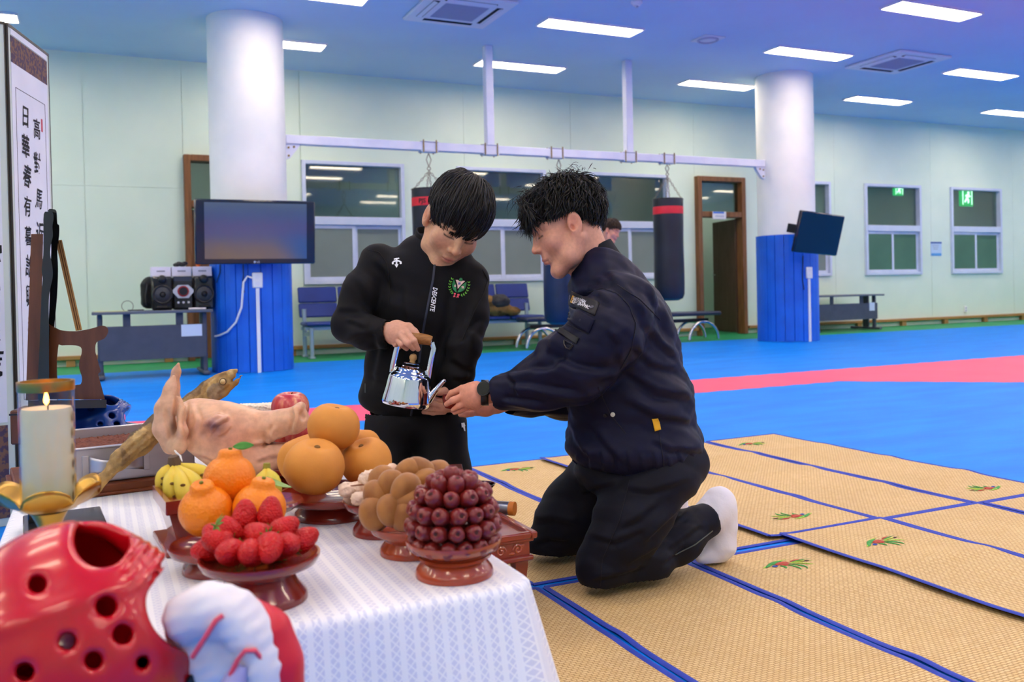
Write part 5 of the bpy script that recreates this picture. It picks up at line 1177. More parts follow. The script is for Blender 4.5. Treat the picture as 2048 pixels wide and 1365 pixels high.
# black slab of another stand
A, B, C_ = on(40, 1068, TZ+.026), on(208, 1046, TZ+.026), on(206, 1012, TZ+.026); e1 = B-A; e2 = C_-B; cc0 = (A+B)/2+e2/2; ang = atan2(e1[1], e1[0])
t = thing('black_plinth', 'flat black plinth on the cloth behind the candle', 'plinth', (cc0[0], cc0[1], TZ), ang); MB().box((0, 0, .013), (np.linalg.norm(e1[:2]), np.linalg.norm(e2[:2]), .026), bev=.002).build('slab', M_blk, t)
MB().box((-np.linalg.norm(e1[:2])*.35, 0.01, .042), (.024, .024, .032), bev=.002).build('post', M_blk, t)

# ================================================================== steel tray of red bean cake on a wooden board
zr = TZ+.105; A, B, C_ = on(150, 899, zr), on(300, 884, zr), on(150, 861, zr); ex = (B-A)/np.linalg.norm(B-A); ang = atan2(ex[1], ex[0]); near = on(268, 888, zr); ey = np.array((-ex[1], ex[0], 0)); depth = abs((C_-A)@ey); 
rc = on(388, 876, zr); TWd = .34; tc_ = rc-ex*TWd/2+ey*depth/2
M_ss = mat('stainless', '#c6c4c8', .38, .75, color2='#b8b6bc', nscale=3., stretch=(1, 8, 8)); 
t = thing('wooden_board', 'reddish brown wooden board under the steel tray', 'board', (tc_[0], tc_[1], TZ), ang); MB().box((.0, 0, .013), (TWd+.06, depth+.05, .022), bev=.003).build('board', mat('board_wood', '#7c3f1e', .45, color2='#693216', nscale=5, stretch=(.8, 6, 6)), t); MB().box((0, -.004, .0035), (TWd+.08, depth+.06, .007), bev=.002).build('board_foot', mat('board_wood'), t)
zb = .026
t = thing('steel_tray', 'rectangular steel tray with handles full of red bean cake', 'tray', (tc_[0], tc_[1], TZ+zb), ang); hT = zr-TZ-zb; q = MB(); x, y = TWd/2, depth/2; th_ = .003
for c, sz in (((0, 0, th_/2), (TWd, depth, th_)), ((0, -y+th_/2, hT/2), (TWd, th_, hT)), ((0, y-th_/2, hT/2), (TWd, th_, hT)), ((-x+th_/2, 0, hT/2), (th_, depth, hT)), ((x-th_/2, 0, hT/2), (th_, depth, hT))): q.box(c, sz)
q.build('tray_body', M_ss, t, smooth=False); q = MB()
for c, sz in (((0, -y-.003, hT), (TWd+.014, .009, .006)), ((0, y+.003, hT), (TWd+.014, .009, .006)), ((-x-.003, 0, hT), (.009, depth, .006)), ((x+.003, 0, hT), (.009, depth, .006))): q.box(c, sz, bev=.002)
q.build('rolled_rim', M_ss, t)
hx = (on(238, 935, TZ+zb+hT*.45)-tc_)@ex
for nm_, yy in (('handle', -y), ):
    def hd(u, v):
        a = -1+2*u; w_ = .5+.5*abs(a)**2; out = .026*(1-abs(a)**3.5); return (hx+a*.058, yy-.003-out, hT*.5+(v-.5)*.042*w_)
    ho = MB().grid(hd, 25, 6).build('handle', M_ss, t); ho.modifiers.new('s', 'SOLIDIFY').thickness = .002
    for a in (-1, 1): MB().box((hx+a*.064, yy-.002, hT*.5), (.014, .004, .046), bev=.001).build('handle_plate', M_ss, t)
def cake(P): return d_box(P, (0, 0, hT*.40), (x-.006, y-.006, hT*.36), rnd=.008)+.002*vnoise(P, 260, 4)+.0022*vnoise(P, 520, 6)
vv, ff = surface(cake, (-x, -y, .003), (x, y, hT), .004); ck = thing('bean_cake', 'crumbly red bean rice cake filling the steel tray', 'cake', (tc_[0], tc_[1], TZ+zb), ang); meshobj('cake', vv, ff, mat('red_bean', '#5a2c22', .85, color2='#7a4432', nscale=90., bump=.9, bscale=160, bdist=.006), ck)

# ================================================================== pig head (resting on a lacquered board)
PG = 1.98; s = PG/FPX; G0 = at(450, 860, PG)
def pg(x, y, z=0.): return np.array(((x-450)*s, -(y-860)*s, z))
def pig_fn(P):
    d = d_ell(P, pg(430, 872, .02), (78*s, 62*s, .074), rotm(0, 0, -.30))                     # skull and cheek
    d = smin(d, d_cone(P, pg(385, 842, .02), pg(470, 862, .02), .046, .044), .03)             # brow line
    d = smin(d, d_cone(P, pg(470, 872, .02), pg(545, 856, .02), .052, .030), .04)             # muzzle
    d = smin(d, d_cone(P, pg(540, 855, .02), pg(588, 842, .02), .029, .030), .02)
    d = smin(d, d_ell(P, pg(594, 840, .02), (7*s, 30*s, .034), rotm(0, 0, -.16)), .008)       # snout disc
    d = smin(d, d_ell(P, pg(596, 816, .02), (9*s, 8*s, .026), rotm(0, 0, .3)), .010)          # snout lip
    d = smin(d, d_ell(P, pg(470, 920, .02), (85*s, 36*s, .062), rotm(0, 0, -.2)), .035)       # jowl
    d = smin(d, d_cone(P, pg(500, 918, .02), pg(568, 902, .02), .036, .020), .03)             # lower jaw
    d = smin(d, d_ell(P, pg(390, 895, .03), (55*s, 56*s, .065), rotm(0, 0, .5)), .04)         # neck side
    d = smax(d, -d_box(P, pg(330, 965, .0), (52*s, 90*s, .3), rotm(0, 0, radians(-42)), .004), .012)   # cut
    # mouth line
    d = smax(d, -d_chain(P, [pg(612, 884, -.03), pg(566, 882, -.02), pg(535, 890, -.03), pg(520, 893, -.046)], [.007, .006, .005, .003], .004), .006)
    F2 = (P[0], P[1], 0*P[2]); d = smax(d, -d_chain(F2, [pg(625, 884), pg(575, 882), pg(545, 886), pg(530, 890)], [.014, .0085, .004, .0015], .003), .005)       # open mouth
    for z in (-.0, .04): d = smax(d, -d_ell(P, pg(606, 832, z), (10*s, 9*s, .008)), .005)     # nostrils
    # eye: sunken slit with swollen lids
    ez = -.047
    d = smin(d, d_ell(P, pg(447, 846, ez), (24*s, 17*s, .016), rotm(0, 0, .5)), .016); d = smax(d, -d_chain(P, [pg(430, 857, ez-.021), pg(440, 846, ez-.0245), pg(458, 838, ez-.021)], [.003, .0042, .003], .004), .006)
    d = smax(d, -d_ell(P, pg(428, 858, ez-.010), (9*s, 14*s, .010), rotm(0, 0, -.5)), .010)
    # wrinkles by the mouth
    for a, b in (((528, 868), (540, 902)), ((538, 866), (548, 886))): d = smax(d, -d_chain(P, [pg(*a, -.042), pg(*b, -.045)], [.003, .004], .004), .006)
    # near ear: a curled upright blade, far ear behind it
    def blade(pts, rs, flat): 
        Q = (P[0], P[1], (P[2]-pts[0][2])*flat); return d_chain(Q, [np.array((q[0], q[1], (q[2]-pts[0][2])*flat)) for q in pts], rs, .012)
    e = blade([pg(358, 884, -.05), pg(350, 850, -.06), pg(349, 812, -.055), pg(356, 775, -.045), pg(361, 752, -.04)], [.020, .0235, .0205, .013, .006], 1.7)
    e = smin(e, blade([pg(376, 880, -.062), pg(388, 855, -.066), pg(381, 822, -.055), pg(372, 792, -.048)], [.016, .010, .007, .004], 1.2), .004)
    e = smin(e, d_ell(P, pg(374, 884, -.062), (.022, .020, .016)), .008)
    e = smax(e, -d_chain(P, [pg(369, 870, -.098), pg(372, 840, -.096), pg(371, 806, -.085)], [.012, .013, .006], .008), .005)
    d = smin(d, e, .010)
    e = blade([pg(345, 856, .03), pg(330, 815, .04), pg(331, 778, .04), pg(341, 747, .035), pg(347, 730, .03)], [.020, .0185, .015, .009, .0045], 1.7)
    d = smin(d, e, .010)
    return d+.0008*vnoise(P, 90, 2)
vv, ff = surface(pig_fn, pg(300, 1000, -.12), pg(625, 710, .14), .0028); vv = relax(vv, ff, 1, .4)
PL = [([(425, 868), (432, 852), (446, 844), (462, 838)], .8, 1.6), ([(418, 852), (430, 838), (448, 830)], .8, .9), ([(436, 874), (450, 868), (464, 852)], .8, .8), ([(528, 862), (536, 880), (530, 894)], .9, 1.2), ([(548, 850), (540, 870), (545, 884)], .8, 1.), ([(500, 892), (520, 890), (545, 884)], .8, 1.2), ([(372, 880), (366, 850), (370, 815), (368, 785)], .9, 1.8), ([(350, 860), (346, 825), (352, 785)], .9, .9), ([(392, 870), (398, 840), (388, 805)], .9, 1.), ([(585, 812), (590, 835), (584, 868)], .7, 1.2), ([(510, 925), (540, 915), (565, 912)], .9, .9), ([(372, 905), (410, 915), (450, 935)], 1., .8), ([(340, 880), (332, 850), (330, 815)], .8, .8)]
vv = (creases(G0+vv @ U3.T, ff, PL, .0045, 6.)-G0) @ U3
def blob(c, r): return np.exp(-(((vv-c)/np.array(r))**2).sum(1))
base = np.tile(np.array(lin('#e2b08c')[:3]), (len(vv), 1))
def tint(w_, col): 
    global base
    base = base*(1-w_[:, None])+np.array(lin(col)[:3])*w_[:, None]
nzv = vnoise(vv.T, 40, 8); tint(np.clip(.35*nzv, 0, .5), '#e8bfa0'); tint(.55*blob(pg(490, 880, -.05), (.06, .05, .06)), '#dc8a72'); tint(.35*blob(pg(410, 850, -.06), (.03, .03, .05)), '#d8906c')
tint(.65*blob(pg(440, 850, -.06), (.030, .028, .03)), '#a86a68'); tint(.7*blob(pg(446, 842, -.066), (.016, .010, .03)), '#7c5060'); tint(.5*blob(pg(575, 845, 0), (.035, .04, .08)), '#d8a888'); tint(.5*blob(pg(540, 915, 0), (.045, .03, .1)), '#c08c74')
tint(.5*blob(pg(350, 800, -.02), (.03, .05, .06)), '#c08e72'); tint(.85*blob(pg(370, 845, -.075), (.008, .036, .020)), '#5e3428'); tint(.75*blob(pg(443, 845, -.07), (.020, .0045, .03)), '#54303c'); tint(.6*blob(pg(560, 884, 0), (.035, .007, .1)), '#6a4a40'); tint(.35*blob(pg(400, 812, 0), (.05, .016, .08)), '#f0cba4'); tint(.4*blob(pg(378, 884, -.07), (.018, .016, .02)), '#ecc8a0')
cutn = (vv-pg(352, 940, 0))@np.array((-.74, -.67, 0)); tint(np.clip((cutn+.012)/.012, 0, 1)*(vv[:, 1] < pg(0, 885)[1])*.75, '#8a5a48')
t = thing('boiled_pig', 'boiled pale pink pig head with upright ears facing right', 'pig', (G0[0], G0[1], TZ))
meshobj('pig_body', G0+vv @ U3.T, ff, mat('pig_skin', rough=.42, attr='tint', nmix=.8, nscale=60., sub=.15, bump=.15, bscale=150, coat=.1), t, world=True, angle=180, colors=base)
zpig = (G0+vv @ U3.T)[:, 2].min(); 
MB().tube([at(348, 884, 1.92), at(345, 893, 1.91), at(352, 905, 1.9), at(361, 913, 1.9), at(363, 924, 1.89)], .0022, 6).build('string', mat('string_white', '#e8e6e0', .8), t, world=True)
MB().tube([at(356, 890, 1.93), at(350, 905, 1.92), at(344, 922, 1.9)], .001, 5).build('thread', mat('string_white'), t, world=True)
pc = at(470, 950, PG); hP = max(.012, zpig-TZ-.001)
t = thing('pig_stand', 'dark red lacquered stand under the pig head', 'stand', (pc[0], pc[1]+.02, TZ), -YAW*.6); MB().box((0, 0, hP-.006), (.20, .15, .012), bev=.003).build('stand_top', M_lacq, t); MB().box((0, 0, (hP-.012)/2), (.15, .11, hP-.012), bev=.002).build('stand_foot', M_lacq, t)

# ================================================================== dried pollack
FP = [(188, 972, 1.945), (215, 950, 1.95), (240, 920, 1.965), (280, 886, 2.0), (320, 852, 2.05), (355, 830, 2.09), (390, 808, 2.12), (420, 784, 2.13), (445, 768, 2.135), (462, 755, 2.135)]
fpts = [at(*q) for q in FP]; frr = [.018, .0115, .020, .026, .029, .028, .027, .027, .022, .014]
t = thing('dried_pollack', 'dried brown pollack with open mouth slanting behind the pig head', 'dried fish', (fpts[3][0], fpts[3][1], TZ)); o0 = fpts[5]
loc_ = [(p-o0) @ U3 for p in fpts]
def fish_fn(P):
    def flat(p): return p
    Q = (P[0], P[1], P[2]*1.55)
    fl = [np.array((p[0], p[1], p[2]*1.55)) for p in loc_]
    d = d_chain(Q, fl[1:], frr[1:], .012)
    lq = lambda x, y, z=0.: (lambda p: np.array((p[0], p[1], p[2]*1.55)))(((at(x, y, 2.13)-o0) @ U3)+np.array((0, 0, z)))
    d = smin(d, d_chain(Q, [lq(440, 772), lq(462, 752), lq(471, 742)], [.024, .013, .005], .01), .012)      # upper jaw
    d = smin(d, d_chain(Q, [lq(444, 782), lq(468, 765), lq(484, 747)], [.016, .009, .0055], .01), .008)      # lower jaw
    m2 = lambda q: np.array((q[0], q[1], 0.)); d = smax(d, -d_chain((Q[0], Q[1], 0*Q[2]), [m2(lq(486, 738)), m2(lq(475, 752)), m2(lq(464, 764))], [.0085, .0055, .0015], .002), .0025)
    d = smin(d, d_ell(Q, lq(446, 763, -.015), (.008, .008, .008)), .004)                                     # eye
    d = smax(d, -d_chain(Q, [lq(415, 775, -.03), lq(414, 795, -.032), lq(430, 805, -.03)], [.002, .003, .002], .003), .004)   # gill
    tl = fl[0]; d = smin(d, d_cone(Q, fl[1], fl[0], .010, .020)+0*Q[0], .01)
    return (d+.0012*np.sin((P[0]*.8+P[1]*.6)*420)*(np.abs(P[1]*.8-P[0]*.6) < .012)+.0014*vnoise(P, 160, 2))
lo_ = np.min(loc_, 0)-.05; hi_ = np.max(loc_, 0)+.05; vv, ff = surface(fish_fn, lo_, hi_, .0038)
cb_ = np.tile(np.array(lin('#a88650')[:3]), (len(vv), 1)); nn = vnoise(vv.T, 70, 4); cb_[nn > .4] = lin('#80623a')[:3]; cb_[nn < -.5] = lin('#c4a468')[:3]
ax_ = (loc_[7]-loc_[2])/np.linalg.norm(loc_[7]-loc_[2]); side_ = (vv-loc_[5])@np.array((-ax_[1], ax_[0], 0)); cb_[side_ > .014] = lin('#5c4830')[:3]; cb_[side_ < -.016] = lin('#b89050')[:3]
hd_ = np.linalg.norm(vv-((at(430, 785, 2.10)-o0) @ U3), axis=1) < .026; cb_[hd_] = lin('#a89070')[:3]
fw = creases(o0+vv @ U3.T, ff, [([(418, 772), (412, 785), (418, 800), (432, 808)], .7, 1.5), ([(402, 785), (398, 800), (405, 815)], .7, 1.), ([(434, 790), (448, 780), (460, 768)], .7, 1.), ([(425, 770), (440, 752), (458, 745)], .6, .8)]+[([(215+14*i, 950-11.5*i), (228+14*i, 938-11.5*i)], .5, .9) for i in range(9)]+[([(222, 958), (260, 920), (300, 890), (335, 862)], .7, 1.), ([(228, 930), (262, 893), (300, 862)], .7, .9)], .0035, 5.)
meshobj('fish_body', fw, ff, mat('dried_fish', rough=.55, attr='tint', nmix=.6, nscale=60., bump=.5, bscale=120, bdist=.004, stretch=(1, 1, 1)), t, world=True, angle=180, colors=cb_)
ec = at(446, 764, 2.107); MB().sphere(ec, .0068, 14, 8).build('eye', mat('fish_eye', '#c8b07c', .4), t, world=True); MB().torus(ec, .0072, .0014, axis=_F, n=18, m=6).build('eye_ring', mat('fish_eye_ring', '#5c4a30', .6), t, world=True)

# ================================================================== small lacquered table with carved apron
M_mah = mat('mahogany', '#8e3018', .28, color2='#74240f', nscale=4, stretch=(.7, 5, 5), coat=.6, bump=.05, bscale=30)
SZ = .245; cr = on(1076, 1063, SZ); SW, SD = .345, .36
t = thing('small_offering_table', 'small red lacquered table with carved apron between altar and men', 'table', (cr[0]-SW/2, cr[1]+SD/2, 0.0105))
tz = SZ-.0105
MB().box((0, 0, tz-.016), (SW-.03, SD-.03, .012)).build('table_top', M_mah, t, smooth=False); q = MB()
for sx in (-1, 1): q.box((sx*(SW/2-.008), 0, tz-.008), (.016, SD, .016), bev=.003)
for sy in (-1, 1): q.box((0, sy*(SD/2-.008), tz-.008), (SW-.032, .016, .016), bev=.003)
q.build('raised_rim', M_mah, t); q = MB()
for sy in (-1, 1): q.box((0, sy*(SD/2-.016), tz-.020), (SW-.012, .014, .008), bev=.002).box((0, sy*(SD/2-.022), tz-.04), (SW-.03, .012, .034)).box((0, sy*(SD/2-.017), tz-.062), (SW-.014, .018, .012), bev=.003)
for sx in (-1, 1): q.box((sx*(SW/2-.016), 0, tz-.020), (.014, SD-.03, .008), bev=.002).box((sx*(SW/2-.022), 0, tz-.04), (.012, SD-.045, .034)).box((sx*(SW/2-.017), 0, tz-.062), (.018, SD-.035, .012), bev=.003)
q.build('apron', M_mah, t)
M_carv = mat('carved_gloss', '#a34424', .25, coat=.6)
def scroll(c, along, flip):
    pts = []
    for i in range(19): a = 1.3*2*pi*i/18; rr = .0125*(1-.8*i/18); o = flip*rr*cos(a); pts.append((c[0]+(o if along else 0), c[1]+(0 if along else o), c[2]+rr*sin(a)))
    MB().tube(pts, .0028, 6).build('carved_scroll', M_carv, t)
for sy in (-SD/2+.0155, SD/2-.0155):
    for k in range(7): scroll((-SW/2+.045+k*.0425, sy, tz-.040), True, 1 if k % 2 else -1)
    for k in range(12): MB().sphere((-SW/2+.035+k*.025, sy, tz-.040+.008*(1 if k % 2 else -1)), (.008, .003, .004), 8, 5).build('carved_leaf', M_carv, t)
for sx in (-SW/2+.0155, SW/2-.0155):
    for k in range(7): scroll((sx, -SD/2+.045+k*.045, tz-.040), False, 1 if k % 2 else -1)
for sx in (-1, 1):
    for sy in (-1, 1):
        prof = [(.031, tz-.066), (.031, tz-.08), (.026, tz-.10), (.024, tz-.13), (.026, .05), (.030, .012), (.031, .0)]
        cx, cy_ = sx*(SW/2-.034), sy*(SD/2-.034); pts = [(cx, cy_, z) for _, z in prof]; MB().tube(pts, [w_*.72 for w_, _ in prof], 4, hint=(1, 1, 0)).build('leg', M_mah, t, smooth=False)
zt2 = SZ-.0105+.0105-.010
cA, cB = at(985, 1039, 2.27), at(1030, 1034, 2.25); t = thing('metal_tube', 'steel tube with an orange end cap lying on the small table', 'tube', (cA[0], cA[1], SZ-.01)); rr_ = 13.5*2.26/FPX; zc = SZ-.010+rr_
u_ = (cB-cA); u_[2] = 0; u_ /= np.linalg.norm(u_); e_ = np.array((cB[0], cB[1], zc)); MB().cyl(e_-u_*.17, e_-u_*.014, rr_, 28).build('tube_body', mat('brushed_steel', '#80848e', .28, .9), t, world=True); MB().cyl(e_-u_*.014, e_, rr_*1.02, 28).build('end_cap', mat('cap_orange', '#c07028', .6), t, world=True)
bw = at(962, 985, 2.42); t = thing('wine_bowl', 'dark red glazed bowl of clear drink on the small table', 'bowl', (bw[0], bw[1], SZ-.010)); hb = at(962, 968, 2.42)[2]-(SZ-.010)
MB().lathe([(.001, 0), (.02, 0), (.021, .006), (.012, .012), (.012, hb*.45), (.026, hb*.62), (.038, hb*.9), (.040, hb), (.0375, hb), (.034, hb*.88), (.001, hb*.7)], n=32).build('bowl_body', mat('dark_red_glaze', '#4a0f14', .15, coat=.8), t); MB().lathe([(.0355, hb*.93), (.001, hb*.93)], n=28).build('drink', mat('clear_drink', '#d8d4c8', .05, coat=.5), t)
wb_ = at(890, 950, 2.42); t = thing('incense_box', 'dark wooden incense box with an overhanging lid on the small table', 'box', (wb_[0], wb_[1], SZ-.010), -YAW+.1); hb = at(890, 934, 2.42)[2]-(SZ-.01); MB().box((0, 0, (hb-.01)/2), (.075, .055, hb-.01), bev=.002).build('box_body', mat('incense_wood', '#6a2f26', .4), t); MB().box((0, 0, hb-.005), (.095, .065, .010), bev=.002).build('lid', mat('incense_wood'), t)
# ================================================================== people
from mathutils.bvhtree import BVHTree
AX = np.stack([_R, _U, _F], 1)                              # columns: right, up, away
class Fr:
    """a frame fixed at one spot of the room, axes right / up / away"""
    def __init__(s, x, y, d): s.o = at(x, y, d)
    def p(s, x, y, d): return (at(x, y, d)-s.o) @ AX
    def W(s, v): return s.o+np.asarray(v) @ AX.T
def rp(r, d): return r*d/FPX
SKIN, LIP, DARKB = '#dba283', '#b4605c', '#2a1c18'
def head_mesh(skin, lip, res=.0028, scale=1., fat=0., neck_to=None, eye_closed=.8):
    """head in its own frame: x lateral, y forward, z up, origin between the ears; returns verts, faces, colours"""
    E = d_ell
    def fn(P):
        X = np.abs(P[0]); S = (X, P[1], P[2])
        d = E(P, (0, -.016, .046), (.074, .094, .080)); d = smin(d, E(P, (0, .034, -.028), (.063+fat*.5, .060, .082)), .03)
        d = smin(d, d_chain(S, [(.055+fat, -.004, -.045), (.046+fat, .028, -.085), (.018, .066, -.108), (0, .074, -.110)], [.018+fat, .020+fat, .018, .017], .02), .02)
        d = smin(d, E(S, (.040+fat*.5, .060, -.030), (.027+fat, .022, .028)), .02)
        d = smin(d, d_chain(S, [(0, .083, .024), (.03, .080, .026), (.055, .06, .018)], [.013, .013, .010], .01), .014)
        d = smax(d, -E(S, (.032, .104, .003), (.019, .016, .011)), .012)
        d = smin(d, E(S, (.032, .0735, .001), (.0155, .0125, .0105)), .004)
        # lid slit
        d = smax(d, -d_chain(S, [(.018, .0865, -.004), (.031, .089, -.0065), (.046, .080, -.004)], [.0012, .0018, .0012], .001), .0015)
        d = smin(d, d_chain(P, [(0, .087, .016), (0, .095, -.008), (0, .1075, -.030)], [.0065, .007, .0095], .01), .012)
        d = smin(d, E(P, (0, .1080, -.0330), (.0100, .0090, .0085)), .006); d = smin(d, E(S, (.0130, .0970, -.0365), (.0078, .0100, .0072)), .005)
        d = smax(d, -E(S, (.0065, .105, -.0425), (.0038, .005, .0035)), .003)
        d = smin(d, E(P, (0, .083, -.060), (.026, .014, .018)), .014)
        d = smin(d, E(P, (0, .0925, -.0660), (.021, .0085, .0058)), .004); d = smin(d, E(P, (0, .0905, -.0765), (.0185, .0088, .0062)), .004)
        d = smax(d, -d_chain(S, [(0, .102, -.0712), (.012, .0985, -.0712), (.024, .088, -.0720)], [.0016, .0015, .0010], .001), .0018)
        d = smax(d, -E(P, (0, .092, -.0885), (.016, .006, .004)), .006)
        # ears
        e = E(S, (.0815, -.010, -.010), (.0095, .0205, .034), rotm(.15, 0, 0)); e = smin(e, E(S, (.077, -.001, -.036), (.008, .010, .012)), .006); e = smax(e, -E(S, (.0930, -.007, -.007), (.0090, .0135, .0245), rotm(.15, 0, 0)), .003); e = smax(e, -E(S, (.0850, .000, -.018), (.0070, .0060, .0090)), .003); e = smin(e, E(S, (.078, .007, -.018), (.004, .0035, .006)), .003)
        d = smin(d, e, .005)
        d = smin(d, d_cone(P, (0, -.030, -.04), neck_to if neck_to is not None else (0, -.045, -.17), .052+fat, .058+fat), .022)
        return d
    lo, hi = (-.105, -.13, -.18), (.105, .14, .135)
    if neck_to is not None: lo = np.minimum(lo, np.array(neck_to)-.07); hi = np.maximum(hi, np.array(neck_to)+.07)
    v, f = surface(fn, lo, hi, res); c = np.tile(np.array(lin(skin)[:3]), (len(v), 1)); x, y, z = np.abs(v[:, 0]), v[:, 1], v[:, 2]
    def tn(w_, col): c[:] = c*(1-w_[:, None])+np.array(lin(col)[:3])*w_[:, None]
    g = lambda p, r: np.exp(-(((np.stack([x, y, z], 1)-np.array(p))/np.array(r))**2).sum(1))
    tn(.30*g((.045, .07, -.035), (.03, .04, .03)), '#d87c66'); tn(.35*g((0, .115, -.033), (.014, .02, .012)), '#d87c66'); tn(.4*g((.08, -.01, -.005), (.015, .03, .04)), '#dc7a62')
    tn(.85*np.clip(1-((x/.0225)**2+((z+.0712)/.0115)**2), 0, 1)**.5*(y > .080), lip)
    mz = np.clip(1-np.abs(z+.0712)/.0017, 0, 1)*(x < .023)*(y > .080); tn(.75*mz, '#5a2624')
    ey = np.clip(1-np.abs(z-(-.0058+.5*(x-.032)**2*10))/.0032, 0, 1)**.6*(np.abs(x-.032) < .0155)*(y > .065); tn(.95*ey, '#18100e')
    br = np.clip(1-np.abs(z-(.026+.0025-6*(x-.03)**2))/.0045, 0, 1)*(np.abs(x-.034) < .020)*(y > .06); tn(.8*np.clip(br*1.6, 0, 1), '#201613')
    tn(.3*(vnoise(v.T, 60, 3) > .4)*1., skin)
    return v*scale, f, c*1.
def locks(P, cnt, rad, nrm_c, M=9, taper=.15, wid=1.6, thk=.7):
    """tapered ribbons along many paths at once: P (K,N,3), cnt points used"""
    K, N = P.shape[:2]; fr = np.linspace(0, 1, M)[:, None]*(cnt-1)[None]; i0 = np.minimum(fr.astype(int), np.maximum(cnt-2, 0)[None]); w1 = (fr-i0)[..., None]; j = np.arange(N)[None]
    Q = P[i0, j]*(1-w1)+P[np.minimum(i0+1, K-1), j]*w1; T = np.gradient(Q, axis=0); T /= np.linalg.norm(T, axis=2, keepdims=True)+1e-9; nr = Q-nrm_c; nr = nr-T*(nr*T).sum(2, keepdims=True); nr /= np.linalg.norm(nr, axis=2, keepdims=True)+1e-9; sd = np.cross(T, nr)
    u = np.linspace(0, 1, M); pr = (np.sin(np.pi*np.clip(.22+.62*u, 0, 1))*(1-u**4)+taper*u**4)[:, None, None]*rad[None, :, None]
    V = np.stack([Q+pr*(wid*cos(a)*sd+thk*sin(a)*nr) for a in (0, pi/2, pi, 3*pi/2)], 2)            # M,N,4,3
    V = V.transpose(1, 0, 2, 3).reshape(-1, 3); base = (np.arange(N)*M*4)[:, None, None, None]; r = (np.arange(M-1)*4)[None, :, None, None]; k = np.arange(4)[None, None, :, None]; k2 = (k+1) % 4
    F = np.concatenate([base+r+k, base+r+k2, base+r+4+k2, base+r+4+k], 3).reshape(-1, 4); return V, F
def hair_mesh(zline, crown=(0, -.5, .87), n=900, vol=.012, rad=.0032, mess=.0, seed=1, scale=1., cap_r=(.0775, .0975, .0835), base=True, tufts=(), step=.085, lmin=.05, lmax=.11):
    """hair in the head frame: a close cap plus tapered locks running from the crown to the hairline"""
    r_ = np.random.default_rng(seed); hc = np.array((0, -.016, .046)); hr = np.array(cap_r); cr = np.array(crown, float); cr /= np.linalg.norm(cr); u, w_, a = basis(cr, (0, 1, 0))
    ph = r_.uniform(0, 2*pi, n); th = (r_.uniform(.01, 1., n)**.75)*1.75; lift = r_.uniform(0, 1, n); swirl = r_.normal(size=n)*mess*.6; maxL = r_.uniform(lmin, lmax, n); jit = .004*r_.normal(size=n); cl = r_.normal(size=(n, 3)); K = 24
    P = np.zeros((K, n, 3)); cnt = np.ones(n, int); alive = np.ones(n, bool); L = np.zeros(n); g = np.linspace(0, pi, 64); zt = np.array([zline(q, None) for q in g]); ok = None
    for k in range(K):
        side = np.cos(ph)[:, None]*u+np.sin(ph)[:, None]*w_; dv = np.cos(th)[:, None]*cr+np.sin(th)[:, None]*side; p = hc+dv*hr*(1+(vol*(.2+.8*lift)/.085)*np.minimum(1, .45+k*.16))[:, None]
        if mess: p = p+mess*.024*np.sin(np.array((9., 7., 8.))*th[:, None]+cl*6)*min(1, k*.2)
        az = np.arctan2(np.abs(dv[:, 0]), dv[:, 1]); low = p[:, 2] < np.interp(az, g, zt)+jit
        if k == 0: ok = ~(p[:, 2] < np.interp(az, g, zt)-.002)
        else: L += np.where(alive, np.linalg.norm(p-P[k-1], axis=1), 0)
        P[k] = np.where(alive[:, None], p, P[k-1] if k else p); cnt = np.where(alive, k+1, cnt); alive &= ~(low | (L > maxL)); th = th+step; ph = ph+swirl*.12
    use = ok & (cnt >= 3); V, F = locks(P[:, use], cnt[use], rad*r_.uniform(.6, 1.15, use.sum()), hc); VV, FF = [V], [F]; o = len(V)
    for (m, c, spread, L0, dirv, rd, sd, curl) in tufts:
        q = np.random.default_rng(sd); A = np.array(c)+q.normal(size=(m, 3))*np.array(spread); D = np.array(dirv)+q.normal(size=(m, 3))*.3; Ls = L0*q.uniform(.6, 1.2, m); Cv = q.normal(size=(m, 3))*.008; t = np.linspace(0, 1, 6)[:, None, None]
        Pt = A+D*Ls[:, None]*t+(Cv+np.array(curl))*t*t; V, F = locks(Pt, np.full(m, 6), rd*q.uniform(.6, 1.1, m), hc, 7); VV.append(V); FF.append(F+o); o += len(V)
    if base:
        def fn(Pg):
            d = d_ell(Pg, hc, hr*1.015); az = np.arctan2(np.abs(Pg[0]), Pg[1]); return smax(d, -(Pg[2]-np.interp(az, g, zt)-.006), .004)
        V, F = surface(fn, (-.1, -.13, -.1), (.1, .12, .15), .005); VV.append(V); FF.append(F+o)
    return np.concatenate(VV)*scale, np.concatenate(FF)
def zline_v(fn, az):
    g = np.linspace(0, pi, 64); t = np.array([fn(q, None) for q in g]); return np.interp(az, g, t)
def placed(v, R, o): return np.asarray(v) @ np.asarray(R).T+o
def head_axes(f, up):
    f = np.array(f, float); f /= np.linalg.norm(f); up = np.array(up, float); up = up-f*(up@f); up /= np.linalg.norm(up); lat = np.cross(f, up)
    return AX @ np.stack([lat, f, up], 1)                   # head x (its right), forward, up -> room
M_skin = mat('skin', rough=.5, attr='tint', sub=.12, nmix=.88, nscale=120., bump=.06, bscale=400); M_hair = mat('black_hair', '#0c0a09', .5, color2='#14110f', nscale=40., spec=.4)
M_hairb = mat('brown_hair', '#2e1e14', .45, color2='#3a2618', nscale=40.)
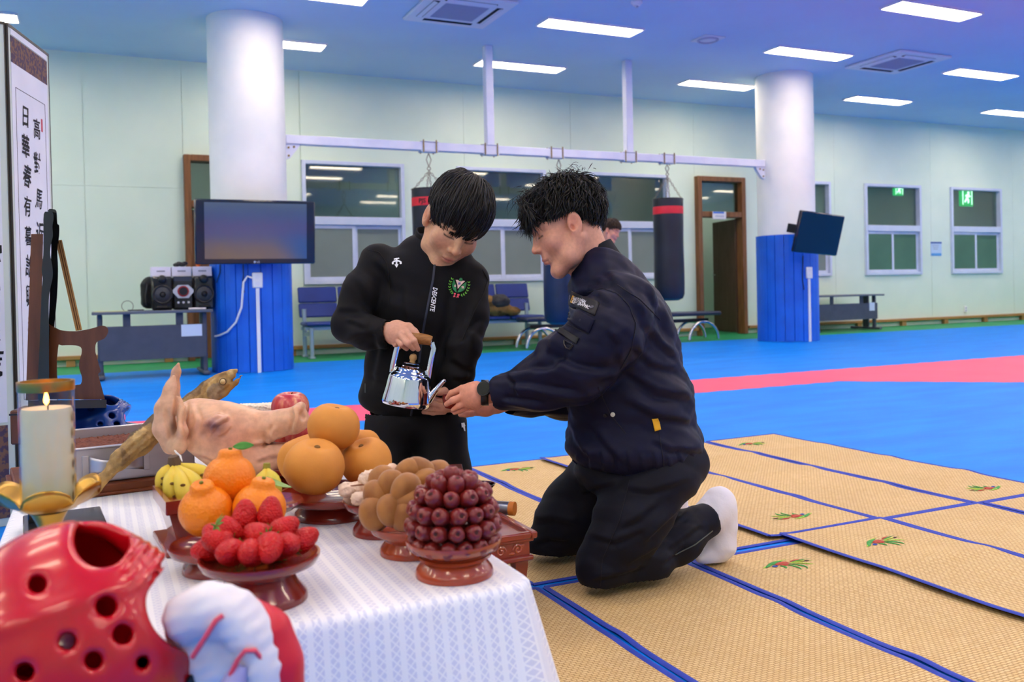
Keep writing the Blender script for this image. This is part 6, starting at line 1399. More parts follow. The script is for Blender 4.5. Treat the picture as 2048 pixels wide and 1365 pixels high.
class Hand:
    def __init__(s, fr): s.fr = fr; s.ch = []
    def chain(s, pts, rs, k=.006): s.ch.append(([s.fr.p(*q) for q in pts], [rp(r, q[2]) for r, q in zip(rs, pts)], k)); return s
    def mesh(s, res=.0022, gap=.0035):
        al = np.concatenate([np.array(c[0]) for c in s.ch]); R = max(max(c[1]) for c in s.ch)+.006
        def fn(P):
            d = None
            for pts, rs, k in s.ch:
                e = d_chain(P, pts, rs, .005); d = e if d is None else smin(d, e, k)
            return d
        v, f = surface(fn, al.min(0)-R, al.max(0)+R, res); return s.fr.W(v), f
def join(parts):
    V, F, Cc = [], [], []; o = 0
    for v, f, c in parts: V.append(v); F += [tuple(int(i)+o for i in q) for q in np.asarray(f)]; Cc.append(c if c is not None else np.tile(np.array(lin(SKIN)[:3]), (len(v), 1))); o += len(v)
    return np.concatenate(V), F, np.concatenate(Cc)
class Drape:
    """lays thin trim on a garment: picks the spot by sight line, keeps it on the cloth"""
    def __init__(s, v, f): s.b = BVHTree.FromPolygons([Vector(p) for p in v], [tuple(int(i) for i in q) for q in f])
    def pt(s, x, y, off=.0012):
        r = ray(x, y); hit, nrm, _, _ = s.b.ray_cast(Vector(CAM), Vector(r).normalized())
        if hit is None: hit, nrm, _, _ = s.b.find_nearest(Vector(at(x, y, 2.45)))
        n = np.array(nrm); n = n if n@r < 0 else -n; return np.array(hit)+n*off, n
    def line(s, pts, r, name, m, par, n=24, ell=None, off=.001, sides=6):
        p = np.array(pts, float); t = np.linspace(0, len(p)-1, n); X = np.interp(t, range(len(p)), p[:, 0]); Y = np.interp(t, range(len(p)), p[:, 1])
        return MB().tube([s.pt(x, y, off)[0] for x, y in zip(X, Y)], r, sides, ell=ell).build(name, m, par, world=True)
    def sheet(s, quad, name, m, par, off=.002, nu=10, nv=8, thick=.002):
        q = [np.array(k, float) for k in quad]
        def fn(u, v): p = (q[0]*(1-u)+q[1]*u)*(1-v)+(q[3]*(1-u)+q[2]*u)*v; return s.pt(p[0], p[1], off)[0]
        o = MB().grid(fn, nu, nv).build(name, m, par, world=True, angle=180); md = o.modifiers.new('s', 'SOLIDIFY'); md.thickness = thick; md.offset = 0; return o
    def flat(s, v2, f, name, m, par, off=.003):
        return meshobj(name, np.array([s.pt(x, y, off)[0] for x, y in v2]), f, m, par, smooth=False, world=True)
    def text(s, st, cx, cy_, hpx, ang, name, m, par, bold=.0, shear=0., stretch=1., off=.003):
        v, f = textmesh(st, 1., bold=bold, shear=shear, res=1); a = radians(ang)
        # refine long faces are small anyway
        xy = [(cx+hpx*(stretch*p[0]*cos(a)+p[1]*sin(a)), cy_+hpx*(stretch*p[0]*sin(a)-p[1]*cos(a))) for p in v]; return s.flat(xy, f, name, m, par, off)

# ------------------------------------------------------------------ the man with the cup, kneeling at the right
FM = Fr(1250, 800, 2.45); P_ = FM.p
def ellp(P, x, y, d, hx, hy, hz, rot=0.): return d_ell(P, P_(x, y, d), (rp(hx, d), rp(hy, d), hz), rotm(0, 0, -rot))
def jacket_man(P):
    d = ellp(P, 1268, 885, 2.45, 138, 72, .195); d = smin(d, ellp(P, 1260, 800, 2.45, 128, 95, .19), .05); d = smin(d, ellp(P, 1244, 700, 2.45, 114, 105, .19), .06)
    d = smin(d, ellp(P, 1232, 612, 2.45, 100, 74, .19, .5), .06); d = smin(d, ellp(P, 1210, 545, 2.45, 66, 48, .13, .5), .05)
    # hem pulled in
    a = d_chain(P, [P_(1248, 612, 2.29), P_(1212, 668, 2.25), P_(1160, 742, 2.25)], [rp(66, 2.27), rp(68, 2.27), rp(60, 2.25)], .05)
    a = smin(a, d_chain(P, [P_(1160, 745, 2.25), P_(1085, 765, 2.28), P_(1012, 785, 2.32)], [rp(58, 2.25), rp(50, 2.28), rp(38, 2.32)], .04), .03)
    a = smin(a, d_ell(P, P_(1102, 700, 2.25), (rp(26, 2.25), rp(44, 2.25), .05), rotm(0, 0, -.55)), .03)      # cargo pocket bulge
    a = smin(a, d_ell(P, P_(996, 782, 2.33), (rp(16, 2.33), rp(30, 2.33), .04), rotm(0, 0, -.2)), .02)
    b = d_chain(P, [P_(1225, 620, 2.62), P_(1180, 720, 2.63), P_(1130, 792, 2.60), P_(1025, 806, 2.50)], [rp(62, 2.6), rp(56, 2.6), rp(42, 2.6), rp(27, 2.5)], .04)
    d = smin(d, a, .022); d = smin(d, b, .025)
    # open neck and cuff ends, straight hem
    hem = P[1]-(P_(0, 948, 2.45)[1]-.018*np.cos((P[0]-P_(1270, 0, 2.45)[0])/.2*1.2)+.03*(P[0]-P_(1270, 0, 2.45)[0])); d = smax(d, -hem, .012)
    nk = d_cone(P, P_(1172, 470, 2.45), P_(1188, 535, 2.45), rp(46, 2.45), rp(36, 2.45)); d = smax(d, -nk, .006)
    for c0, c1, r in ((P_(1000, 786, 2.325), P_(960, 790, 2.345), 24), (P_(1020, 806, 2.49), P_(980, 812, 2.46), 22)): d = smax(d, -d_cone(P, c0, c1, rp(r, 2.33), rp(r+6, 2.33)), .009)
    return d
v, f = surface(jacket_man, P_(945, 985, 2.1), P_(1440, 455, 2.85)+np.array((0, .02, 0)), .0052); v = FM.W(relax(v, f, 1, .5)); jm_f = f
MF = [([(1245, 735), (1200, 745), (1150, 735), (1105, 715)], 1.2, 1.2), ([(1125, 645), (1103, 675), (1088, 705)],), ([(1170, 792), (1110, 782), (1060, 772), (1015, 770)], 1, 1.1), ([(1095, 735), (1050, 742), (1008, 752)], .9), ([(1090, 812), (1040, 806), (1002, 798)], .8), ([(1012, 745), (1030, 765), (1035, 798)], .9), ([(1140, 705), (1110, 735), (1060, 752)], 1.1),
      ([(1262, 690), (1300, 730), (1360, 745)], 1.3), ([(1250, 745), (1310, 785), (1388, 800)], 1.4, 1.3), ([(1240, 800), (1320, 835), (1398, 850)], 1.4, 1.2), ([(1180, 850), (1210, 890), (1250, 930)], 1.3), ([(1300, 880), (1340, 900), (1402, 905)], 1.1), ([(1290, 560), (1320, 620), (1345, 700)], 1.3), ([(1205, 545), (1245, 575), (1295, 650)], 1.1), ([(1182, 565), (1222, 568), (1262, 600)], .9), ([(1150, 590), (1185, 585), (1225, 612)], .9), ([(1135, 840), (1150, 880), (1180, 920)], 1.1), ([(1215, 660), (1235, 690), (1235, 730)], 1.2), ([(1280, 640), (1320, 690), (1355, 720)], 1.2)]+[([(x, 900+8*((x//28) % 2)), (x+5, 946)], .6, .55) for x in range(1150, 1405, 26)]
jm_v = creases(v, f, MF, .0072, 7.5, (((.6, .3, .75), 75, .0030, 2.6, 11), ((.3, .5, -.8), 120, .0014, 2.4, 12)))
def trousers_man(P):
    d = ellp(P, 1332, 925, 2.43, 84, 74, .12); d = smin(d, ellp(P, 1250, 940, 2.47, 100, 60, .15), .05)
    d = smin(d, d_chain(P, [P_(1318, 950, 2.36), P_(1262, 1040, 2.34), P_(1212, 1122, 2.335)], [rp(74, 2.36), rp(66, 2.34), rp(56, 2.335)], .05), .035)        # near thigh
    s_ = d_chain(P, [P_(1203, 1134, 2.345), P_(1280, 1118, 2.41), P_(1350, 1078, 2.48), P_(1412, 1042, 2.53)], [rp(54, 2.35), rp(54, 2.41), rp(46, 2.48), rp(35, 2.53)], .04); d = smin(d, s_, .012)
    d = smin(d, d_chain(P, [P_(1200, 960, 2.57), P_(1145, 1030, 2.62), P_(1100, 1088, 2.64)], [rp(68, 2.57), rp(62, 2.62), rp(50, 2.64)], .05), .03)           # far thigh
    d = smin(d, d_chain(P, [P_(1100, 1090, 2.64), P_(1190, 1080, 2.70), P_(1290, 1050, 2.80)], [rp(48, 2.64), rp(44, 2.7), rp(34, 2.8)], .04), .012)
    cu = P_(1424, 1036, 2.53); ax = (P_(1440, 1028, 2.545)-P_(1350, 1078, 2.48)); ax /= np.linalg.norm(ax); d = smax(d, (P[0]-cu[0])*ax[0]+(P[1]-cu[1])*ax[1]+(P[2]-cu[2])*ax[2], .004)
    return d
v2, f2 = surface(trousers_man, P_(1030, 1215, 2.15), P_(1460, 820, 2.98), .0055); v2 = FM.W(relax(v2, f2, 1, .5)); v2 = creases(v2, f2, [([(1285, 1095), (1330, 1045), (1372, 1008)], 1.3, 1.5), ([(1230, 1062), (1275, 1040), (1325, 1000)], 1.2), ([(1180, 1072), (1230, 1085), (1290, 1060)], 1.2), ([(1250, 1132), (1290, 1108), (1335, 1085)],), ([(1330, 1105), (1370, 1075), (1405, 1050)],), ([(1180, 1160), (1240, 1152), (1300, 1130)], 1.2), ([(1235, 975), (1300, 985), (1385, 958)], 1.2), ([(1062, 1045), (1110, 1040), (1155, 1050)], 1.2), ([(1345, 1050), (1375, 1030), (1395, 1015)], .9), ([(1320, 1130), (1350, 1110), (1372, 1085)], .9), ([(1160, 990), (1200, 975), (1240, 965)],), ([(1065, 1090), (1100, 1080), (1140, 1085)],)], .0068, 7.5, (((.5, .2, .8), 60, .0028, 2.4, 21),)); v2[:, 2] = np.maximum(v2[:, 2], .0175)
man = thing('person', 'kneeling man in navy jacket and trousers holding out a cup, head bent', 'person', (1.3, 2.2, .0))
M_navy = mat('navy_nylon', '#0e1028', .55, color2='#11142e', nscale=5., spec=.22, bump=.12, bscale=22, bdist=.01); M_trs = mat('navy_trousers', '#0c0e1a', .65, color2='#0f1220', nscale=6., spec=.22, bump=.12, bscale=18, bdist=.01)
meshobj('jacket', jm_v, jm_f, M_navy, man, world=True, angle=180); meshobj('trousers', v2, f2, M_trs, man, world=True, angle=180)
DM = Drape(jm_v, jm_f); DT = Drape(v2, f2)
HS = .96; Rm = head_axes((-.915, -.375, -.10), (-.34, .94, .06)); Om = at(1132, 453, 2.43)
nk_l = (np.linalg.inv(Rm) @ (at(1188, 548, 2.45)-Om))/HS
hv, hf, hc_ = head_mesh('#e0a284', '#b85c56', scale=HS, fat=.006, neck_to=nk_l)
hands = []
H1 = Hand(FM)                                                 # near hand, over the cup
H1.chain([(1000, 786, 2.335), (972, 788, 2.345), (950, 790, 2.35)], [19, 20, 24]).chain([(950, 782, 2.345), (924, 778, 2.36)], [19, 8], .012).chain([(948, 794, 2.345), (926, 795, 2.35)], [20, 8.5], .012).chain([(948, 804, 2.35), (930, 808, 2.355)], [17, 8], .012)
H1.chain([(924, 778, 2.36), (903, 787, 2.375), (895, 797, 2.39)], [7.6, 6.1, 5.0], .0016).chain([(926, 794, 2.35), (906, 801, 2.352), (893, 809, 2.37)], [7.8, 6.6, 5.3], .0016).chain([(929, 806, 2.352), (917, 813, 2.353), (907, 820, 2.365)], [7.4, 6.2, 5.1], .0016).chain([(933, 815, 2.36), (922, 821, 2.365), (909, 826, 2.37)], [6.8, 5.6, 4.6], .0016)
H1.chain([(945, 784, 2.37), (925, 785, 2.41), (908, 792, 2.425)], [12, 9, 7.5], .006)
hv1, hf1 = H1.mesh(); hands.append((hv1, hf1, None))
H2 = Hand(FM)                                                 # far hand, palm up under the cup
H2.chain([(1022, 804, 2.49), (996, 810, 2.47), (970, 816, 2.45)], [16, 17, 17]).chain([(972, 816, 2.44), (945, 824, 2.43)], [17, 9], .012).chain([(945, 828, 2.415), (933, 829, 2.41), (921, 830, 2.41)], [6.4, 5.9, 5.1], .0016).chain([(945, 822, 2.43), (928, 824, 2.43), (912, 824, 2.43)], [6.4, 5.9, 5.0], .0016).chain([(945, 818, 2.45), (926, 820, 2.45), (905, 822, 2.45)], [6.8, 6.1, 5.0], .0016).chain([(950, 812, 2.465), (930, 814, 2.47), (908, 818, 2.47)], [6.8, 6.1, 5.0], .0016).chain([(968, 806, 2.46), (945, 800, 2.47), (928, 798, 2.475)], [11, 9, 7], .008)
hv2, hf2 = H2.mesh(); hands.append((hv2, hf2, None))
core = surface(lambda P: smin(d_chain(P, [P_(1188, 545, 2.45), P_(1245, 650, 2.45), P_(1268, 860, 2.45)], [.06, .12, .13], .05), d_chain(P, [P_(1245, 640, 2.30), P_(1160, 745, 2.26), P_(1000, 786, 2.335)], [.05, .04, .026], .03), .03), P_(980, 980, 2.1), P_(1400, 500, 2.7), .016)
bv, bf, bc = join([(placed(hv, Rm, Om), hf, hc_)]+[(a, b, np.tile(np.array(lin('#e09a80')[:3]), (len(a), 1))) for a, b, _ in hands]+[(FM.W(core[0]), core[1], None)])
meshobj('body', bv, bf, M_skin, man, world=True, angle=180, colors=bc)
def zl_man(az, dv):                                           # fringe to the brow, high over the ears, to the nape behind
    return float(np.interp(az, [0, .5, .9, 1.2, 1.45, 1.75, 2.1, pi], [.024, .022, .026, .020, .030, .020, -.045, -.062]))
tf = [(320, (0, .035, .124), (.036, .030, .004), .026, (0, .5, -.1), .0012, 5, (0, .002, -.022)), (900, (0, .092, .076), (.038, .006, .016), .034, (0, .18, -.85), .0014, 6, (0, -.004, -.004)), (350, (0, -.02, .136), (.045, .045, .004), .022, (.1, .35, .55), .0009, 7, (0, .006, -.012)), (110, (0, .098, .045), (.040, .004, .006), .016, (0, .1, -.9), .0009, 8, (0, .004, 0))]
v3, f3 = hair_mesh(zl_man, crown=(0, -.42, .9), n=4200, vol=.026, rad=.0016, mess=.30, seed=4, scale=HS, cap_r=(.0765, .098, .083), tufts=tf, lmin=.03, lmax=.07)
meshobj('hair', placed(v3, Rm, Om), f3, M_hair, man, world=True, angle=180)
# collar, watch, trims
cl = []
def collar(nm, pts, rs, h_, m, par, n=36, ell=(1, 1)): pass
ca, cb_ = at(1203, 548, 2.45), at(1180, 501, 2.45); u, w_, ax = basis(cb_-ca, _F)
mk = MB(); ring_ = []
for j, (t_, rr) in enumerate([(-.3, 60), (.05, 57), (.5, 51), (1.05, 47), (1.07, 44), (.5, 46)]):
    for k in range(36):
        a = 2*pi*k/36; ring_.append(ca+(cb_-ca)*t_+rp(rr, 2.45)*(cos(a)*u+sin(a)*w_*1.0)+_R*.0)
mk.add(ring_, [(j*36+k, j*36+(k+1) % 36, (j+1)*36+(k+1) % 36, (j+1)*36+k) for j in range(5) for k in range(36)]); mk.build('collar', mat('black_rib', '#0c0c10', .85, bump=.4, bscale=160, btype='wave'), man, world=True)
zp_ = at(1186, 510, 2.372); MB().box((0, 0, 0), (.012, .003, .006), R=rotm(0, .5, -YAW)).xf(None, zp_).build('zipper_pull', M_chrome, man, world=True)
wc = at(969, 778, 2.312); wn = np.array(CAM-wc); wn /= np.linalg.norm(wn); wn = wn-.55*_R+.2*_U; wn /= np.linalg.norm(wn)
wo_ = MB().cyl(wc-wn*.004, wc+wn*.006, .0195, 28).build('watch', M_black, man, world=True); MB().cyl(wc+wn*.006, wc+wn*.0068, .0172, 28).build('watch_face', mat('watch_glass', '#06080c', .25, spec=.4), wo_, world=True)
MB().grid(lambda u_, v_: at(970+(v_-.5)*15, 786, 2.345)+rp(24.5, 2.34)*(cos(2*pi*u_)*_U+sin(2*pi*u_)*_F), 28, 3, closeu=True).build('watch_strap', M_black, wo_, world=True).modifiers.new('s', 'SOLIDIFY').thickness = .002
M_patch = mat('patch_black', '#0b0c14', .6); M_txt = mat('print_white', '#eceef4', .6); M_yel = mat('print_yellow', '#e8b020', .5); M_snap = mat('snap_metal', '#77777c', .35, .8); M_seam = mat('seam_dark', '#0d0f1c', .7)
z4 = lambda x, y: (1080+x/6.825, 560+y/6.825)
pt_ = DM.sheet([z4(440, 150), z4(815, 320), z4(750, 495), z4(400, 335)], 'sleeve_patch', M_patch, man, .0025)
def lettering(st, cx, cy_, hpx, ang, par, mt, **k): return DM.text(st, cx, cy_, hpx, ang, 'lettering', mt, par, **k)
lettering('NATIONAL', *z4(560, 290), 9.6, 27, pt_, M_txt, bold=.02, stretch=.56, off=.0055); lettering('GEOGRAPHIC', *z4(570, 350), 9.6, 27, pt_, M_txt, bold=.02, stretch=.60, off=.0055)
yo, yi = [z4(466, 212), z4(494, 224), z4(462, 322), z4(434, 308)], [z4(473, 232), z4(482, 236), z4(455, 302), z4(446, 297)]
DM.flat(yo+yi, [(0, 1, 5, 4), (1, 2, 6, 5), (2, 3, 7, 6), (3, 0, 4, 7)], 'yellow_frame', M_yel, pt_, .0046)
def snap(x, y, r, m, par, nm='snap_button'):
    c, n = DM.pt(x, y, .003); o = MB().cyl(c-n*.003, c+n*.0015, rp(r, 2.25), 16).torus(c+n*.0015, rp(r*.55, 2.25), .0009, axis=n, n=16, m=5).build(nm, m, par, world=True); return o
for x, y in (z4(428, 238), z4(712, 388)): snap(x, y, 4.6, M_snap, pt_)
fl_ = DM.sheet([z4(380, 350), z4(755, 545), z4(670, 735), z4(305, 510)], 'pocket_flap', M_navy, man, .0035, thick=.003)
for x, y in (z4(410, 470), z4(560, 557)): snap(x, y, 3.4, M_black, fl_)
DM.line([z4(360, 600), z4(540, 690), z4(660, 740)], .0010, 'flap_stitch', M_seam, fl_)
st_ = DM.sheet([z4(250, 620), z4(540, 800), z4(500, 885), z4(210, 700)], 'strap', M_patch, man, .003)
ring2 = [DM.pt(*z4(x, y), .004)[0] for x, y in ((335, 835), (330, 880), (370, 935), (420, 945), (455, 905), (430, 880))]; MB().tube(ring2+[ring2[0]], .0022, 6).build('ring_buckle', M_black, st_, world=True)
for pts in ([(1175, 585), (1205, 578), (1235, 588), (1258, 612), (1272, 650), (1262, 700), (1240, 740)], [(1235, 570), (1280, 600), (1320, 640)], [(1196, 775), (1208, 800), (1222, 830), (1252, 868)], [(1318, 865), (1326, 920), (1328, 950)]): DM.line(pts, .0011, 'seam', M_seam, man, 30)
DM.sheet([(1303, 838), (1316, 836), (1321, 860), (1309, 863)], 'yellow_tag', M_yel, man, .003); snap(1226, 829, 4.5, mat('snap_white', '#d8dcd0', .4), man); snap(1211, 831, 4, M_black, man)
DM.line([(1134, 930), (1180, 944), (1250, 952), (1330, 946), (1412, 925)], .003, 'hem_band', M_navy, man, 40, off=.0)
DT.line([(1260, 960), (1240, 1040), (1205, 1120), (1200, 1185)], .001, 'trouser_seam', M_seam, man, 30); DT.line([(1425, 1062), (1390, 1090), (1350, 1110)], .0016, 'cuff_zip', mat('zip_grey', '#4a524e', .5), man, 20)
def sock_fn(P):
    d = d_chain(P, [P_(1418, 1034, 2.55), P_(1436, 1016, 2.57), P_(1440, 1004, 2.58)], [rp(34, 2.56), rp(30, 2.58), rp(27, 2.58)], .03)
    d = smin(d, d_chain(P, [P_(1440, 1004, 2.58), P_(1446, 1050, 2.58), P_(1440, 1090, 2.58), P_(1428, 1106, 2.575)], [rp(26, 2.58), rp(25, 2.58), rp(27, 2.58), rp(22, 2.57)], .03), .02)
    d = smin(d, d_chain(P, [P_(1430, 1104, 2.575), P_(1412, 1113, 2.56), P_(1400, 1116, 2.55)], [rp(21, 2.57), rp(15, 2.56), rp(10, 2.55)], .015), .015)
    d = smin(d, d_chain(P, [P_(1436, 1106, 2.60), P_(1420, 1114, 2.61)], [rp(18, 2.6), rp(12, 2.6)], .015), .015)
    return d+.0012*vnoise(P, 90, 2)
vs, fs_ = surface(sock_fn, P_(1375, 1150, 2.48), P_(1490, 960, 2.68), .004); vs = FM.W(vs); vs[:, 2] = np.maximum(vs[:, 2], .0125)
meshobj('sock', vs, fs_, mat('white_sock', '#e4e2ec', .85, bump=.3, bscale=160, bdist=.002), man, world=True, angle=180)
vs2 = vs-at(1440, 1010, 2.58)+at(1345, 985, 2.88); vs2[:, 2] = np.maximum(vs2[:, 2], .0125); meshobj('sock', vs2, fs_, mat('white_sock'), man, world=True, angle=180)

# ------------------------------------------------------------------ the lad with the kettle, kneeling upright
FY = Fr(840, 680, 2.62); Q_ = FY.p
def elq(P, x, y, d, hx, hy, hz, rot=0.): return d_ell(P, Q_(x, y, d), (rp(hx, d), rp(hy, d), hz), rotm(0, 0, -rot))
def jacket_lad(P):
    d = elq(P, 826, 790, 2.63, 110, 62, .115); d = smin(d, elq(P, 835, 720, 2.63, 104, 80, .115), .05); d = smin(d, elq(P, 852, 620, 2.63, 112, 88, .12), .05); d = smin(d, elq(P, 858, 545, 2.64, 108, 52, .105, .12), .05)
    d = smin(d, elq(P, 872, 500, 2.64, 62, 30, .085, .15), .05)
    a = d_chain(P, [Q_(758, 522, 2.63), Q_(722, 590, 2.58), Q_(699, 648, 2.55)], [rp(37, 2.62), rp(36, 2.58), rp(33, 2.55)], .04); a = smin(a, d_chain(P, [Q_(698, 650, 2.55), Q_(735, 664, 2.51), Q_(772, 667, 2.48)], [rp(32, 2.55), rp(31, 2.51), rp(29, 2.48)], .03), .025)
    b = d_chain(P, [Q_(944, 562, 2.63), Q_(938, 640, 2.58), Q_(928, 700, 2.53)], [rp(36, 2.63), rp(34, 2.58), rp(31, 2.53)], .04); b = smin(b, d_chain(P, [Q_(928, 702, 2.53), Q_(914, 755, 2.53), Q_(903, 786, 2.53)], [rp(33, 2.53), rp(28, 2.53), rp(24, 2.53)], .03), .02)
    d = smin(d, a, .018); d = smin(d, b, .018)
    hem = P[1]-(Q_(0, 838, 2.6)[1]+.9*(P[0]-Q_(826, 0, 2.6)[0])**2*1.6+.02*(P[0])); d = smax(d, -hem, .016)
    d = smax(d, -d_cone(P, Q_(884, 455, 2.60), Q_(876, 515, 2.63), rp(44, 2.6), rp(34, 2.6)), .006)
    d = smax(d, -d_cone(P, Q_(766, 666, 2.485), Q_(800, 668, 2.46), rp(22, 2.48), rp(27, 2.48)), .009); d = smax(d, -d_cone(P, Q_(905, 782, 2.53), Q_(896, 806, 2.53), rp(18, 2.53), rp(24, 2.53)), .009)
    return d
jl_v, jl_f = surface(jacket_lad, Q_(640, 870, 2.38), Q_(1010, 445, 2.86), .0052); jl_v = FY.W(relax(jl_v, jl_f, 1, .5)); jl_v = creases(jl_v, jl_f, [([(712, 555), (735, 600), (742, 630)], 1.1), ([(672, 622), (705, 622), (740, 632)],), ([(685, 690), (720, 672), (762, 668)],), ([(742, 640), (760, 700), (745, 780)], 1.3), ([(800, 560), (812, 640), (800, 720)], 1.3, .7), ([(945, 600), (930, 655), (937, 705)], 1.1), ([(966, 640), (940, 665), (912, 690)],), ([(900, 718), (925, 735), (950, 738)],), ([(905, 640), (880, 715), (868, 770)], 1.3), ([(735, 785), (800, 802), (870, 805)], 1.2), ([(725, 745), (790, 772), (850, 790)], 1.2, .8), ([(740, 520), (770, 545), (790, 590)], 1.2), ([(690, 640), (715, 650), (735, 660)], .8), ([(905, 755), (922, 760), (940, 755)], .8), ([(920, 560), (905, 600), (900, 650)], 1.2)], .0062, 8., (((.5, .2, .8), 52, .0028, 2.4, 31),))
def trousers_lad(P):
    d = elq(P, 828, 845, 2.63, 94, 50, .098); d = smin(d, d_chain(P, [Q_(776, 850, 2.62), Q_(772, 950, 2.58), Q_(764, 1110, 2.53)], [rp(54, 2.62), rp(50, 2.58), rp(46, 2.53)], .04), .03)
    d = smin(d, d_chain(P, [Q_(880, 850, 2.62), Q_(888, 950, 2.58), Q_(895, 1112, 2.54)], [rp(54, 2.62), rp(50, 2.58), rp(46, 2.54)], .04), .025)
    for x, dd_ in ((768, 2.56), (892, 2.56)): d = smin(d, d_chain(P, [Q_(x, 1122, dd_), Q_(x+6, 1085, 2.75), Q_(x+12, 1050, 2.98)], [rp(42, 2.56), rp(40, 2.75), rp(34, 2.98)], .03), .015)
    return d
tl_v, tl_f = surface(trousers_lad, Q_(700, 1200, 2.35), Q_(965, 790, 3.12), .0068); tl_v = FY.W(relax(tl_v, tl_f, 1, .5)); tl_v[:, 2] = np.maximum(tl_v[:, 2], .0125)
lad = thing('person', 'kneeling lad in black zip jacket pouring from a kettle, head bowed', 'person', (.85, 2.5, 0))
M_blkj = mat('black_jersey', '#08080c', .75, color2='#0b0b10', nscale=5., spec=.25, bump=.1, bscale=18, bdist=.01)
meshobj('jacket', jl_v, jl_f, M_blkj, lad, world=True, angle=180); meshobj('trousers', tl_v, tl_f, mat('black_track', '#09090d', .7, spec=.25, color2='#121218', nscale=4., bump=.1, bscale=16, bdist=.01), lad, world=True, angle=180)
DL = Drape(jl_v, jl_f); DLT = Drape(tl_v, tl_f)
yw, pt2, rl = radians(26), radians(34), radians(17)
fv = np.array((sin(yw)*cos(pt2), -sin(pt2), -cos(yw)*cos(pt2))); uv = np.array((sin(yw)*sin(pt2), cos(pt2), -cos(yw)*sin(pt2)))
rr_ = lambda q: np.array((q[0]*cos(rl)+q[1]*sin(rl), -q[0]*sin(rl)+q[1]*cos(rl), q[2]))
Rl = head_axes(rr_(fv), rr_(uv)); Ol = at(911, 443, 2.56); HL = 1.0
nl = (np.linalg.inv(Rl) @ (at(880, 520, 2.635)-Ol))/HL
hv, hf, hc_ = head_mesh('#dba982', '#c0665c', scale=HL, neck_to=nl)
hands = []
K1 = Hand(FY)                                                 # right hand on the kettle handle
K1.chain([(760, 664, 2.49), (778, 662, 2.475), (793, 664, 2.455)], [16, 17, 22]).chain([(793, 660, 2.45), (811, 663, 2.435)], [18, 8], .012).chain([(795, 668, 2.445), (803, 671, 2.425)], [18, 8.5], .012).chain([(788, 672, 2.455), (793, 678, 2.44)], [17, 9], .012).chain([(780, 670, 2.465), (784, 680, 2.455)], [16, 8], .012)
K1.chain([(812, 664, 2.43), (828, 682, 2.415), (836, 699, 2.43)], [7.4, 6.1, 5.0], .0016).chain([(802, 671, 2.425), (815, 687, 2.41), (826, 698, 2.425)], [7.5, 6.2, 5.1], .0016).chain([(793, 677, 2.435), (803, 689, 2.42), (813, 698, 2.435)], [7.2, 6.1, 5.0], .0016).chain([(784, 679, 2.45), (791, 689, 2.44), (799, 695, 2.45)], [6.6, 5.4, 4.5], .0016)
K1.chain([(800, 655, 2.455), (817, 655, 2.45), (828, 664, 2.445), (836, 672, 2.44)], [12, 9, 7.8, 6.4], .006)
a, b = K1.mesh(); hands.append((a, b, None))
K2 = Hand(FY)                                                 # left hand, palm up beneath the cup
K2.chain([(908, 772, 2.54), (905, 794, 2.53), (896, 808, 2.52)], [14, 16, 17]).chain([(898, 806, 2.52), (884, 816, 2.50)], [15, 10], .012)
K2.chain([(886, 803, 2.51), (872, 800, 2.50), (861, 797, 2.495)], [6.0, 5.6, 4.8], .0016).chain([(886, 814, 2.495), (866, 808, 2.485), (850, 800, 2.485)], [6.4, 5.6, 4.8], .0016).chain([(886, 819, 2.50), (864, 818, 2.49), (846, 816, 2.495)], [6.4, 5.3, 4.5], .0016).chain([(888, 824, 2.51), (866, 826, 2.505), (847, 825, 2.51)], [6.1, 5.1, 4.2], .0016).chain([(904, 793, 2.52), (890, 783, 2.50), (876, 786, 2.49)], [10, 8.4, 6.6], .006)
a, b = K2.mesh(); hands.append((a, b, None))
core = surface(lambda P: smin(d_chain(P, [Q_(876, 520, 2.635), Q_(855, 620, 2.635), Q_(828, 800, 2.635)], [.05, .085, .09], .05), d_chain(P, [Q_(755, 530, 2.62), Q_(700, 650, 2.55), Q_(765, 665, 2.485)], [.04, .032, .024], .02), .03), Q_(660, 860, 2.4), Q_(960, 490, 2.8), .016)
bv, bf, bc = join([(placed(hv, Rl, Ol), hf, hc_)]+[(a, b, np.tile(np.array(lin('#dea68c')[:3]), (len(a), 1))) for a, b, _ in hands]+[(FY.W(core[0]), core[1], None)])
meshobj('body', bv, bf, M_skin, lad, world=True, angle=180, colors=bc)
def zl_lad(az, dv): return float(np.interp(az, [0, .5, .9, 1.15, 1.3, 1.45, 1.8, 2.1, pi], [-.012, -.010, -.008, -.024, -.02, .024, .022, -.035, -.06]))
v3, f3 = hair_mesh(zl_lad, crown=(.12, -.45, .88), n=4600, vol=.017, rad=.0016, mess=.07, seed=9, scale=HL*1.005, cap_r=(.0785, .1005, .0845), lmin=.06, lmax=.14)
meshobj('hair', placed(v3, Rl, Ol), f3, M_hair, lad, world=True, angle=180)
ca, cb_ = at(873, 522, 2.63), at(877, 466, 2.615); u, w_, ax = basis(cb_-ca, _F); ring_ = []; mk = MB()
for t_, rr in [(-.4, 60), (0, 54), (.5, 49), (1.1, 45), (1.12, 42.5), (.4, 44)]:
    for k in range(36):
        a = 2*pi*k/36; tt = t_-(.25 if t_ > .3 else 0)*max(0, -sin(a)); ring_.append(ca+(cb_-ca)*tt+rp(rr, 2.62)*(cos(a)*u+sin(a)*w_))
mk.add(ring_, [(j*36+k, j*36+(k+1) % 36, (j+1)*36+(k+1) % 36, (j+1)*36+k) for j in range(5) for k in range(36)]); mk.build('collar', M_blkj, lad, world=True)
DL.line([(869, 530), (866, 560), (858, 600), (850, 640), (842, 690), (834, 760), (822, 832)], .0022, 'zip', mat('zip_navy', '#1b2236', .5), lad, 50, ell=(1.6, .6)); 
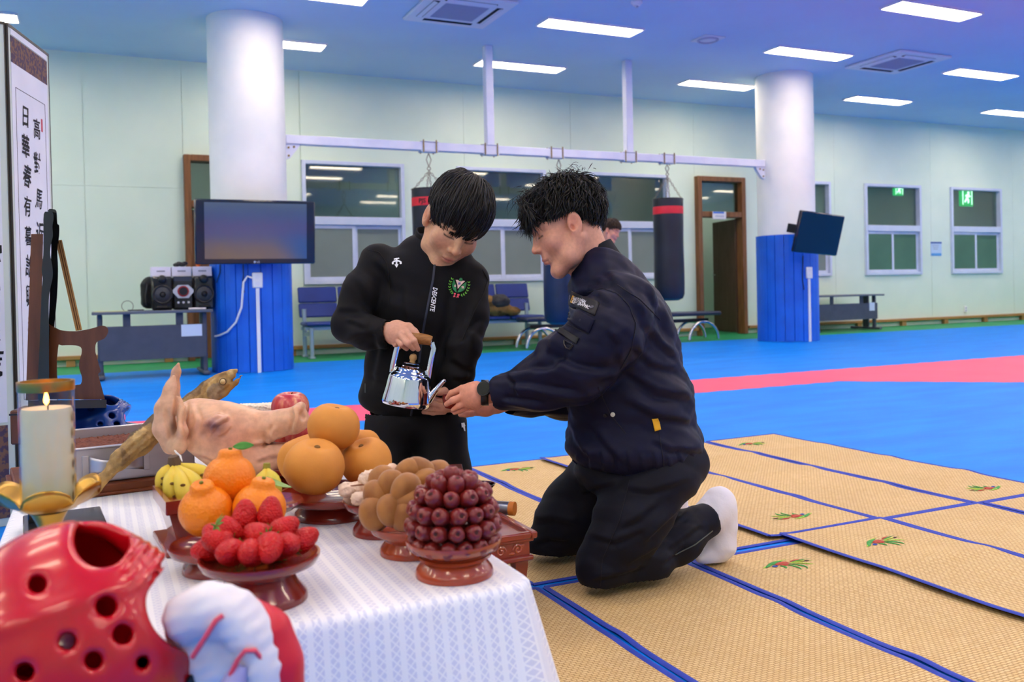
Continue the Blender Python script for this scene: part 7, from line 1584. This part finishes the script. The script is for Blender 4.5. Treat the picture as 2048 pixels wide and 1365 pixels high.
DL.text('DESCENTE', 867, 599, 12.5, 98, 'lettering', M_txt, lad, bold=.03, shear=.15, stretch=.80, off=.003)
# arrow mark on the chest, drawn as strokes
def strokes(dr, quads, nm, m, par, off=.003): return dr.flat([p for q in quads for p in q], [tuple(range(4*i, 4*i+4)) for i in range(len(quads))], nm, m, par, off)
z6_ = lambda x, y: (640+x/2.529, 320+y/2.529)
def quad_line(pts, w_):
    out = []
    for (x0, y0), (x1, y1) in zip(pts, pts[1:]):
        L = math.hypot(x1-x0, y1-y0); nx, ny = -(y1-y0)/L*w_/2, (x1-x0)/L*w_/2; out.append([(x0+nx, y0+ny), (x1+nx, y1+ny), (x1-nx, y1-ny), (x0-nx, y0-ny)])
    return out
ac = z6_(390, 522); S = .40
strokes(DL, quad_line([(ac[0], ac[1]-9), (ac[0]-.5, ac[1]+5)], 3.2)+quad_line([(ac[0]-5.5, ac[1]-6.5), (ac[0]+5, ac[1]-8.5)], 2.4)+quad_line([(ac[0]-8.5, ac[1]+1.5), (ac[0]-6, ac[1]-2), (ac[0]-1, ac[1]-3.5), (ac[0]+5, ac[1]-3), (ac[0]+9, ac[1]+.5)], 3)+[[(ac[0]-4.5, ac[1]+4), (ac[0]+3.5, ac[1]+3), (ac[0]+.5, ac[1]+9.5), (ac[0]-.5, ac[1]+9.5)], [(ac[0]-9.5, ac[1]-1), (ac[0]-5, ac[1]+3), (ac[0]-8.5, ac[1]+4), (ac[0]-9.5, ac[1]+3)], [(ac[0]+9.5, ac[1]-2.5), (ac[0]+10, ac[1]+2.5), (ac[0]+7, ac[1]+3.5), (ac[0]+5.5, ac[1]+1.5)]], 'chest_emblem', M_txt, lad)
strokes(DLT, [[(921, 847), (927, 846), (929, 853), (922, 856)], [(924, 854), (928, 853), (929, 863), (927, 863)]], 'thigh_emblem', M_txt, lad)
# school crest
Mg, Ml, Mp, Mr = mat('crest_green', '#2c8a50', .6), mat('crest_lime', '#74c83c', .6), mat('crest_pink', '#f0d0c8', .6), mat('crest_red', '#f05468', .6)
z8 = lambda x, y: (820+x/11.375, 540+y/11.375)
def blade(a, b, w0, n=8, bend=0.):
    a, b = np.array(a, float), np.array(b, float); dv = b-a; L = np.linalg.norm(dv); nn = np.array((-dv[1], dv[0]))/L; out = []
    for sgn in (1, -1):
        rng_ = range(n+1) if sgn > 0 else range(n-1, 0, -1)
        for i in rng_: u_ = i/n; out.append(a+dv*u_+nn*(bend*L*4*u_*(1-u_)+sgn*w0*sin(pi*u_)))
    return [tuple(q) for q in out]
def fan(dr, poly, nm, m, par, off): 
    c = tuple(np.mean(poly, 0)); n = len(poly); return dr.flat(list(poly)+[c], [(i, (i+1) % n, n) for i in range(n)], nm, m, par, off)
cr_ = fan(DL, [z8(*q) for q in blade((990, 215), (1065, 530), 50, bend=.10)], 'crest', Mg, lad, .003); fan(DL, [z8(*q) for q in blade((1275, 280), (1075, 530), 50, bend=-.06)], 'crest_leaf', Mg, cr_, .0031)
fan(DL, [z8(*q) for q in [(1030, 228), (1090, 232), (1110, 262), (1160, 275), (1190, 255), (1242, 265), (1170, 340), (1090, 445), (1075, 340)]], 'crest_figure', Mp, cr_, .0032)
fan(DL, [z8(1145+38*cos(t_), 226+38*sin(t_)) for t_ in np.linspace(0, 2*pi, 13)[:-1]], 'crest_disc', Mg, cr_, .0034)
for cx, cy_, m in ((1022, 372, Mp), (1185, 405, Mp), (1118, 322, mat('crest_violet', '#5a58a8', .6))):
    q = []
    for dy in (-18, 0, 18): q += quad_line([z8(cx-26, cy_+dy), z8(cx+26, cy_+dy+4)], 1.0)
    q += quad_line([z8(cx-8, cy_-28), z8(cx-8, cy_+28)], 1.)+quad_line([z8(cx+12, cy_-28), z8(cx+12, cy_+28)], 1.); strokes(DL, q, 'crest_script', m, cr_, .0038)
for pts in ([(940, 225), (905, 290), (895, 350), (893, 412), (912, 470), (940, 515), (978, 550)], [(1330, 310), (1330, 375), (1312, 440), (1285, 495), (1245, 545), (1195, 575), (1145, 592)]):
    for i, (x, y) in enumerate(pts):
        q = pts[min(i+1, len(pts)-1)]; p0 = pts[max(i-1, 0)]; dx, dy = p0[0]-q[0], p0[1]-q[1]; L = math.hypot(dx, dy) or 1; dx, dy = dx/L, dy/L
        for sg in (-1, 1): fan(DL, [z8(*k) for k in blade((x, y), (x+dx*42+sg*dy*30, y+dy*42-sg*dx*30), 11, 4)], 'wreath_leaf', Ml, cr_, .003)
for c in ((1025, 560), (1095, 578)): fan(DL, [z8(c[0]+26*cos(t_), c[1]+22*sin(t_)) for t_ in np.linspace(0, 2*pi, 9)[:-1]], 'ribbon_bow', Mr, cr_, .0036)
for c in ((1012, 612), (1078, 622)): fan(DL, [z8(*q) for q in ((c[0]-10, c[1]-25), (c[0]+22, c[1]-22), (c[0]+24, c[1]+22), (c[0], c[1]+8), (c[0]-24, c[1]+24))], 'ribbon_tail', Mr, cr_, .0036)
DL.line([(735, 500), (758, 505), (776, 530), (780, 570), (778, 610)], .001, 'seam', mat('seam_black', '#050507', .8), lad, 24); DL.line([(965, 540), (975, 560), (968, 585), (950, 620), (925, 680)], .001, 'seam', mat('seam_black'), lad, 24); DL.line([(731, 768), (731, 786)], .0015, 'pocket_zip', mat('zip_grey'), lad, 8)

# ------------------------------------------------------------------ kettle and cup
KD = 2.44; ks = KD/FPX; kc = at(816, 788, KD); tilt = radians(9); 
kt = thing('kettle', 'small polished steel kettle with wooden handle held by the lad', 'kettle', at(810, 812, KD)); Rk = AX @ np.stack([(cos(tilt), -sin(tilt), 0), (0, 0, 1), (sin(tilt), cos(tilt), 0)], 1)   # kettle x right, y away, z up
Rk = AX @ np.array([[cos(tilt), 0, sin(tilt)], [-sin(tilt), 0, cos(tilt)], [0, 1, 0]]); K0 = at(811, 812, KD)
def kx(m_, nm, mt, par=None, **k): return m_.xf(Rk, K0).build(nm, mt, par or kt, world=True, **k)
M_pol = mat('polished_steel', '#e2e2e4', .06, 1.); M_oak = mat('oak_handle', '#a8743c', .5, color2='#8a5a2a', nscale=14, stretch=(2, 14, 14)); M_bch = mat('beech_knob', '#c9a06c', .5, color2='#bb9058', nscale=20.)
g = lambda q: q*ks
kx(MB().lathe([(.001, 0), (g(42), g(0)), (g(47), g(1.5)), (g(49), g(6)), (g(48), g(14)), (g(45), g(34)), (g(43), g(56)), (g(41.5), g(61)), (g(39), g(63)), (g(37), g(66)), (g(36), g(66.5))], n=56, close=False), 'kettle_body', M_pol)
lid = kx(MB().lathe([(g(36.5), g(65)), (g(35.5), g(68)), (g(34), g(69)), (g(31), g(73)), (g(30), g(76)), (g(24), g(79)), (g(22), g(81)), (.001, g(82))], n=48), 'lid', M_pol)
kx(MB().lathe([(.001, g(85)), (g(19), g(85)), (g(21), g(87)), (g(19), g(88.5)), (.001, g(88))], n=32), 'lid_disc', M_pol, lid); kx(MB().lathe([(.001, g(86)), (g(6.5), g(86)), (g(5.5), g(90)), (g(5.5), g(92)), (g(7.4), g(95)), (g(7.6), g(99)), (g(5.5), g(104)), (.001, g(106))], n=22), 'lid_knob', M_bch, lid)
sp = MB().tube([(g(36), 0, g(12)), (g(43), 0, g(20)), (g(53), 0, g(38)), (g(66), 0, g(59)), (g(70), 0, g(64))], [g(15), g(12), g(8), g(5.5), g(5)], 18, caps=False, ell=(1.1, .85)); so = kx(sp, 'spout', M_pol); so.modifiers.new('s', 'SOLIDIFY').thickness = .001
for sx, pts in ((-1, [(-37, 62), (-37.5, 75), (-36, 98), (-34, 122), (-29, 134)]), (1, [(36, 60), (36, 80), (37, 102), (38, 122), (32, 133)])):
    ao = kx(MB().tube([(g(x), 0, g(z)) for x, z in pts], g(5.2), 8, ell=(1.0, .3), hint=(0, 1, 0)), 'handle_arm', M_pol); kx(MB().cyl((g(pts[0][0]), -.006, g(pts[0][1]+4)), (g(pts[0][0]), .006, g(pts[0][1]+4)), g(2.4), 10), 'rivet', M_chrome, ao)
ho = kx(MB().tube([(g(-31), 0, g(136)), (g(-25), 0, g(137)), (g(0), 0, g(137)), (g(24), 0, g(137)), (g(31), 0, g(136))], [g(9), g(10.5), g(11.5), g(10.5), g(9.5)], 20), 'wooden_handle', M_oak)
kx(MB().cyl((g(30), 0, g(136)), (g(32), 0, g(136)), g(4), 14), 'handle_bolt', M_chrome, ho)
cup0 = at(898, 817, 2.43); ct_ = thing('cup', 'small red lacquered wooden cup between the men\'s hands', 'cup', cup0, rot=(0.1, radians(8), 0)); q = 2.43/FPX
MB().lathe([(.001, 0), (8*q, 0), (9*q, 2*q), (13*q, 6*q), (16*q, 16*q), (16.5*q, 25*q), (15*q, 25*q), (14*q, 14*q), (10*q, 6*q), (.001, 5*q)], n=32).build('cup_body', M_lacq, ct_); MB().lathe([(14.6*q, 20*q), (.001, 20*q)], n=28).build('drink', mat('clear_drink'), ct_)

# ------------------------------------------------------------------ the passer-by at the back
FB = Fr(1222, 560, 10.2); B_ = FB.p; hb = head_axes((.80, -.35, -.48), (.2, .95, 0)); Ob = at(1222, 462, 10.2); nb = (np.linalg.inv(hb) @ (at(1216, 505, 10.25)-Ob)); hv, hf, hc_ = head_mesh('#dc9c84', '#c06068', res=.006, neck_to=nb)
pb = thing('person', 'person standing far back, only the bent head showing behind the man', 'person', (*on(1222, 725)[:2], 0))
body_b = surface(lambda P: smin(d_chain(P, [B_(1216, 500, 10.25), B_(1216, 540, 10.25), B_(1216, 600, 10.25)], [.06, .17, .15], .08), d_chain(P, [B_(1198, 530, 10.25), B_(1196, 590, 10.2), B_(1225, 610, 10.0)], [.06, .05, .035], .04), .03), B_(1160, 640, 9.8), B_(1270, 480, 10.5), .022)
legs_b = surface(lambda P: smin(d_chain(P, [B_(1208, 600, 10.2), B_(1206, 660, 10.2), B_(1206, 715, 10.2)], [.10, .08, .055], .05), d_chain(P, [B_(1226, 600, 10.3), B_(1228, 660, 10.3), B_(1230, 712, 10.3)], [.10, .08, .055], .05), .02), B_(1170, 732, 10.0), B_(1260, 575, 10.5), .022)
arm_b = surface(lambda P: smin(d_chain(P, [B_(1216, 500, 10.25), B_(1216, 540, 10.25), B_(1216, 590, 10.25)], [.05, .09, .09], .05), d_chain(P, [B_(1212, 530, 10.25), B_(1198, 535, 10.25), B_(1196, 590, 10.2), B_(1225, 610, 10.0), B_(1236, 612, 9.95)], [.04, .035, .035, .026, .02], .02), .02), B_(1160, 640, 9.8), B_(1270, 480, 10.5), .012)
bv, bf, bc = join([(placed(hv, hb, Ob), hf, hc_), (FB.W(arm_b[0]), arm_b[1], None)]); meshobj('body', bv, bf, M_skin, pb, world=True, angle=180, colors=bc)
arm2 = surface(lambda P: d_chain(P, [B_(1232, 530, 10.3), B_(1238, 580, 10.3), B_(1240, 622, 10.25)], [.06, .05, .04], .03), B_(1200, 645, 10.0), B_(1280, 505, 10.5), .02); meshobj('sleeve', FB.W(arm2[0]), arm2[1], mat('grey_top', '#3a4256', .7), pb, world=True, angle=180)
for xx, dd_ in ((1206, 10.2), (1230, 10.3)):
    sh = surface(lambda P: d_chain(P, [B_(xx, 718, dd_), B_(xx+12, 721, dd_-.12)], [.05, .035], .02), B_(xx-25, 745, dd_-.3), B_(xx+45, 690, dd_+.15), .014); sv = FB.W(sh[0]); sv[:, 2] = np.maximum(sv[:, 2], .002); meshobj('sock', sv, sh[1], mat('white_sock'), pb, world=True, angle=180)
meshobj('jacket', FB.W(body_b[0]), body_b[1], mat('grey_top', '#3a4256', .7), pb, world=True, angle=180); lv = FB.W(legs_b[0]); lv[:, 2] = np.maximum(lv[:, 2], .002); meshobj('trousers', lv, legs_b[1], mat('dark_track', '#20232c', .7), pb, world=True, angle=180)
v3, f3 = hair_mesh(lambda az, dv: float(np.interp(az, [0, .6, 1.2, 1.6, 2.1, pi], [.05, .045, .01, .02, -.04, -.06])), n=700, vol=.022, rad=.003, mess=.2, seed=14); meshobj('hair', placed(v3, hb, Ob), f3, M_hairb, pb, world=True, angle=180)
